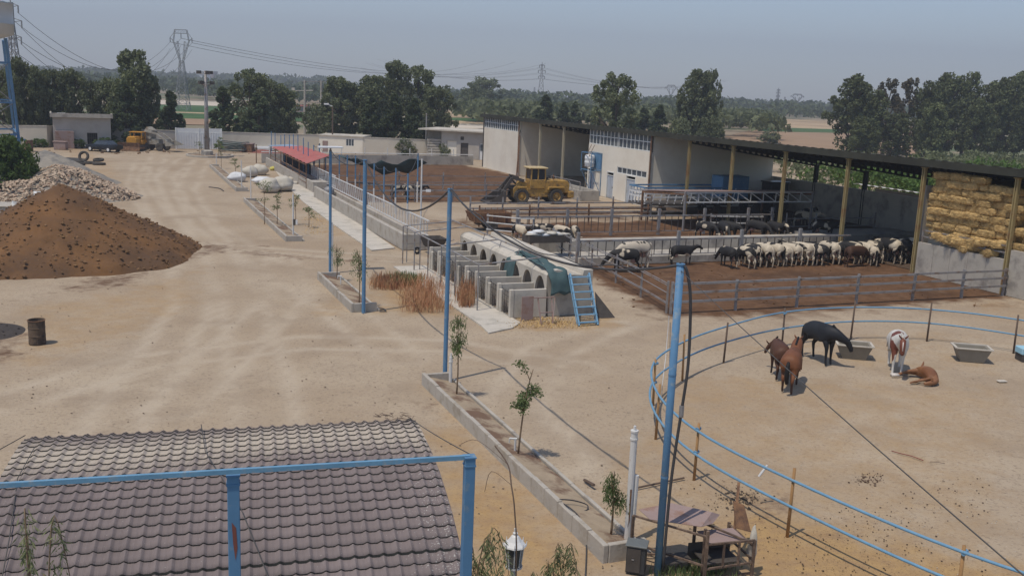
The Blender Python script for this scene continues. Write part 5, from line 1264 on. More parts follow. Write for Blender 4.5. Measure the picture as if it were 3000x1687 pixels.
m_grav=mat('grey_gravel',(.27,.24,.20),.95,.15,3,.6,coord='World',col2=(.16,.15,.14),mix2=.45,scale2=1)
heap('gravel_heap','dark-edged grey gravel heap behind the broken bricks','gravel heap',[(-43.0,89,6.4,5.0,3.1),(-40.5,86,4,4,1.6)],m_grav,.35,.1)
def rubble():
    bb=MB(); rs=random.Random(5)
    for i in range(2600):
        a=rs.random()*6.28; u=rs.random()**.55; cx,cy=-37.6,79.5
        x=cx+6.6*u*math.cos(a);y=cy+6.0*u*math.sin(a)*(1-.3*math.cos(a)); z=2.6*max(0,1-u)**.85*(1+.3*noise.noise(Vector((x*.4,y*.4,0))))
        s=rs.uniform(.07,.24); M_=Matrix.Rotation(rs.random()*6.28,4,'Z')@Matrix.Rotation(rs.uniform(-.7,.7),4,'X')@Matrix.Rotation(rs.uniform(-.7,.7),4,'Y')
        bb.box((x,y,max(.03,z)),(s*1.5,s*rs.uniform(.6,1),s*rs.uniform(.45,.8)),M=M_)
    return tag(bb.build('brick_rubble',m_brick),'pale heap of broken bricks behind the soil heap','rubble',kind='stuff')
rubble(); heap('rubble_bed','sandy bed beneath the broken bricks','rubble',[(-37.6,79.5,6.2,5.6,2.4)],m_grav,.4,.1,kind='stuff')
for i,(x,y) in enumerate(((150,572),(175,580),(60,605))):
    g=G(x,y+40); z=ht(g,y); b=MB(); b.M=Matrix.Translation((g.x,g.y,z))@Matrix.Rotation(.5+i*.8,4,'Z')@Matrix.Rotation(.3,4,'X')
    for k in (-.4,.4): b.bz(-1.1,1.1,k-.04,k+.04,-.1,.1)
    for k in (-1.0,0,1.0): b.bz(k-.1,k+.1,-.45,.45,.1,.14)
    tag(b.build('pallet_board',m_whitep),['broken pale pallet half buried on top of the brick rubble','second pale pallet on the brick rubble, turned sideways','pale pallet lying at the left edge of the brick rubble'][i],'pallet')
g=G(15,640); b=MB(); b.M=Matrix.Translation((g.x,g.y,0)); b.bz(-1.2,1.,-1,1,0,.9); b.bz(-1.3,1.1,-1.1,1.1,.9,1.0); tag(b.build('concrete_block',m_conc,bevel=.06),'low grey concrete block at the left edge beside the brick rubble','block')
# low heap in a blackish colour
heap('dark_heap','low ash heap at the left edge by the rusty barrel','ash heap',[(G(-20,975).x-.9,G(-20,975).y,1.9,1.5,.3)],mat('blackish',(.06,.05,.045),.95,.3,3,.5),.2,.1,clods=60,csz=(.04,.12),clabel='grey lumps in the ash heap')
# barrel
g=G(110,1006); t=thing('oil_barrel','rusty brown open barrel standing alone on the left of the yard','barrel',(g.x,g.y,0))
b=MB(RM[t.name]); b.lathe([(.0,.02),(.28,.0),(.3,.02),(.29,.3),(.305,.32),(.29,.34),(.29,.6),(.305,.62),(.29,.64),(.29,.88),(.305,.9),(.27,.9),(.265,.5),(0,.45)],n=24); b.build('barrel_body',mat('rusty_barrel',(.12,.085,.06),.85,.3,4,.3,col2=(.05,.04,.035),mix2=.46,scale2=3),t,smooth=False)
b=MB(RM[t.name]); b.lathe([(.30,.875),(.315,.885),(.315,.905),(.29,.91)],n=24); b.build('rim',m_rust,t)
# debris on the ground
def scatter(label,n,reg,s0,s1,m,name,gauss=False):
    bb=MB()
    for i in range(n):
        x=random.uniform(reg[0],reg[1]); y=reg[2]+(reg[3]-reg[2])*random.random()
        if gauss: x=random.gauss((reg[0]+reg[1])/2,(reg[1]-reg[0])/3.6); y=random.gauss((reg[2]+reg[3])/2,(reg[3]-reg[2])/3.6)
        g=G(x,y); s=s0+(s1-s0)*random.random()**3
        if noise.noise(Vector((g.x*.35,g.y*.35,label.__len__())))<random.uniform(-.3,.25) and not gauss: continue
        bb.blob((g.x,g.y,s*.12),(s,s*random.uniform(.6,1),s*.45),i,.35,5,3)
    tag(bb.build(name,m),label,'pebbles',kind='stuff')
m_fleck=mat('ground_lumps',(.2,.15,.105),.95,.3,3)
scatter('small brown dung lumps and stones strewn over the yard',2600,(0,1900,700,1687),.005,.038,m_fleck,'dung_lumps')
scatter('dark dung lumps on the yellow sand of the horse ring',1500,(1980,2900,1400,1687),.006,.028,mat('dung',(.09,.06,.04),.95,.3,4),'dung_lumps')
scatter('pale pebbles on the horse ring sand',900,(2000,3000,1050,1687),.005,.018,m_concl,'pebbles')
scatter('brown clods in the cattle pen',500,(1700,2950,790,900),.02,.09,m_pile,'dung_lumps')
scatter('dark dung heap by the ring rail',90,(2500,2590,1385,1420),.015,.045,mat('dung2',(.12,.075,.05),.95,.3,4),'dung_lumps',True)
scatter('clumped dark dung under the near ring rail',260,(2115,2230,1430,1485),.012,.045,mat('dung3',(.10,.075,.055),.95,.3,4),'dung_lumps',True)
scatter('stones and rubble along the far wall',260,(60,1270,440,452),.05,.3,m_clod,'rubble_lumps')
# tyres
def tyre(x,yb,r,label,stand=False,z=0):
    g=G(x,yb); b=MB(); b.M=Matrix.Translation((g.x,g.y,z+(r if stand else .12)))@(Matrix.Rotation(R_(75),4,'X') if stand else Matrix.Rotation(random.uniform(-.15,.15),4,'X'))
    b.lathe([(r*.58,-.11),(r*.9,-.13),(r,-.08),(r,.08),(r*.9,.13),(r*.58,.11),(r*.62,0),(r*.58,-.11)],n=22); tag(b.build('old_tyre',m_tyre,smooth=True),label,'tyre','old tyres dumped in the yard')
tyre(246,474,.62,'large old tyre standing upright in the tyre dump',True)
tyre(230,478,.65,'old tyre lying at the left end of the tyre dump'); tyre(236,484,.5,'small old tyre lying in front of the upright one')
tyre(262,480,.6,'old tyre lying in the middle of the tyre dump'); tyre(290,483,.72,'large old tyre lying at the right end of the dump'); tyre(289,479,.6,'old tyre stacked on top of the right-hand one',False,.28)
# car
g=G(306,444); t=thing('parked_car','black saloon car parked before the flat-roofed hut','car',(g.x,g.y,0))
CR=R_(-20); cm=Matrix.Translation(g)@Matrix.Rotation(CR,4,'Z')@Matrix.Scale(1.06,4)
def loft(b,secs,closed_ends=True):
    n=len(secs[0]); vs=[p for s in secs for p in s]; fs=[]
    for i in range(len(secs)-1):
        for k in range(n): fs.append((i*n+k,i*n+(k+1)%n,(i+1)*n+(k+1)%n,(i+1)*n+k))
    if closed_ends: fs+= [tuple(range(n))[::-1],tuple((len(secs)-1)*n+k for k in range(n))]
    b.add(vs,fs)
b=MB(cm); secs=[]
for x,zb,zt,w_ in ((-2.3,.45,.68,.72),(-2.2,.3,.78,.8),(-1.2,.25,.86,.86),(0,.22,.88,.87),(1.2,.25,.9,.86),(2.0,.3,.9,.82),(2.25,.4,.84,.78)):
    secs.append([(x,-w_,zb),(x,-w_*1.02,(zb+zt)/2),(x,-w_*.93,zt),(x,0,zt+.03),(x,w_*.93,zt),(x,w_*1.02,(zb+zt)/2),(x,w_,zb)])
loft(b,secs); b.build('body',m_black,t,smooth=False)
b=MB(cm); secs=[]
for x,z,w_ in ((-1.15,.88,.76),(-.45,1.36,.6),(.75,1.4,.6),(1.55,.92,.74)):
    secs.append([(x,-w_,z if z<1 else z),(x,w_,z)])
b.add([(-1.0,-.8,.87),(-.45,-.62,1.36),(.8,-.62,1.38),(1.4,-.78,.9),(-1.0,.8,.87),(-.45,.62,1.36),(.8,.62,1.38),(1.4,.78,.9)],[(0,3,2,1),(4,5,6,7),(0,1,5,4),(2,3,7,6)]); b.build('windows',mat('car_window',(.035,.042,.05),.1,.1,spec=.9),t)
b=MB(cm); b.add([(-.48,-.65,1.345),(.83,-.65,1.365),(.83,.65,1.365),(-.48,.65,1.345),(-.3,-.5,1.39),(.6,-.5,1.42),(.6,.5,1.42),(-.3,.5,1.39)],[(0,1,5,4),(1,2,6,5),(2,3,7,6),(3,0,4,7),(4,5,6,7)]); b.build('roof',m_black,t)
for x in (-1.4,1.4):
    for y in (-.82,.82):
        b=MB(cm@Matrix.Translation((x,y,.31))); b.lathe([(.0,-.09),(.2,-.1),(.3,-.09),(.31,0),(.3,.09),(.2,.1),(0,.09)],n=18,ax='y'); w_=b.build('wheel',m_dark,t)
        b=MB(cm@Matrix.Translation((x,y+(-.1 if y<0 else .1),.31))); b.lathe([(.0,-.015),(.19,-.01),(.19,.01),(0,.015)],n=14,ax='y'); b.build('hubcap',m_white,w_)
for y in (-.6,.6): b=MB(cm); b.box((-2.29,y,.6),(.06,.3,.14)); b.build('headlight',m_white,t)
# orange tracked machine and old grey loader
def far_mach(x,yb,label,name,cat,rot): 
    g=G(x,yb); t=thing(name,label,cat,(g.x,g.y,0),rot); return t,RM[t.name]
t,M_=far_mach(398,441,'orange bulldozer with rusty blade beside the hut bushes','bulldozer','bulldozer',R_(-95))
b=MB(M_); b.bz(-1.6,1.2,-.55,.55,.7,1.9); b.bz(-1.6,-.2,-.9,.9,.8,1.4); b.bz(.2,1.2,-.7,.7,1.0,1.7); b.build('body',m_orange,t,bevel=.06)
b=MB(M_)
for y in (-.9,.9): b.prism([(-1.6,y-.22,.1),(1.3,y-.22,.1),(1.6,y-.22,.4),(1.3,y-.22,.75),(-1.6,y-.22,.75),(-1.9,y-.22,.4)],(0,.44,0))
b.build('tracks',m_greas,t)
b=MB(M_); 
for y in (-.8,.8): b.bz(-1.3,-1.2,y-.05,y+.05,1.4,2.4); b.bz(-.2,-.1,y-.05,y+.05,1.6,2.4)
b.bz(-1.4,0,-.9,.9,2.4,2.5); b.build('canopy',m_orange,t)
b=MB(M_); b.prism([(1.9,-1.5,.05),(2.1,-1.5,.05),(1.95,-1.5,.6),(2.1,-1.5,1.15),(1.9,-1.5,1.15),(1.75,-1.5,.6)],(0,3.0,0)); b.beam((0,-1.2,.4),(1.9,-1.3,.4),.15); b.beam((0,1.2,.4),(1.9,1.3,.4),.15); b.build('blade',m_rust,t)
b=MB(M_); b.tube([(.6,.2,1.7),(.6,.2,2.5)],.06,8); b.build('exhaust',m_rust,t)
t,M_=far_mach(458,441,'dusty grey old loader with raised arms and tilted bucket','old_loader','loader',R_(-15))
b=MB(M_); b.bz(-1.6,.8,-.5,.5,.8,1.6); b.prism([(-1.7,-.6,1.5),(-.4,-.6,1.5),(-.2,-.6,2.7),(-1.0,-.6,3.2),(-1.6,-.6,2.4)],(0,1.2,0)); b.build('body',m_ygrey,t,bevel=.05)
b=MB(M_)
for y in (-.7,.7): b.beam((-1.2,y,2.6),(.6,y,2.3),.2); b.beam((.6,y,2.3),(2.2,y,1.3),.2)
b.build('lift_arm',m_ygrey,t)
b=MB(M_); b.add([(1.9,-1.1,1.6),(1.9,1.1,1.6),(2.2,1.1,.7),(2.2,-1.1,.7),(3.7,-1.1,.9),(3.7,1.1,.9)],[(0,1,2,3),(3,2,5,4),(0,3,4),(1,5,2)]); b.build('bucket',m_ygrey,t)
for x in (-1.3,1.1):
    for y in (-.8,.8): b=MB(M_@Matrix.Translation((x,y,.55))); b.lathe([(0,-.1),(.3,-.15),(.55,-.12),(.55,.12),(.3,.15),(0,.1)],n=16,ax='y'); b.build('wheel',m_tyre,t)
# coiled pipe, rusty tank, debris at wall
g=G(683,444); b=MB(); 
for k in range(9):
    rr=2.0+.12*math.sin(k*2.1); cz=.25+k*.13; b.tube([(g.x+rr*math.cos(a_*2*math.pi/26)+.2*math.sin(k),g.y+rr*math.sin(a_*2*math.pi/26),cz+.1*math.sin(a_*.5+k)) for a_ in range(27)],.07,5)
tag(b.build('pipe_coil',mat('grey_green_pipe',(.13,.15,.14),.5,.2,2),smooth=True),'big coil of grey green pipe lying by the far wall','pipe coil')
g=G(727,446); t=thing('rusty_tank','square rusty tank with a white lid beside the pipe coil','tank',(g.x,g.y,0))
b=MB(RM[t.name]); b.bz(-.75,.75,-.7,.7,0,1.15); b.build('tank_body',m_rust,t,bevel=.05); b=MB(RM[t.name]); b.bz(-.8,.8,-.75,.75,1.15,1.25); b.build('lid',m_rustl,t)
b=MB(); g=G(775,440); b.box((g.x,g.y,.45),(3.4,1.4,.2),.1); b.box((g.x+.3,g.y-.4,.25),(2.4,1.4,.3),.3); tag(b.build('board_stack',m_white),'flat pale boards stacked beneath the wall conifer','boards')
heap('red_earth_heap','small heap of reddish earth by the stacked boards','earth heap',[(G(770,447).x,G(770,447).y,3.2,1.6,.45)],m_red,.3,.05)
g=G(113,445); b=MB(); b.M=Matrix.Translation((g.x-1.2,g.y,0)); b.lathe([(0,0),(.5,0),(.5,1.4),(0,1.4)],n=14); tag(b.build('rusty_drum',m_rust),'rusty red drum beside the green bush at the left wall','drum')
g=G(185,438); b=MB(); b.box((g.x,g.y-.6,.5),(1.6,.8,1.0)); b.box((g.x,g.y-.6,1.05),(1.8,.95,.12)); tag(b.build('stone_bench',m_rustl,bevel=.04),'pale stone block against the hut side wall','block')
# grey water tank behind corral
g=G(1168,452); t=thing('water_tank','low grey cylindrical water tank lying below the cream wall','tank',(g.x,g.y,0))
b=MB(Matrix.Translation((g.x,g.y,.9))); b.lathe([(0,-2.0),(.7,-2.0),(.8,-1.9),(.8,1.9),(.7,2.0),(0,2.0)],n=18,ax='x'); b.build('tank_body',m_blueroof,t,smooth=True)
b=MB(); 
for dx in (-1.3,1.3): b.bz(g.x+dx-.15,g.x+dx+.15,g.y-.6,g.y+.6,0,.3)
b.build('cradle',m_conc,t)
g=G(1275,460); b=MB(); 
for k in range(7): b.box((g.x+random.uniform(-.06,.06),g.y,.2+k*.38),(2.3,1.2,.3),random.uniform(-.05,.05))
tag(b.build('block_stack',m_conc),'tall stack of grey cement blocks left of the grey building','block stack')
# rusty post at left
g=G(112,526); h=ht(g,455); t=thing('rusty_post','rusty steel post with brackets beside the leafy tree','post',(g.x,g.y,0))
b=MB(); b.beam((g.x,g.y,0),(g.x,g.y,h),.35,.2); b.build('post',m_rust,t); b=MB(); b.beam((g.x-.7,g.y,h*.8),(g.x+.6,g.y,h*.85),.1); b.beam((g.x,g.y,h*.3),(g.x+1.0,g.y,h*.45),.12); b.bz(g.x-.8,g.x+.8,g.y-.4,g.y+.4,0,.25); b.build('brackets',m_rust,t)
# rusty stake by sacks
g=G(751,478); t,g2,h2=vpole('iron_stake','thin rusty stake standing behind the white sacks','stake',751,478,423,.06,m_rust)
# white big sacks
def sack(x,yb,rx,rz,label,m=m_sack,ry=None):
    g=G(x,yb); b=MB(); b.blob((g.x,g.y+(ry or rx)*.8,rz*.8),(rx,ry or rx*.9,rz),int(x),.13,18,12,1.6); 
    for i,v in enumerate(b.v): v.z=max(0.0,v.z)
    return tag(b.build('bulk_sack',m,smooth=True),label,'sack')
sack(783,566,.95,.75,'big white bulk sack lying left of the pair by the footpath'); sack(822,562,1.0,.75,'big white bulk sack lying right of the pair by the footpath')
sack(728,520,.85,.65,'white bulk sack with an open mouth behind the farthest planter'); sack(757,514,.9,.6,'white bulk sack right of the open-mouthed one')
sack(690,533,.9,.5,'heap of white and blue plastic sacks behind the farthest planter',m_sackc); sack(764,540,1.0,.38,'flat white and blue sacks between the big bulk sacks',m_sackc,.8)
sack(798,500,.4,.25,'small yellow sack beside the far feed bunk',mat('yellow_sack',(.5,.45,.12),.8))
sack(849,532,.4,.25,'small crumpled white sack beside the feed bunk'); sack(862,541,.35,.18,'flat crumpled white sack nearest the feed bunk')
# floodlight mast
g=G(607,458); h=ht(g,208); t=thing('floodlight_mast','tall grey mast with a crown of floodlights in the round planter','light mast',(g.x,g.y,0))
b=MB(); b.tube([(g.x,g.y,0),(g.x,g.y,h)],[.34,.16],14); b.build('mast',m_grayst,t,smooth=True)
b=MB(); b.lathe([(.8,0),(.8,.7),(.5,.85),(0,.85)],(g.x,g.y,0),8); b.build('base',m_conc,t)
for i in range(6):
    a=i*math.pi/3; b=MB(); zz=h-.2 if i%2 else h-1.5; c=Vector((g.x+math.cos(a)*.85,g.y+math.sin(a)*.85,zz)); b.beam((g.x,g.y,zz),c,.1); b.box(c,(.55,.35,.4),a); b.build('floodlight',m_greas,t)
b=MB(); b.lathe([(.6,h-.45),(.6,h-.35)],(g.x,g.y,0),12); b.lathe([(.7,h-1.8),(.7,h-1.7)],(g.x,g.y,0),12); b.build('ring',m_grayst,t)
# power poles, street lamp
pp=[]
for x,yb,yt,lab in ((893,396,235,'concrete power pole with crossarm, left of the pair'),(941,398,237,'plain concrete power pole, right of the pair')):
    g=G(x,yb); h=ht(g,yt); t=thing('power_pole',lab,'power pole',(g.x,g.y,0)); b=MB(); b.tube([(g.x,g.y,0),(g.x,g.y,h)],[.3,.17],8); b.build('pole',m_conc,t); pp.append((g,h,t))
g,h,t=pp[0]; b=MB(); b.beam((g.x-1.8,g.y,h*.8),(g.x+1.6,g.y,h*.8+.2),.16); b.box((g.x-2.2,g.y,h*.83),(.6,.4,.5)); b.build('crossarm',m_concl,t)
b=MB(); b.beam((pp[0][0].x-.5,pp[0][0].y,pp[0][1]-.3),(pp[1][0].x+2,pp[1][0].y,pp[1][1]-.1),.16); b.build('top_beam',m_grayst,t)
b=MB(); 
for z in (.25,.55): b.beam((pp[0][0].x-.5,pp[0][0].y,pp[0][1]*z),(pp[1][0].x+1,pp[1][0].y,pp[1][1]*z),.15)
b.build('tie_beam',m_rust,t)
t,g,h=vpole('lamp_pole','thin wooden lamp pole rising before the cream wall house','lamp pole',974,446,312,.11,m_woodg)
b=MB(); b.beam((g.x,g.y,h),(g.x-.9,g.y,h+.3),.08); b.box((g.x-.9,g.y,h+.3),(.7,.4,.22)); b.build('lamp_head',m_white,t)
t,g,h=vpole('blue_mast','slim blue antenna mast between the conifers and the wall','mast',721,416,325,.12,m_bluel)
b=MB(); 
for z in (.95,.85,.75): b.beam((g.x-.6,g.y,h*z),(g.x+.3,g.y,h*z),.08)
b.build('antenna_arm',m_bluel,t)
t,g,h=vpole('lamp_pole','thin grey pole left of the small grey building','pole',1247,455,332,.1,m_grayst)
t,g,h=vpole('lamp_pole','thin grey pole standing at the corner of the far cream block','pole',1414,488,330,.1,m_greas)
# ------------------------------------------------------------ yellow wheel loader
lo=W(39.0,-9.4); LM=Matrix.Translation(lo)@Matrix.Rotation(PHI-math.pi/2+R_(-4),4,'Z')    # forward = -q
t=thing('wheel_loader','yellow wheel loader with a dark bucket parked by the rail fence','wheel loader',lo,PHI-math.pi/2+R_(-4))
L=RM[t.name]
b=MB(L); b.prism([(-3.0,-.75,.95),(-.6,-.75,.95),(-.6,-.75,2.05),(-1.2,-.75,2.15),(-2.8,-.75,2.1),(-3.05,-.75,1.8)],(0,1.5,0)); b.build('engine_hood',m_yellow,t,bevel=.07)
b=MB(L); b.bz(-2.9,-1.9,-.77,-.752,1.85,2.0); b.bz(-3.07,-3.02,-.5,.5,1.1,1.8); b.build('grille',m_greas,t)
b=MB(L); b.bz(-3.4,-2.9,-1.0,1.0,.55,1.15); b.build('counterweight',m_yellow,t,bevel=.05)
b=MB(L); b.bz(-1.0,1.0,-.7,.7,.6,1.35); b.prism([(1.0,-.45,.5),(2.2,-.45,.5),(2.3,-.45,1.3),(1.6,-.45,2.0),(.95,-.45,1.9)],(0,.9,0)); b.bz(-2.2,-.6,-1.05,-.72,.95,1.15); b.build('chassis',m_yellow,t,bevel=.04)
b=MB(L); b.bz(-.7,.75,-.78,.78,1.35,2.15); b.build('cab_base',m_yellow,t,bevel=.04)
b=MB(L); b.bz(-.62,.68,-.7,.7,2.15,3.1); b.build('cab_glass',m_glass,t)
b=MB(L)
for x in (-.66,.05,.7):
    for y in (-.73,.73): b.beam((x,y,2.12),(x*.93,y*.95,3.14),.1)
b.bz(-.7,.75,-.76,-.7,2.1,2.2); b.build('cab_frame',m_yellow,t)
b=MB(L); b.bz(-.85,.95,-.88,.88,3.12,3.26); b.build('cab_roof',mat('pale_yellow_roof',(.5,.38,.2),.6,.12,3),t,bevel=.04)
b=MB(L)
for y in (-1.0,):
    for z in (.55,.8,1.05,1.3): b.bz(-.65,-.1,y-.1,y,z,z+.04)
    b.bz(-.68,-.62,y-.08,y-.02,.5,1.4);b.bz(-.13,-.07,y-.08,y-.02,.5,1.4)
b.build('ladder',m_yellow,t)
for y in (-1.0,1.0):
    b=MB(L); b.prism([(-2.5,y-.22,1.45),(-1.0,y-.22,1.45),(-.85,y-.22,1.3),(-.9,y-.22,1.5),(-1.1,y-.22,1.55),(-2.4,y-.22,1.55)],(0,.44,0)); b.prism([(.9,y-.22,1.3),(1.2,y-.22,1.55),(2.1,y-.22,1.55),(2.1,y-.22,1.45),(1.25,y-.22,1.45)],(0,.44,0)); b.build('mudguard',m_yellow,t)
def bigwheel(x,y):
    R1=.68; b=MB(L@Matrix.Translation((x,y,R1))); b.lathe([(.38,-.2),(.6,-.24),(R1-.03,-.2),(R1-.03,.2),(.6,.24),(.38,.2),(.38,-.2)],n=28,ax='y')
    for k in range(22):
        a=2*math.pi*k/22
        for s_ in (-1,1):
            Mx=Matrix.Rotation(-a,4,'Y')@Matrix.Translation((R1-.02,s_*.11,0))@Matrix.Rotation(s_*.5,4,'X'); c=[Mx@Vector(v) for v in ((-.03,-.13,-.03),(.03,-.13,-.03),(.03,.13,-.03),(-.03,.13,-.03),(-.03,-.13,.03),(.03,-.13,.03),(.03,.13,.03),(-.03,.13,.03))]
            b.add(c,[(3,2,1,0),(4,5,6,7),(0,1,5,4),(1,2,6,5),(2,3,7,6),(3,0,4,7)])
    w_=b.build('wheel',m_tyre,t)
    s_=-1 if y<0 else 1
    b=MB(L@Matrix.Translation((x,y,R1))); b.lathe([(0,s_*.2),(.12,s_*.2),(.16,s_*.1),(.3,s_*.08),(.38,s_*.18),(.38,-s_*.1),(0,-s_*.1)],n=20,ax='y'); b.build('rim',m_yellow,w_,smooth=False)
for x in (-1.65,1.65):
    for y in (-1.0,1.0): bigwheel(x,y)
b=MB(L)
for y in (-.42,.42): b.beam((1.3,y,2.0),(2.4,y,2.3),.22,.28); b.beam((2.4,y,2.25),(3.3,y,.9),.2,.26)
b.tube([(1.6,0,1.4),(2.6,0,2.35)],.1,8); b.tube([(2.6,0,2.35),(3.5,0,1.3)],.08,8); b.tube([(1.8,-.45,1.0),(2.9,-.45,1.5)],.09,8); b.tube([(1.3,-.3,1.3),(1.6,-.3,2.3),(2.5,-.3,2.5)],.06,6); b.bz(1.9,2.9,-.4,.4,1.3,1.6); b.build('lift_arm',m_greas,t)
b=MB(L); pf=[(3.3,1.15),(3.25,.6),(3.35,.2),(3.6,.08),(4.9,.1),(4.9,.04),(3.55,.0),(3.25,.15),(3.15,.6),(3.2,1.2)]
b.prism([(x,-1.25,z) for x,z in pf],(0,2.5,0)); 
for y in (-1.27,1.22): b.prism([(3.2,y,1.18),(3.2,y,.1),(3.6,y,.02),(4.88,y,.06)],(0,.05,0))
b.build('bucket',m_greas,t)
b=MB(L); b.tube([(-1.6,.3,2.1),(-1.6,.3,2.6)],.06,8); b.build('exhaust',m_rust,t)
b=MB(L); b.lathe([(0,0),(.16,0),(.16,.2),(0,.22)],(-1.1,-.2,2.1),12); b.build('air_filter',m_greas,t)
b=MB(L@Matrix.Translation((-2.0,-.756,1.45))); b.lathe([(0,-.004),(.13,-.004),(.13,.004),(0,.004)],n=12,ax='y'); b.build('emblem',mat('green_emblem',(.05,.25,.12)),t)
# rusty tipping trailer
g=G(1440,672); t=thing('tipping_trailer','small rusty tipping trailer behind the calf hutches','trailer',(g.x,g.y,0),PHI+math.pi/2)
L=RM[t.name]@Matrix.Scale(.78,4)
b=MB(L); b.add([(-1.9,-.9,.75),(1.5,-.9,.75),(1.5,.9,.75),(-1.9,.9,.75),(-2.3,-1.0,1.65),(1.6,-1.0,1.65),(1.6,1.0,1.65),(-2.3,1.0,1.65)],[(0,3,2,1),(0,1,5,4),(1,2,6,5),(2,3,7,6),(3,0,4,7)])
for i in range(7): x=-2.1+i*.6; b.bz(x-.03,x+.03,-1.03,-.97,.7,1.9); b.bz(x-.03,x+.03,.97,1.03,.7,1.9)
ob=b.build('tipper_body',mat('tan_rusty_sheet',(.27,.15,.08),.85,.2,2,.2,col2=(.14,.07,.05),mix2=.46,scale2=2),t); s_=ob.modifiers.new('t','SOLIDIFY'); s_.thickness=.04
b=MB(L); b.bz(-1.6,2.0,-.5,.5,.5,.7); b.beam((1.9,0,.6),(3.2,0,.5),.12); b.build('drawbar',m_greas,t)
for y in (-.95,.95): b=MB(L@Matrix.Translation((-.2,y,.42))); b.lathe([(.0,-.08),(.3,-.12),(.42,-.09),(.42,.09),(.3,.12),(0,.08)],n=18,ax='y'); b.build('wheel',m_tyre,t)
# machine parts under the shed left bay
t=thing('fan_machine','grey farm machine with spoked wheels in the shade of the left shed bay','machine',W(28.5,2),PHI)
b=F_(); b.bz(27.5,29.6,1.5,3,.6,1.2); b.beam((27.5,1.4,0),(27.5,1.4,1.8),.1); b.beam((29.5,1.4,0),(29.5,1.4,1.8),.1); b.beam((27.3,1.4,1.7),(29.7,1.4,1.7),.12); b.build('frame',m_ygrey,t)
for s in (27.2,29.9):
    b=F_(); b.M=FM@Matrix.Translation((s,3.2,1.1)); b.lathe([(.9,-.1),(1.1,-.1),(1.1,.1),(.9,.1),(.9,-.1)],n=20,ax='x')
    for k in range(6): a=k*math.pi/3; b.beam((0,0,0),(0,math.cos(a)*.95,math.sin(a)*.95),.08)
    b.build('wheel',m_ygrey,t)
# pole logs near the fence
for k in range(5):
    b=F_(); b.tube([(35.5+k*.35,-8.5,.15+.12*(k%2)),(34.5+k*.3,-3.5,.15+.12*(k%2))],.12,8); tag(b.build('log_pole',m_woodg),'long grey pole lying in the stack behind the yellow loader','pole','grey poles stacked behind the yellow loader')
# ------------------------------------------------------------ water tower
g0=G(-30,470); tw=thing('water_tower','white steel water tank on blue legs at the far left','water tower',(g0.x,g0.y,0))
dT=(g0-Vector((0,0,CAMH))).dot(vF); zb=ht(G(-30,470),98); zt=ht(G(-30,470),8)
cx,cy=g0.x,g0.y; rT=84/FPX*dT
b=MB(); b.lathe([(0,zb-.6),(rT*.55,zb-.5),(rT,zb),(rT,zb+(zt-zb)*.33),(rT*1.015,zb+(zt-zb)*.34),(rT,zb+(zt-zb)*.35),(rT,zt),(rT*1.02,zt+.05),(0,zt+.9)],(cx,cy,0),40); b.build('tank',mat('white_tank_paint',(.5,.5,.48),.4,.05,.5,col2=(.42,.42,.4),mix2=.4),tw,smooth=True)
for (a,tp) in (((48,440),(20,100)),((62,462),(32,100)),((-90,440),(-70,100)),((-110,470),(-80,100))):
    f=G(*a); p=Vector((0,0,0)); hh=zb-.3
    d_=Vector((cx-f.x,cy-f.y,0)); top=f+d_*.27+Vector((0,0,hh)); b=MB(); b.beam(f,top,.25,.25); b.build('leg',m_blue,tw)
f1,f2=G(48,440),G(62,462); f3,f4=G(-90,440),G(-110,470)
def legp(f,u): 
    d_=Vector((cx-f.x,cy-f.y,0)); return f+d_*.27*u+Vector((0,0,(zb-.3)*u))
for u in (.2,.47,.8):
    b=MB()
    for p,q in ((f1,f3),(f2,f4),(f1,f2),(f3,f4)): b.beam(legp(p,u),legp(q,u),.2)
    b.build('cross_beam',m_blue,tw)
b=MB()
for p,q in ((f1,f3),(f2,f4)):
    for u0,u1 in ((.2,.47),(.47,.8)): b.beam(legp(p,u0),legp(q,u1),.07); b.beam(legp(q,u0),legp(p,u1),.07)
b.build('diagonal_rods',m_grayst,tw)
b=MB(); 
for dx in range(0,7): b.box((f2.x-6+dx,f2.y-1.0,2.3),(.9,1.8,.08))
b.beam((f2.x-8,f2.y-1.8,2.2),(f2.x+1.5,f2.y-1.8,2.2),.2); b.beam((f2.x-8,f2.y-1.8,1.2),(f2.x+1.,f2.y-1.8,1.2),.15); b.build('low_platform',m_blue,tw)
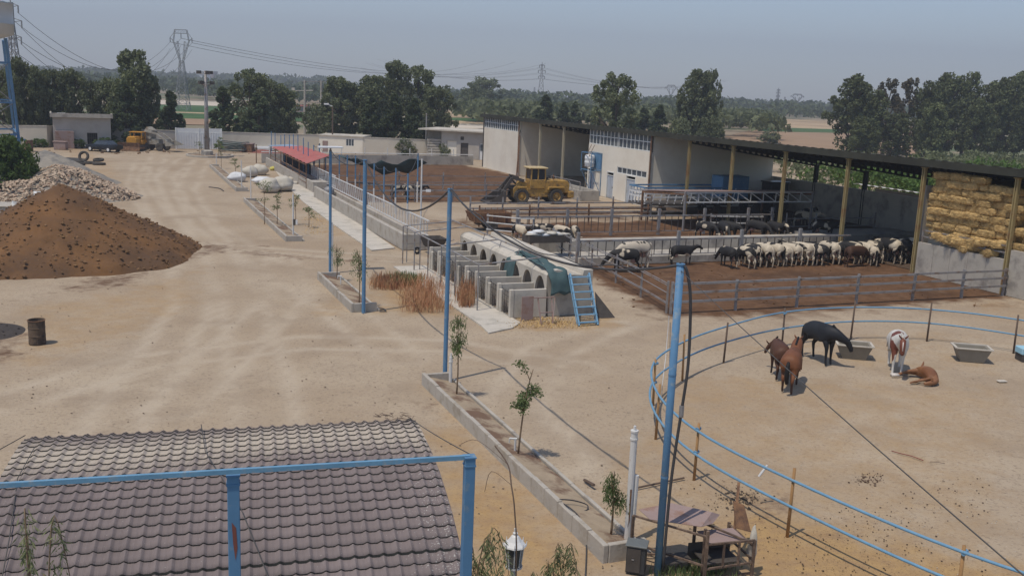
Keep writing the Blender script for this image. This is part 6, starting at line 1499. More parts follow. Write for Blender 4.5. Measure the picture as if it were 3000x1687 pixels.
# ------------------------------------------------------------ lattice pylons
m_pyl=mat('pylon_steel',(.24,.24,.25),.6,.1)
def pylon(x,D,ybase,ytop,style,label,wide=1.,th=.22):
    r=ray(x,ybase); dirv=Vector((r.x,r.y,0)).normalized(); g=dirv*D; g.z=0
    h=ht(g,ytop); t=thing('power_pylon',label,'pylon',(g.x,g.y,0)); L=RM[t.name]
    bw=.11*h*wide; b=MB(L); 
    def P(u,i): 
        k=bw*(1-.82*min(1,u/.8)) if style!='Y' else bw*(1-.72*min(1,u/.62)); c=((-1,-1),(1,-1),(1,1),(-1,1))[i]; return Vector((c[0]*k,c[1]*k,h*u))
    top=.95 if style!='Y' else .62; n=9; lv=[top*(1-(1-i/n)**1.25) for i in range(n+1)]
    for i in range(n):
        for k in range(4):
            b.beam(P(lv[i],k),P(lv[i+1],k),th)
            b.beam(P(lv[i],k),P(lv[i+1],(k+1)%4),th*.55); b.beam(P(lv[i],(k+1)%4),P(lv[i+1],k),th*.55); b.beam(P(lv[i+1],k),P(lv[i+1],(k+1)%4),th*.55)
    b.build('lattice_body',m_pyl,t); arms=[]
    b=MB(L)
    if style=='Y':
        for s in (-1,1):
            for y in (-1,1):
                b.beam((s*bw*.26,y*.6,h*.62),(s*bw*1.25,y*.4,h*.86),th); b.beam((s*bw*.26,y*.6,h*.62),(s*bw*.55,y*.4,h*.86),th*.7)
                for k in range(5):
                    u=k/5; a=Vector((s*bw*(.26+.99*u),y*.5,h*(.62+.24*u))); c=Vector((s*bw*(.26+.29*(u+.2)),y*.5,h*(.62+.24*(u+.2)))); b.beam(a,c,th*.5)
                b.beam((s*bw*1.25,y*.4,h*.86),(s*bw*.95,y*.4,h),th)
            b.beam((s*bw*1.25,0,h*.86),(s*bw*1.75,0,h*.9),th); b.beam((s*bw*.95,0,h*.98),(s*bw*1.75,0,h*.9),th*.7)
            arms.append(Vector((s*bw*1.75,0,h*.9)))
        for y in (-.4,.4): b.beam((-bw*.95,y,h),(bw*.95,y,h),th); b.beam((-bw*.95,y,h*.955),(bw*.95,y,h*.955),th)
        for k in range(8): u=-1+k/4; b.beam((u*bw*.95,0,h),((u+.25)*bw*.95,0,h*.955),th*.5)
        arms.append(Vector((0,0,h*.95)))
    else:
        for u,wd in ((.93,.055),(.82,.075),(.7,.065)) if style=='3' else ((.9,.13),(.75,.16)):
            for s in (-1,1):
                b.beam((0,0,h*(u+.02)),(s*h*wd,0,h*u),th*.8); b.beam((0,0,h*(u-.015)),(s*h*wd,0,h*u),th*.8); arms.append(Vector((s*h*wd,0,h*u)))
        b.beam((0,0,h*.93),(0,0,h),th)
    b.build('crossarms',m_pyl,t)
    for a in arms:
        b=MB(L); b.tube([a,a-Vector((0,0,h*.055))],th*.9,6); b.build('insulator',m_pyl,t)
    return [g+a-Vector((0,0,h*.055)) for a in arms]
A1=pylon(48,190,300,-12,'3','tall lattice pylon partly hidden behind the water tower',.6,.13)
A2=pylon(535,330,292,88,'Y','lattice pylon with a forked head left of the floodlight mast',.72,.15)
A3=pylon(1584,620,285,182,'3','slender lattice pylon standing above the shed roof in the distance',.8,.3)
A4=pylon(1963,900,306,250,'Y','small distant forked pylon left of the twin-topped tree',1.3,.4)
A5=pylon(2276,1000,318,258,'3','small pointed pylon on the right horizon',.8,.4)
A6=pylon(2333,900,316,276,'Y','small forked pylon on the right horizon',1.6,.4)
A7=pylon(2297,1500,314,283,'3','tiny pylon between the two right-hand ones',.8,.5)
A8=pylon(1565,1500,284,255,'3','tiny pylon just left of the slender distant pylon',.8,.5)
def wire3(a,c,s,label,r=.05): cable(label,sag(a,c,s,20),r,'power_line',m_wire,'power line',4,'overhead power lines')
off=[(0,0),(1,2),(2,1),(3,0),(4,2),(5,1)]
for i,(p,q) in enumerate(zip(A1[:6],[A2[0],A2[1],A2[2],A2[0],A2[1],A2[2]])):
    wire3(p,q+Vector((0,0,-2.0*(i//3))),9+i*.6,'thin overhead power line from the left pylon to the forked pylon',.05)
e=[Vector((-60,900,30)),Vector((-40,900,30)),Vector((-20,900,30))]
for i in range(3): wire3(A2[i],Vector((-30+i*25,820,34)),10,'thin overhead power line running right from the forked pylon',.06)
for i in range(6): wire3(A3[i],Vector((-150+i*5,900,26+4*(i//2))),7,'faint overhead line running left from the slender pylon',.05)
for i in range(6): wire3(A3[i],Vector((190+i*4,1000,22+4*(i//2))),6,'faint overhead line running right from the slender pylon',.05)
# ------------------------------------------------------------ round horse pen
ringpx=[(1960,1610),(1990,1470),(1928,1289)]
feet=[Vector(p+(0,)) for p in ((11.8,15.2),(9.0,17.6),(6.6,21.0),(5.0,24.2),(4.4,27.2),(4.75,30.4),(6.2,33.4),(8.2,36.0),(11.2,38.9),(14.6,40.6),(18.0,40.9),(21.0,39.4),(23.9,36.6))]
t=thing('horse_ring','round horse ring of two blue pipe rails on wooden stakes','fence',(11,28,0))
for i,f in enumerate(feet):
    b=MB(); b.tube([f+Vector((0,0,-.1)),f+Vector((random.uniform(-.05,.05),random.uniform(-.05,.05),1.62+random.uniform(-.08,.1)))],[.042,.036],7); b.build('stake',m_wood if i<7 else m_woodg,t,smooth=True)
ctr=Vector((15,28,0))
for z in (.76,1.4):
    pts=smooth([f+(ctr-f).normalized()*-.06+Vector((0,0,z+random.uniform(-.03,.03))) for f in feet],6); b=MB(); b.tube(pts,.034,8); b.build('pipe_rail',m_bluel if 1 else m_blue,t,smooth=True)
for i in (1,3,5,8):
    f=feet[i]; 
    for z in (.76,1.4): b=MB(); b.tube([f+Vector((-.05,-.06,z)),f+Vector((.06,.06,z))],.05,8); b.build('coupling',m_bluel,t)
cable('white flexible conduit hanging beside the nearest blue pole down to the ring',[G(1960,925,.3)+Vector((0,0,0)),G(1950,1050,.7),G(1940,1130,1.0),G(1938,1180,.2)],.014,'conduit',m_whitep)
b=MB(); b.tube([G(2205,1360,1.45),G(2222,1358,1.4),G(2250,1357,1.48)],.018,6); f=G(2225,1372,.9); b=MB(); p=feet[2].lerp(feet[1],.0)
# troughs
def trough(x,yb,label,w_=1.0):
    g=G(x,yb); t=thing('feed_trough',label,'trough',(g.x,g.y,0),R_(-10),'flared feed troughs in the horse ring'); L=RM[t.name]
    o=[(-.42,-.3),(.42,-.3),(.42,.3),(-.42,.3)]; u=[(-.62,-.42),(.62,-.42),(.62,.42),(-.62,.42)]; i1=[(-.54,-.35),(.54,-.35),(.54,.35),(-.54,.35)]; i0=[(-.38,-.24),(.38,-.24),(.38,.24),(-.38,.24)]
    b=MB(L); vs=[(x*w_,y,0) for x,y in o]+[(x*w_,y,.55) for x,y in u]+[(x*w_,y,.55) for x,y in i1]+[(x*w_,y,.12) for x,y in i0]
    fs=[(0,1,5,4),(1,2,6,5),(2,3,7,6),(3,0,4,7)]+[(4,5,9,8),(5,6,10,9),(6,7,11,10),(7,4,8,11)]+[(8,9,13,12),(9,10,14,13),(10,11,15,14),(11,8,12,15),(12,13,14,15)]
    b.add(vs,fs); b.build('basin',mat('trough_grey',(.24,.215,.175),.85,.15,3,.2),t)
    b=MB(L)
    for (p,q) in (((-.64,-.44),(.64,-.44)),((.64,-.44),(.64,.44)),((.64,.44),(-.64,.44)),((-.64,.44),(-.64,-.44))): b.beam((p[0]*w_,p[1],.56),(q[0]*w_,q[1],.56),.09,.04)
    b.build('rim',m_concl,t)
trough(2498,1046,'flared grey trough the black horse is eating from',1.05)
trough(2842,1055,'flared grey trough standing alone at the right of the ring',1.05)
g=G(3005,1055); t=thing('water_container','light blue container on a dark base at the right edge of the ring','container',(g.x,g.y,0)); b=MB(); b.bz(g.x-.35,g.x+.5,g.y-.3,g.y+.3,.28,.55); b.build('container',mat('pale_blue_plastic',(.3,.5,.6)),t,bevel=.03); b=MB(); b.bz(g.x-.3,g.x+.5,g.y-.3,g.y+.3,0,.275); b.build('base',m_greas,t)
# rope and stick on ring sand
hose('reddish frayed rope lying on the ring sand',[(2612,1320),(2640,1328),(2670,1335),(2705,1348)],.014,m_red)
hose('thin brown twig beyond the rope on the ring sand',[(2725,1352),(2745,1353),(2768,1357)],.008,m_woodg)
b=MB(); a=G(1853,1436);c=G(2004,1404); b.tube([a+Vector((0,0,.05)),c+Vector((0,0,.05))],.025,6);  # thin straight dark tube resting just above the ground
tag(b.build('stick',m_woodg),'long straight dark rod lying left of the nearest blue pole','stick')
b=MB(); b.tube([G(1712,1405,.05),G(1740,1420,.12)],.04,6); tag(b.build('short_pipe',m_woodg),'short grey pipe lying beside the foreground planter','pipe')
b=MB(); g=G(2225,1378,.9); b.tube([g+Vector((0,0,-.15)),g+Vector((.18,0,.15))],.03,6); tag(b.build('white_bone',m_white),'short white stick caught on the lower ring rail','stick')
g=G(2935,1118); b=MB(); b.box((g.x,g.y,.03),(.35,.2,.05),.2); tag(b.build('flat_stone',m_concl,bevel=.02),'flat pale stone on the right of the ring','stone')
# ------------------------------------------------------------ rusty frame heap near bottom
g=G(2040,1668); t=thing('scrap_rack','rusty welded steel frame with a pale bent sheet on top','metal frame',(g.x,g.y,0),R_(16)); L=RM[t.name]
P=lambda x,y,z:(x,y,z)
b=MB(L)
zs=.95
cor=[(-1.15,.75),(.2,.55),(-.1,-.55),(1.05,.35),(.95,-.6),(-.75,-.2)]
for (x,y,h_) in ((-1.2,.75,1.0),(-.1,-.55,1.15),(.15,.5,1.05),(1.0,.55,.75),(1.0,-.55,.85),(-.05,-.35,1.1)): b=MB(L); b.beam((x,y,0),(x,y,h_),.055,.055); b.build('upright',m_rustd,t)
b=MB(L)
for (a,c) in (((-1.2,.75,1.0),(-.1,-.5,1.0)),((-1.1,.7,.35),(-.1,-.5,.35)),((-.1,-.55,.85),(1.0,-.55,.85)),((-.1,-.55,.3),(1.0,-.55,.35)),((-1.2,.75,.1),(.15,.5,.1)),((.15,.5,.9),(1.0,-.5,.75)),((.15,.5,.1),(1.0,.55,.1)),((1.0,.55,.7),(1.0,-.55,.7)),((-.1,-.5,.08),(1.0,-.5,.08)),((1.0,.5,.4),(1.0,-.5,.4)),((.3,-.55,.85),(.3,-.55,.3)),((.65,-.55,.85),(.65,-.55,.35))): b.beam(a,c,.04,.04)
b.build('cross_members',m_rustd,t)
b=MB(L); b.add([(-1.0,.95,1.04),(-.2,1.0,1.1),(.45,.35,1.12),(-.05,-.15,1.06),(-.95,.45,1.03),(.7,.45,1.0),(.35,.1,.98)],[(4,3,2,1,0),(3,6,5,2)]); o_=b.build('bent_sheet',m_rustl,t); s_=o_.modifiers.new('t','SOLIDIFY'); s_.thickness=.01
b=MB(L); b.bz(.1,.95,-.3,.3,.72,.74); b.build('shelf_plate',m_rustl,t)
b=MB(L); b.bz(-.75,-.1,-.05,.4,.2,.23); b.bz(.0,.8,-.4,.3,.3,.33); b.bz(-.1,.9,.25,.27,.1,.5); b.build('dark_plate',m_greas,t)
b=MB(L); b.beam((1.0,.3,.7),(1.35,.9,1.5),.06); b.add([(1.0,.25,.75),(1.35,.2,.65),(1.3,.5,1.15),(1.05,.55,1.25)],[(0,1,2,3)]); o_=b.build('leaning_blade',m_rust,t); s_=o_.modifiers.new('t','SOLIDIFY'); s_.thickness=.02
b=MB(L); b.blob((1.08,-.35,.62),(.1,.1,.35),3,.3,10,8); b.build('rag',m_sack,t,smooth=True)
# ------------------------------------------------------------ foreground tiled roof house
m_tile=mat('stone_coated_tile',(.190,.155,.150),.85,.2,1.6,.25,bscale=60)
def tile_mat():
    m=m_tile; n=m.node_tree.nodes;l=m.node_tree.links;p=n['Principled BSDF']; src=p.inputs['Base Color'].links[0].from_socket
    at=n.new('ShaderNodeAttribute'); at.attribute_name='dust'; g=n.new('ShaderNodeNewGeometry')
    ns=n.new('ShaderNodeTexNoise'); ns.inputs['Scale'].default_value=1.; ns.inputs['Detail'].default_value=6; ns.inputs['Roughness'].default_value=.75; mp_=n.new('ShaderNodeMapping'); mp_.inputs['Rotation'].default_value=(0,0,-.268); mp_.inputs['Scale'].default_value=(16,2.2,2.2); l.new(g.outputs['Position'],mp_.inputs[0]); l.new(mp_.outputs[0],ns.inputs['Vector'])
    a=n.new('ShaderNodeMath'); a.operation='ADD'; l.new(at.outputs['Fac'],a.inputs[0]); l.new(ns.outputs[0],a.inputs[1])
    mr=n.new('ShaderNodeMapRange'); mr.inputs[1].default_value=.62; mr.inputs[2].default_value=1.05; mr.inputs[4].default_value=.9; l.new(a.outputs[0],mr.inputs[0])
    mx=n.new('ShaderNodeMix'); mx.data_type='RGBA'; l.new(mr.outputs[0],mx.inputs[0]); l.new(src,mx.inputs[6]); mx.inputs[7].default_value=(.46,.40,.33,1)
    n3=n.new('ShaderNodeTexNoise'); n3.inputs['Scale'].default_value=38; n3.inputs['Detail'].default_value=2; l.new(g.outputs['Position'],n3.inputs['Vector'])
    at2=n.new('ShaderNodeAttribute'); at2.attribute_name='lichen'; a2=n.new('ShaderNodeMath'); a2.operation='ADD'; l.new(n3.outputs[0],a2.inputs[0]); l.new(at2.outputs['Fac'],a2.inputs[1])
    m3=n.new('ShaderNodeMapRange'); m3.inputs[1].default_value=.80; m3.inputs[2].default_value=.84; l.new(a2.outputs[0],m3.inputs[0])
    mx2=n.new('ShaderNodeMix'); mx2.data_type='RGBA'; l.new(m3.outputs[0],mx2.inputs[0]); l.new(mx.outputs[2],mx2.inputs[6]); mx2.inputs[7].default_value=(.42,.40,.37,1); l.new(mx2.outputs[2],p.inputs['Base Color'])
tile_mat()
ru=Vector((.9643,.2648,0)); rv=Vector((-.2648,.9643,0)); rO=G(1215,1235,4.9)
RFM=Matrix((( ru.x,rv.x,0,rO.x),(ru.y,rv.y,0,rO.y),(0,0,1,0),(0,0,0,1)))
prof=[(.25,4.78),(0,4.92),(-.3,4.96),(-.6,4.97),(-1.35,4.95),(-1.88,4.91),(-2.3,4.83),(-2.76,4.72),(-3.15,4.58),(-3.6,4.40),(-4.1,4.17),(-4.7,3.85),(-5.3,3.45),(-5.9,3.0)]
# resample by arclength
pl=[Vector((a,b_,0)) for a,b_ in prof]; acc=[0]
for i in range(1,len(pl)): acc.append(acc[-1]+(pl[i]-pl[i-1]).length)
def pat(s):
    for i in range(1,len(acc)):
        if s<=acc[i]: return pl[i-1].lerp(pl[i],(s-acc[i-1])/(acc[i]-acc[i-1]))
    return pl[-1]
ROWL=.185; WAVE=.166
def wavez(u):
    ph=(u/WAVE)%1.0; main=max(0,1-abs(ph-.5)/.28); z=.03*min(1,main*1.1)
    for c in (.03,.12,.21,.79,.88,.97): z+=.007*max(0,1-abs(ph-c)/.028)
    return z
WROOF=5.33; nrow=int(acc[-1]/ROWL)
house=thing('tiled_house','low house with a rounded grey brown tiled roof in the lower left','house',rO+rv*-2.5+ru*-2.6)
V=[];Fq=[];du=WAVE/32; us=[-WROOF+du*i for i in range(int(WROOF/du)+1)]; dust=[];lich=[]
def rowstep(u,r): return .0
for r in range(nrow):
    s0=r*ROWL; s1=s0+ROWL+.02
    a=pat(s0);c=pat(min(s1,acc[-1])); tn=(c-a).normalized(); nm=Vector((-tn.y,tn.x,0)); 
    if nm.y<0: nm=-nm
    i0=len(V); m=len(us)
    for (p,lift) in ((a,.0),(a.lerp(c,.5),.010),(c,.024),(c,-.012)):
        for u in us:
            w_=wavez(u+.0)*(1 if lift>-.01 else .9); jit=.003*noise.noise(Vector((u*3,r*2.3,0))); q=p+nm*(w_+lift+jit); V.append((u,q.x,q.y))
            dd=max(0,1-abs(s0-.95-.15*math.sin(u*1.1))/1.05); dust.append(dd*.62*(1 if wavez(u)<.010 else .72)); 
            lich.append(.13*max(0,1-abs(u)/.9)+.02+.05*(s0>2))
    for k in range(3):
        for i in range(m-1): Fq.append((i0+k*m+i,i0+k*m+i+1,i0+(k+1)*m+i+1,i0+(k+1)*m+i))
Vw=[tuple(RM[house.name].inverted()@(RFM@Vector(v))) for v in V]
rf=np_mesh('roof',Vw,Fq,m_tile,house)
for nm_,dat in (('dust',dust),('lichen',lich)):
    at=rf.data.attributes.new(nm_,'FLOAT','POINT'); at.data.foreach_set('value',np.array(dat,np.float32))
# dark strips painted in as the shade under each tile course lip
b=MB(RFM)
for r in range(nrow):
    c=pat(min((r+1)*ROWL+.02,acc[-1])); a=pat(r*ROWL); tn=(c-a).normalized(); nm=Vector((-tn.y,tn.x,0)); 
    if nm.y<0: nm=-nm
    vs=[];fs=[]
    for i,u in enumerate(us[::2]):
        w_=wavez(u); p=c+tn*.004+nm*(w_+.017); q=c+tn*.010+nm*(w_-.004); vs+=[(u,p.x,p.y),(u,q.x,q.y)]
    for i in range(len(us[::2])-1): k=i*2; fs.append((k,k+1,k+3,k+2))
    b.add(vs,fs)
    if abs(c.x+3.45)<.085:  # thicker dark strip drawn as the shade line of a roof step
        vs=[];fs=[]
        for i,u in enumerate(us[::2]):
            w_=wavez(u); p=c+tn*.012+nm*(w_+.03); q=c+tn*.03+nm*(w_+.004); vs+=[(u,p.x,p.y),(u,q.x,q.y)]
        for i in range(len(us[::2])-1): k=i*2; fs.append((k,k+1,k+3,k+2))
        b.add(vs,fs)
b.build('tile_lip_shade',m_truss,house)
b=MB(RFM); 
pp_=[(p.x,p.y) for p in pl]
for uu in (-.02,-WROOF+.02):
    b=MB(RFM); b.prism([(uu,x,z-.03) for x,z in pp_]+[(uu,pp_[-1][0],pp_[-1][1]-.3)]+[(uu,x,z-.2) for x,z in pp_[::-1]],(.04,0,0)); b.build('verge_trim',m_tile,house)
b=MB(RFM); b.prism([(-.15,x,z-.1) for x,z in pp_[1:]]+[(-.15,pp_[-1][0],0),(-.15,pp_[1][0],0)],(-WROOF+.3,0,0)); b.build('wall',m_plasterg,house)
# tile debris: twig tangle at far right corner of the roof
b=MB(); c0=RFM@Vector((-.3,-.05,5.0))
for k in range(26):
    a=c0+Vector((random.uniform(-.25,.25),random.uniform(-.1,.1),random.uniform(-.02,.05))); b.tube([a,a+Vector((random.uniform(-.15,.15),random.uniform(-.06,.06),random.uniform(-.02,.06)))],.004,4)
tag(b.build('twig_tangle',m_woodg),'small tangle of dry twigs on the far corner of the tiled roof','twigs')
cable('thin wire from the blue frame corner to the far roof corner',sag(RFM@Vector((-.1,0,4.98)),G(1378,1330,6.15)*1.0,.02,6),.006,'wire',m_wire)
cable('thin dark wire hanging down over the left part of the tiled roof',[RFM@Vector((-5.1,-.6,5.02)),RFM@Vector((-5.1,-1.6,5.0)),RFM@Vector((-4.95,-2.8,4.78)),RFM@Vector((-4.9,-3.6,4.5))],.006,'wire',m_wire)
cable('thin dark wire crossing the middle of the tiled roof',[RFM@Vector((-3.05,-.1,5.05)),RFM@Vector((-2.95,-1.2,5.06)),RFM@Vector((-2.5,-2.6,4.86)),RFM@Vector((-2.2,-3.7,4.5)),RFM@Vector((-2.1,-4.3,4.2))],.006,'wire',m_wire)
cable('thin wire leaving the left corner of the tiled roof',[RFM@Vector((-5.33,-.0,4.98)),RFM@Vector((-6.2,-.5,4.6)),RFM@Vector((-8,-1.4,3.8))],.006,'wire',m_wire)
# blue steel beam frame in front
ft=thing('blue_gantry','blue box steel frame crossing in front of the tiled roof','frame',G(1000,1600,0))
zF=6.15
pr=G(1376,1338,zF); pm=G(683,1385,zF-.05); plft=G(-60,1424,zF)
def boxpost(p,z1,w_,name='post'):
    b=MB(); a=math.atan2((pr-plft).y,(pr-plft).x); b.M=Matrix.Translation((p.x,p.y,0))@Matrix.Rotation(a,4,'Z'); b.bz(-w_/2,w_/2,-w_/2,w_/2,0,z1); o=b.build(name,m_blue,ft,bevel=.006)
    b=MB(); b.M=Matrix.Translation((p.x,p.y,0))@Matrix.Rotation(a,4,'Z'); b.bz(-w_/2-.008,w_/2+.008,-w_/2-.008,w_/2+.008,z1,z1+.012); b.bz(-w_/2-.006,w_/2+.006,-w_/2-.006,w_/2+.006,z1-.09,z1-.075); b.build('cap',m_blue,ft)
dr=(pr-Vector((0,0,CAMH))).length; wpost=30/FPX*dr
boxpost(pr,zF,wpost); dm=(pm-Vector((0,0,CAMH))).length; boxpost(pm,zF-.07,33/FPX*dm)
b=MB(); b.beam(plft+Vector((0,0,.0)),pr+Vector((0,0,0)),.04,.045); b.build('beam',m_bluel,ft)
b=MB(); q=pm; r_=33/FPX*dm; a=math.atan2((pr-plft).y,(pr-plft).x); b.M=Matrix.Translation((pm.x,pm.y,0))@Matrix.Rotation(a,4,'Z')
b.add([(-.02,-r_/2-.004,5.62),(.02,-r_/2-.004,5.56),(.03,-r_/2-.004,5.35),(.01,-r_/2-.004,5.22),(-.01,-r_/2-.004,5.4)],[(4,3,2,1,0)]); b.build('peeled_paint',m_red,ft)
# garden lantern with post
gl_=Vector((0,0,CAMH))+ray(1508,1600)*1.0; rr=ray(1508,1600); k=13.5/math.hypot(rr.x,rr.y); pL=Vector((0,0,CAMH))+rr*k
t=thing('garden_lantern','white ornate garden lantern on a post between drooping leaves','lantern',(pL.x,pL.y,0)); 
z0=pL.z
b=MB(); b.M=Matrix.Translation((pL.x,pL.y,0)); b.lathe([(0,z0+.30),(.02,z0+.29),(.022,z0+.24),(.04,z0+.22),(.03,z0+.19),(.06,z0+.17),(.11,z0+.1),(.17,z0+.04),(.18,z0+.02),(.15,z0+.0)],n=8); 
for i in range(8):
    a=i*math.pi/4; b.tube([(.17*math.cos(a),.17*math.sin(a),z0+.03),(.18*math.cos(a),.18*math.sin(a),z0+.10)],[.012,.003],5)
b.build('lantern_top',m_white,t)
b=MB(); b.M=Matrix.Translation((pL.x,pL.y,0)); b.lathe([(.13,z0),(.10,z0-.3)],n=8); b.build('lantern_glass',mat('smoky_glass',(.10,.10,.09),.2,.1,spec=.6),t)
b=MB(); 
for i in range(8):
    a=i*math.pi/4+.0; b.beam((pL.x+.135*math.cos(a),pL.y+.135*math.sin(a),z0),(pL.x+.105*math.cos(a),pL.y+.105*math.sin(a),z0-.3),.015)
b.M=None; b.build('lantern_bars',m_white,t)
b=MB(); b.M=Matrix.Translation((pL.x,pL.y,0)); b.lathe([(.13,z0-.3),(.13,z0-.33),(.05,z0-.38),(.05,z0-.5),(.09,z0-.52),(.06,z0-.6),(.045,z0-.9),(.05,.3),(.14,.1),(.14,0)],n=12); b.build('post',m_white,t)
# drooping willow-like shrubs in front
def droop(name,label,base,h,shoots,seed,lf=.11,n=22,spread=1.2):
    t=thing(name,label,'shrub',base); rs=random.Random(seed); b=MB(); V=[];Fq=[]
    for k in range(shoots):
        a=rs.random()*6.28; L=spread*(.4+.6*rs.random()); hh=h*(.75+.3*rs.random()); d=Vector((math.cos(a),math.sin(a),0))
        pts=[base+Vector((rs.uniform(-.1,.1),rs.uniform(-.1,.1),0)),base+d*L*.25+Vector((0,0,hh*.6)),base+d*L*.6+Vector((0,0,hh)),base+d*L*.9+Vector((0,0,hh*.93)),base+d*L*1.1+Vector((0,0,hh*.78))]
        sp=smooth(pts,4); b.tube(sp,[.012*(1-.8*i/len(sp)) for i in range(len(sp))],5)
        for s in range(6,len(sp)):
            p0=sp[s]
            for q in range(3):
                # hanging twig with narrow leaves
                p=p0+Vector((rs.uniform(-.05,.05),rs.uniform(-.05,.05),0)); L2=rs.uniform(.15,.45); dd=Vector((rs.uniform(-.3,.3),rs.uniform(-.3,.3),-1))
                for j in range(n//3):
                    u=j/(n/3); pp0=p+dd*L2*u; lv=(dd+Vector((rs.uniform(-.8,.8),rs.uniform(-.8,.8),rs.uniform(-.2,.5)))).normalized()*lf*rs.uniform(.6,1.2); sd=lv.cross(Vector((rs.uniform(-1,1),rs.uniform(-1,1),rs.uniform(-1,1)))).normalized()*lf*.075
                    i0=len(V); V+=[pp0,pp0+lv*.45+sd,pp0+lv,pp0+lv*.45-sd]; Fq.append((i0,i0+1,i0+2,i0+3))
    b.build('stems',m_barkl,t,smooth=True); inv=RM[t.name].inverted(); np_mesh('leaves',[tuple(inv@v) for v in V],Fq,m_leafE,t)
m_leafW=leaf_mat('narrow_olive_leaves',(.22,.235,.12),(.14,.16,.08),(.25,.28,.12),4)
_e=m_leafE; m_leafE=m_leafW
def at_px(x,y,hd):
    r=ray(x,y); k=hd/math.hypot(r.x,r.y); return Vector((0,0,CAMH))+r*k
p=at_px(1606,1610,12.9); droop('drooping_shrub','drooping narrow-leaved shrub right of the white lantern',Vector((p.x,p.y,0)),p.z+.1,11,3,.13,24,.7)
p=at_px(1345,1640,11.5); droop('drooping_shrub','drooping narrow-leaved shrub at the foot of the right blue post',Vector((p.x,p.y,0)),p.z+.22,13,5,.13,24,.9)
p=at_px(80,1690,9.6); droop('drooping_shrub','feathery shrub tips over the lower left corner of the tiled roof',Vector((p.x,p.y,0)),p.z+.24,14,8,.1,22,.8)
m_leafE=_e
a_=at_px(1512,1680,13.0); c_=at_px(1488,1360,13.6)
t=thing('bare_shoot','tall bare arching shoot rising in front of the lantern','branch',Vector((a_.x,a_.y,0)))
b=MB(); b.tube(smooth([Vector((a_.x,a_.y,0)),a_,at_px(1508,1500,13.1),at_px(1498,1420,13.3),c_,at_px(1450,1305,13.9)]),.011,5); b.build('stem',m_woodg,t)
b=MB(); b.tube(smooth([at_px(1498,1420,13.3),at_px(1440,1380,13.4),at_px(1420,1440,13.5)]),.004,4); b.tube(smooth([c_,at_px(1400,1290,13.9),at_px(1350,1300,14.2)]),.004,4); b.build('twigs',m_woodg,t)
# ------------------------------------------------------------ animals
def skinmesh(name,chains,sub=2):
    """chains: list of [(x,y,z,rx,ry) ...]; each chain's first point may reference an index of the main chain: ('@',i)"""
    V=[];E=[];Rr=[]
    for ch in chains:
        prev=None
        for c in ch:
            if c[0]=='@': prev=c[1]; continue
            V.append(c[:3]);Rr.append(c[3:] if len(c)>4 else (c[3],c[3])); i=len(V)-1
            if prev is not None: E.append((prev,i))
            prev=i
    me=bpy.data.meshes.new(name+'_skel'); me.from_pydata(V,E,[]); o=bpy.data.objects.new('tmp',me); COL.objects.link(o)
    o.modifiers.new('s','SKIN'); sm=o.modifiers.new('u','SUBSURF'); sm.levels=sub
    me.skin_vertices[0] if False else None
    sv=me.skin_vertices
    if not sv:
        me.attributes  # ensured below
    return o,me,Rr
def skin_build(name,chains,mat_,parent=None,sub=2):
    V=[];E=[];Rr=[]
    for ch in chains:
        prev=None
        for c in ch:
            if c[0]=='@': prev=c[1]; continue
            V.append(c[:3]);Rr.append(tuple(c[3:]) if len(c)>4 else (c[3],c[3])); i=len(V)-1
            if prev is not None: E.append((prev,i))
            prev=i
    me=bpy.data.meshes.new('skel'); me.from_pydata(V,E,[]); o=bpy.data.objects.new('tmp_skel',me); COL.objects.link(o)
    bpy.context.view_layer.objects.active=o; o.select_set(True)
    o.modifiers.new('s','SKIN')
    bpy.context.view_layer.update()
    if not me.skin_vertices:
        import bmesh as bmm
        bm=bmm.new(); bm.from_mesh(me); bm.verts.layers.skin.verify(); bm.to_mesh(me); bm.free()
    for i,d in enumerate(me.skin_vertices[0].data): d.radius=Rr[i]; d.use_root=(i==0)
    m=o.modifiers.new('u','SUBSURF'); m.levels=sub; m.render_levels=sub
    dg=bpy.context.evaluated_depsgraph_get(); dg.update()
    ev=o.evaluated_get(dg); me2=bpy.data.meshes.new_from_object(ev); me2.name=name
    bpy.data.objects.remove(o)
    me2.materials.clear(); me2.materials.append(mat_); me2.shade_smooth()
    ob=bpy.data.objects.new(name,me2); COL.objects.link(ob)
    if parent is not None: ob.parent=parent; RM[ob.name]=RM[parent.name]
    return ob
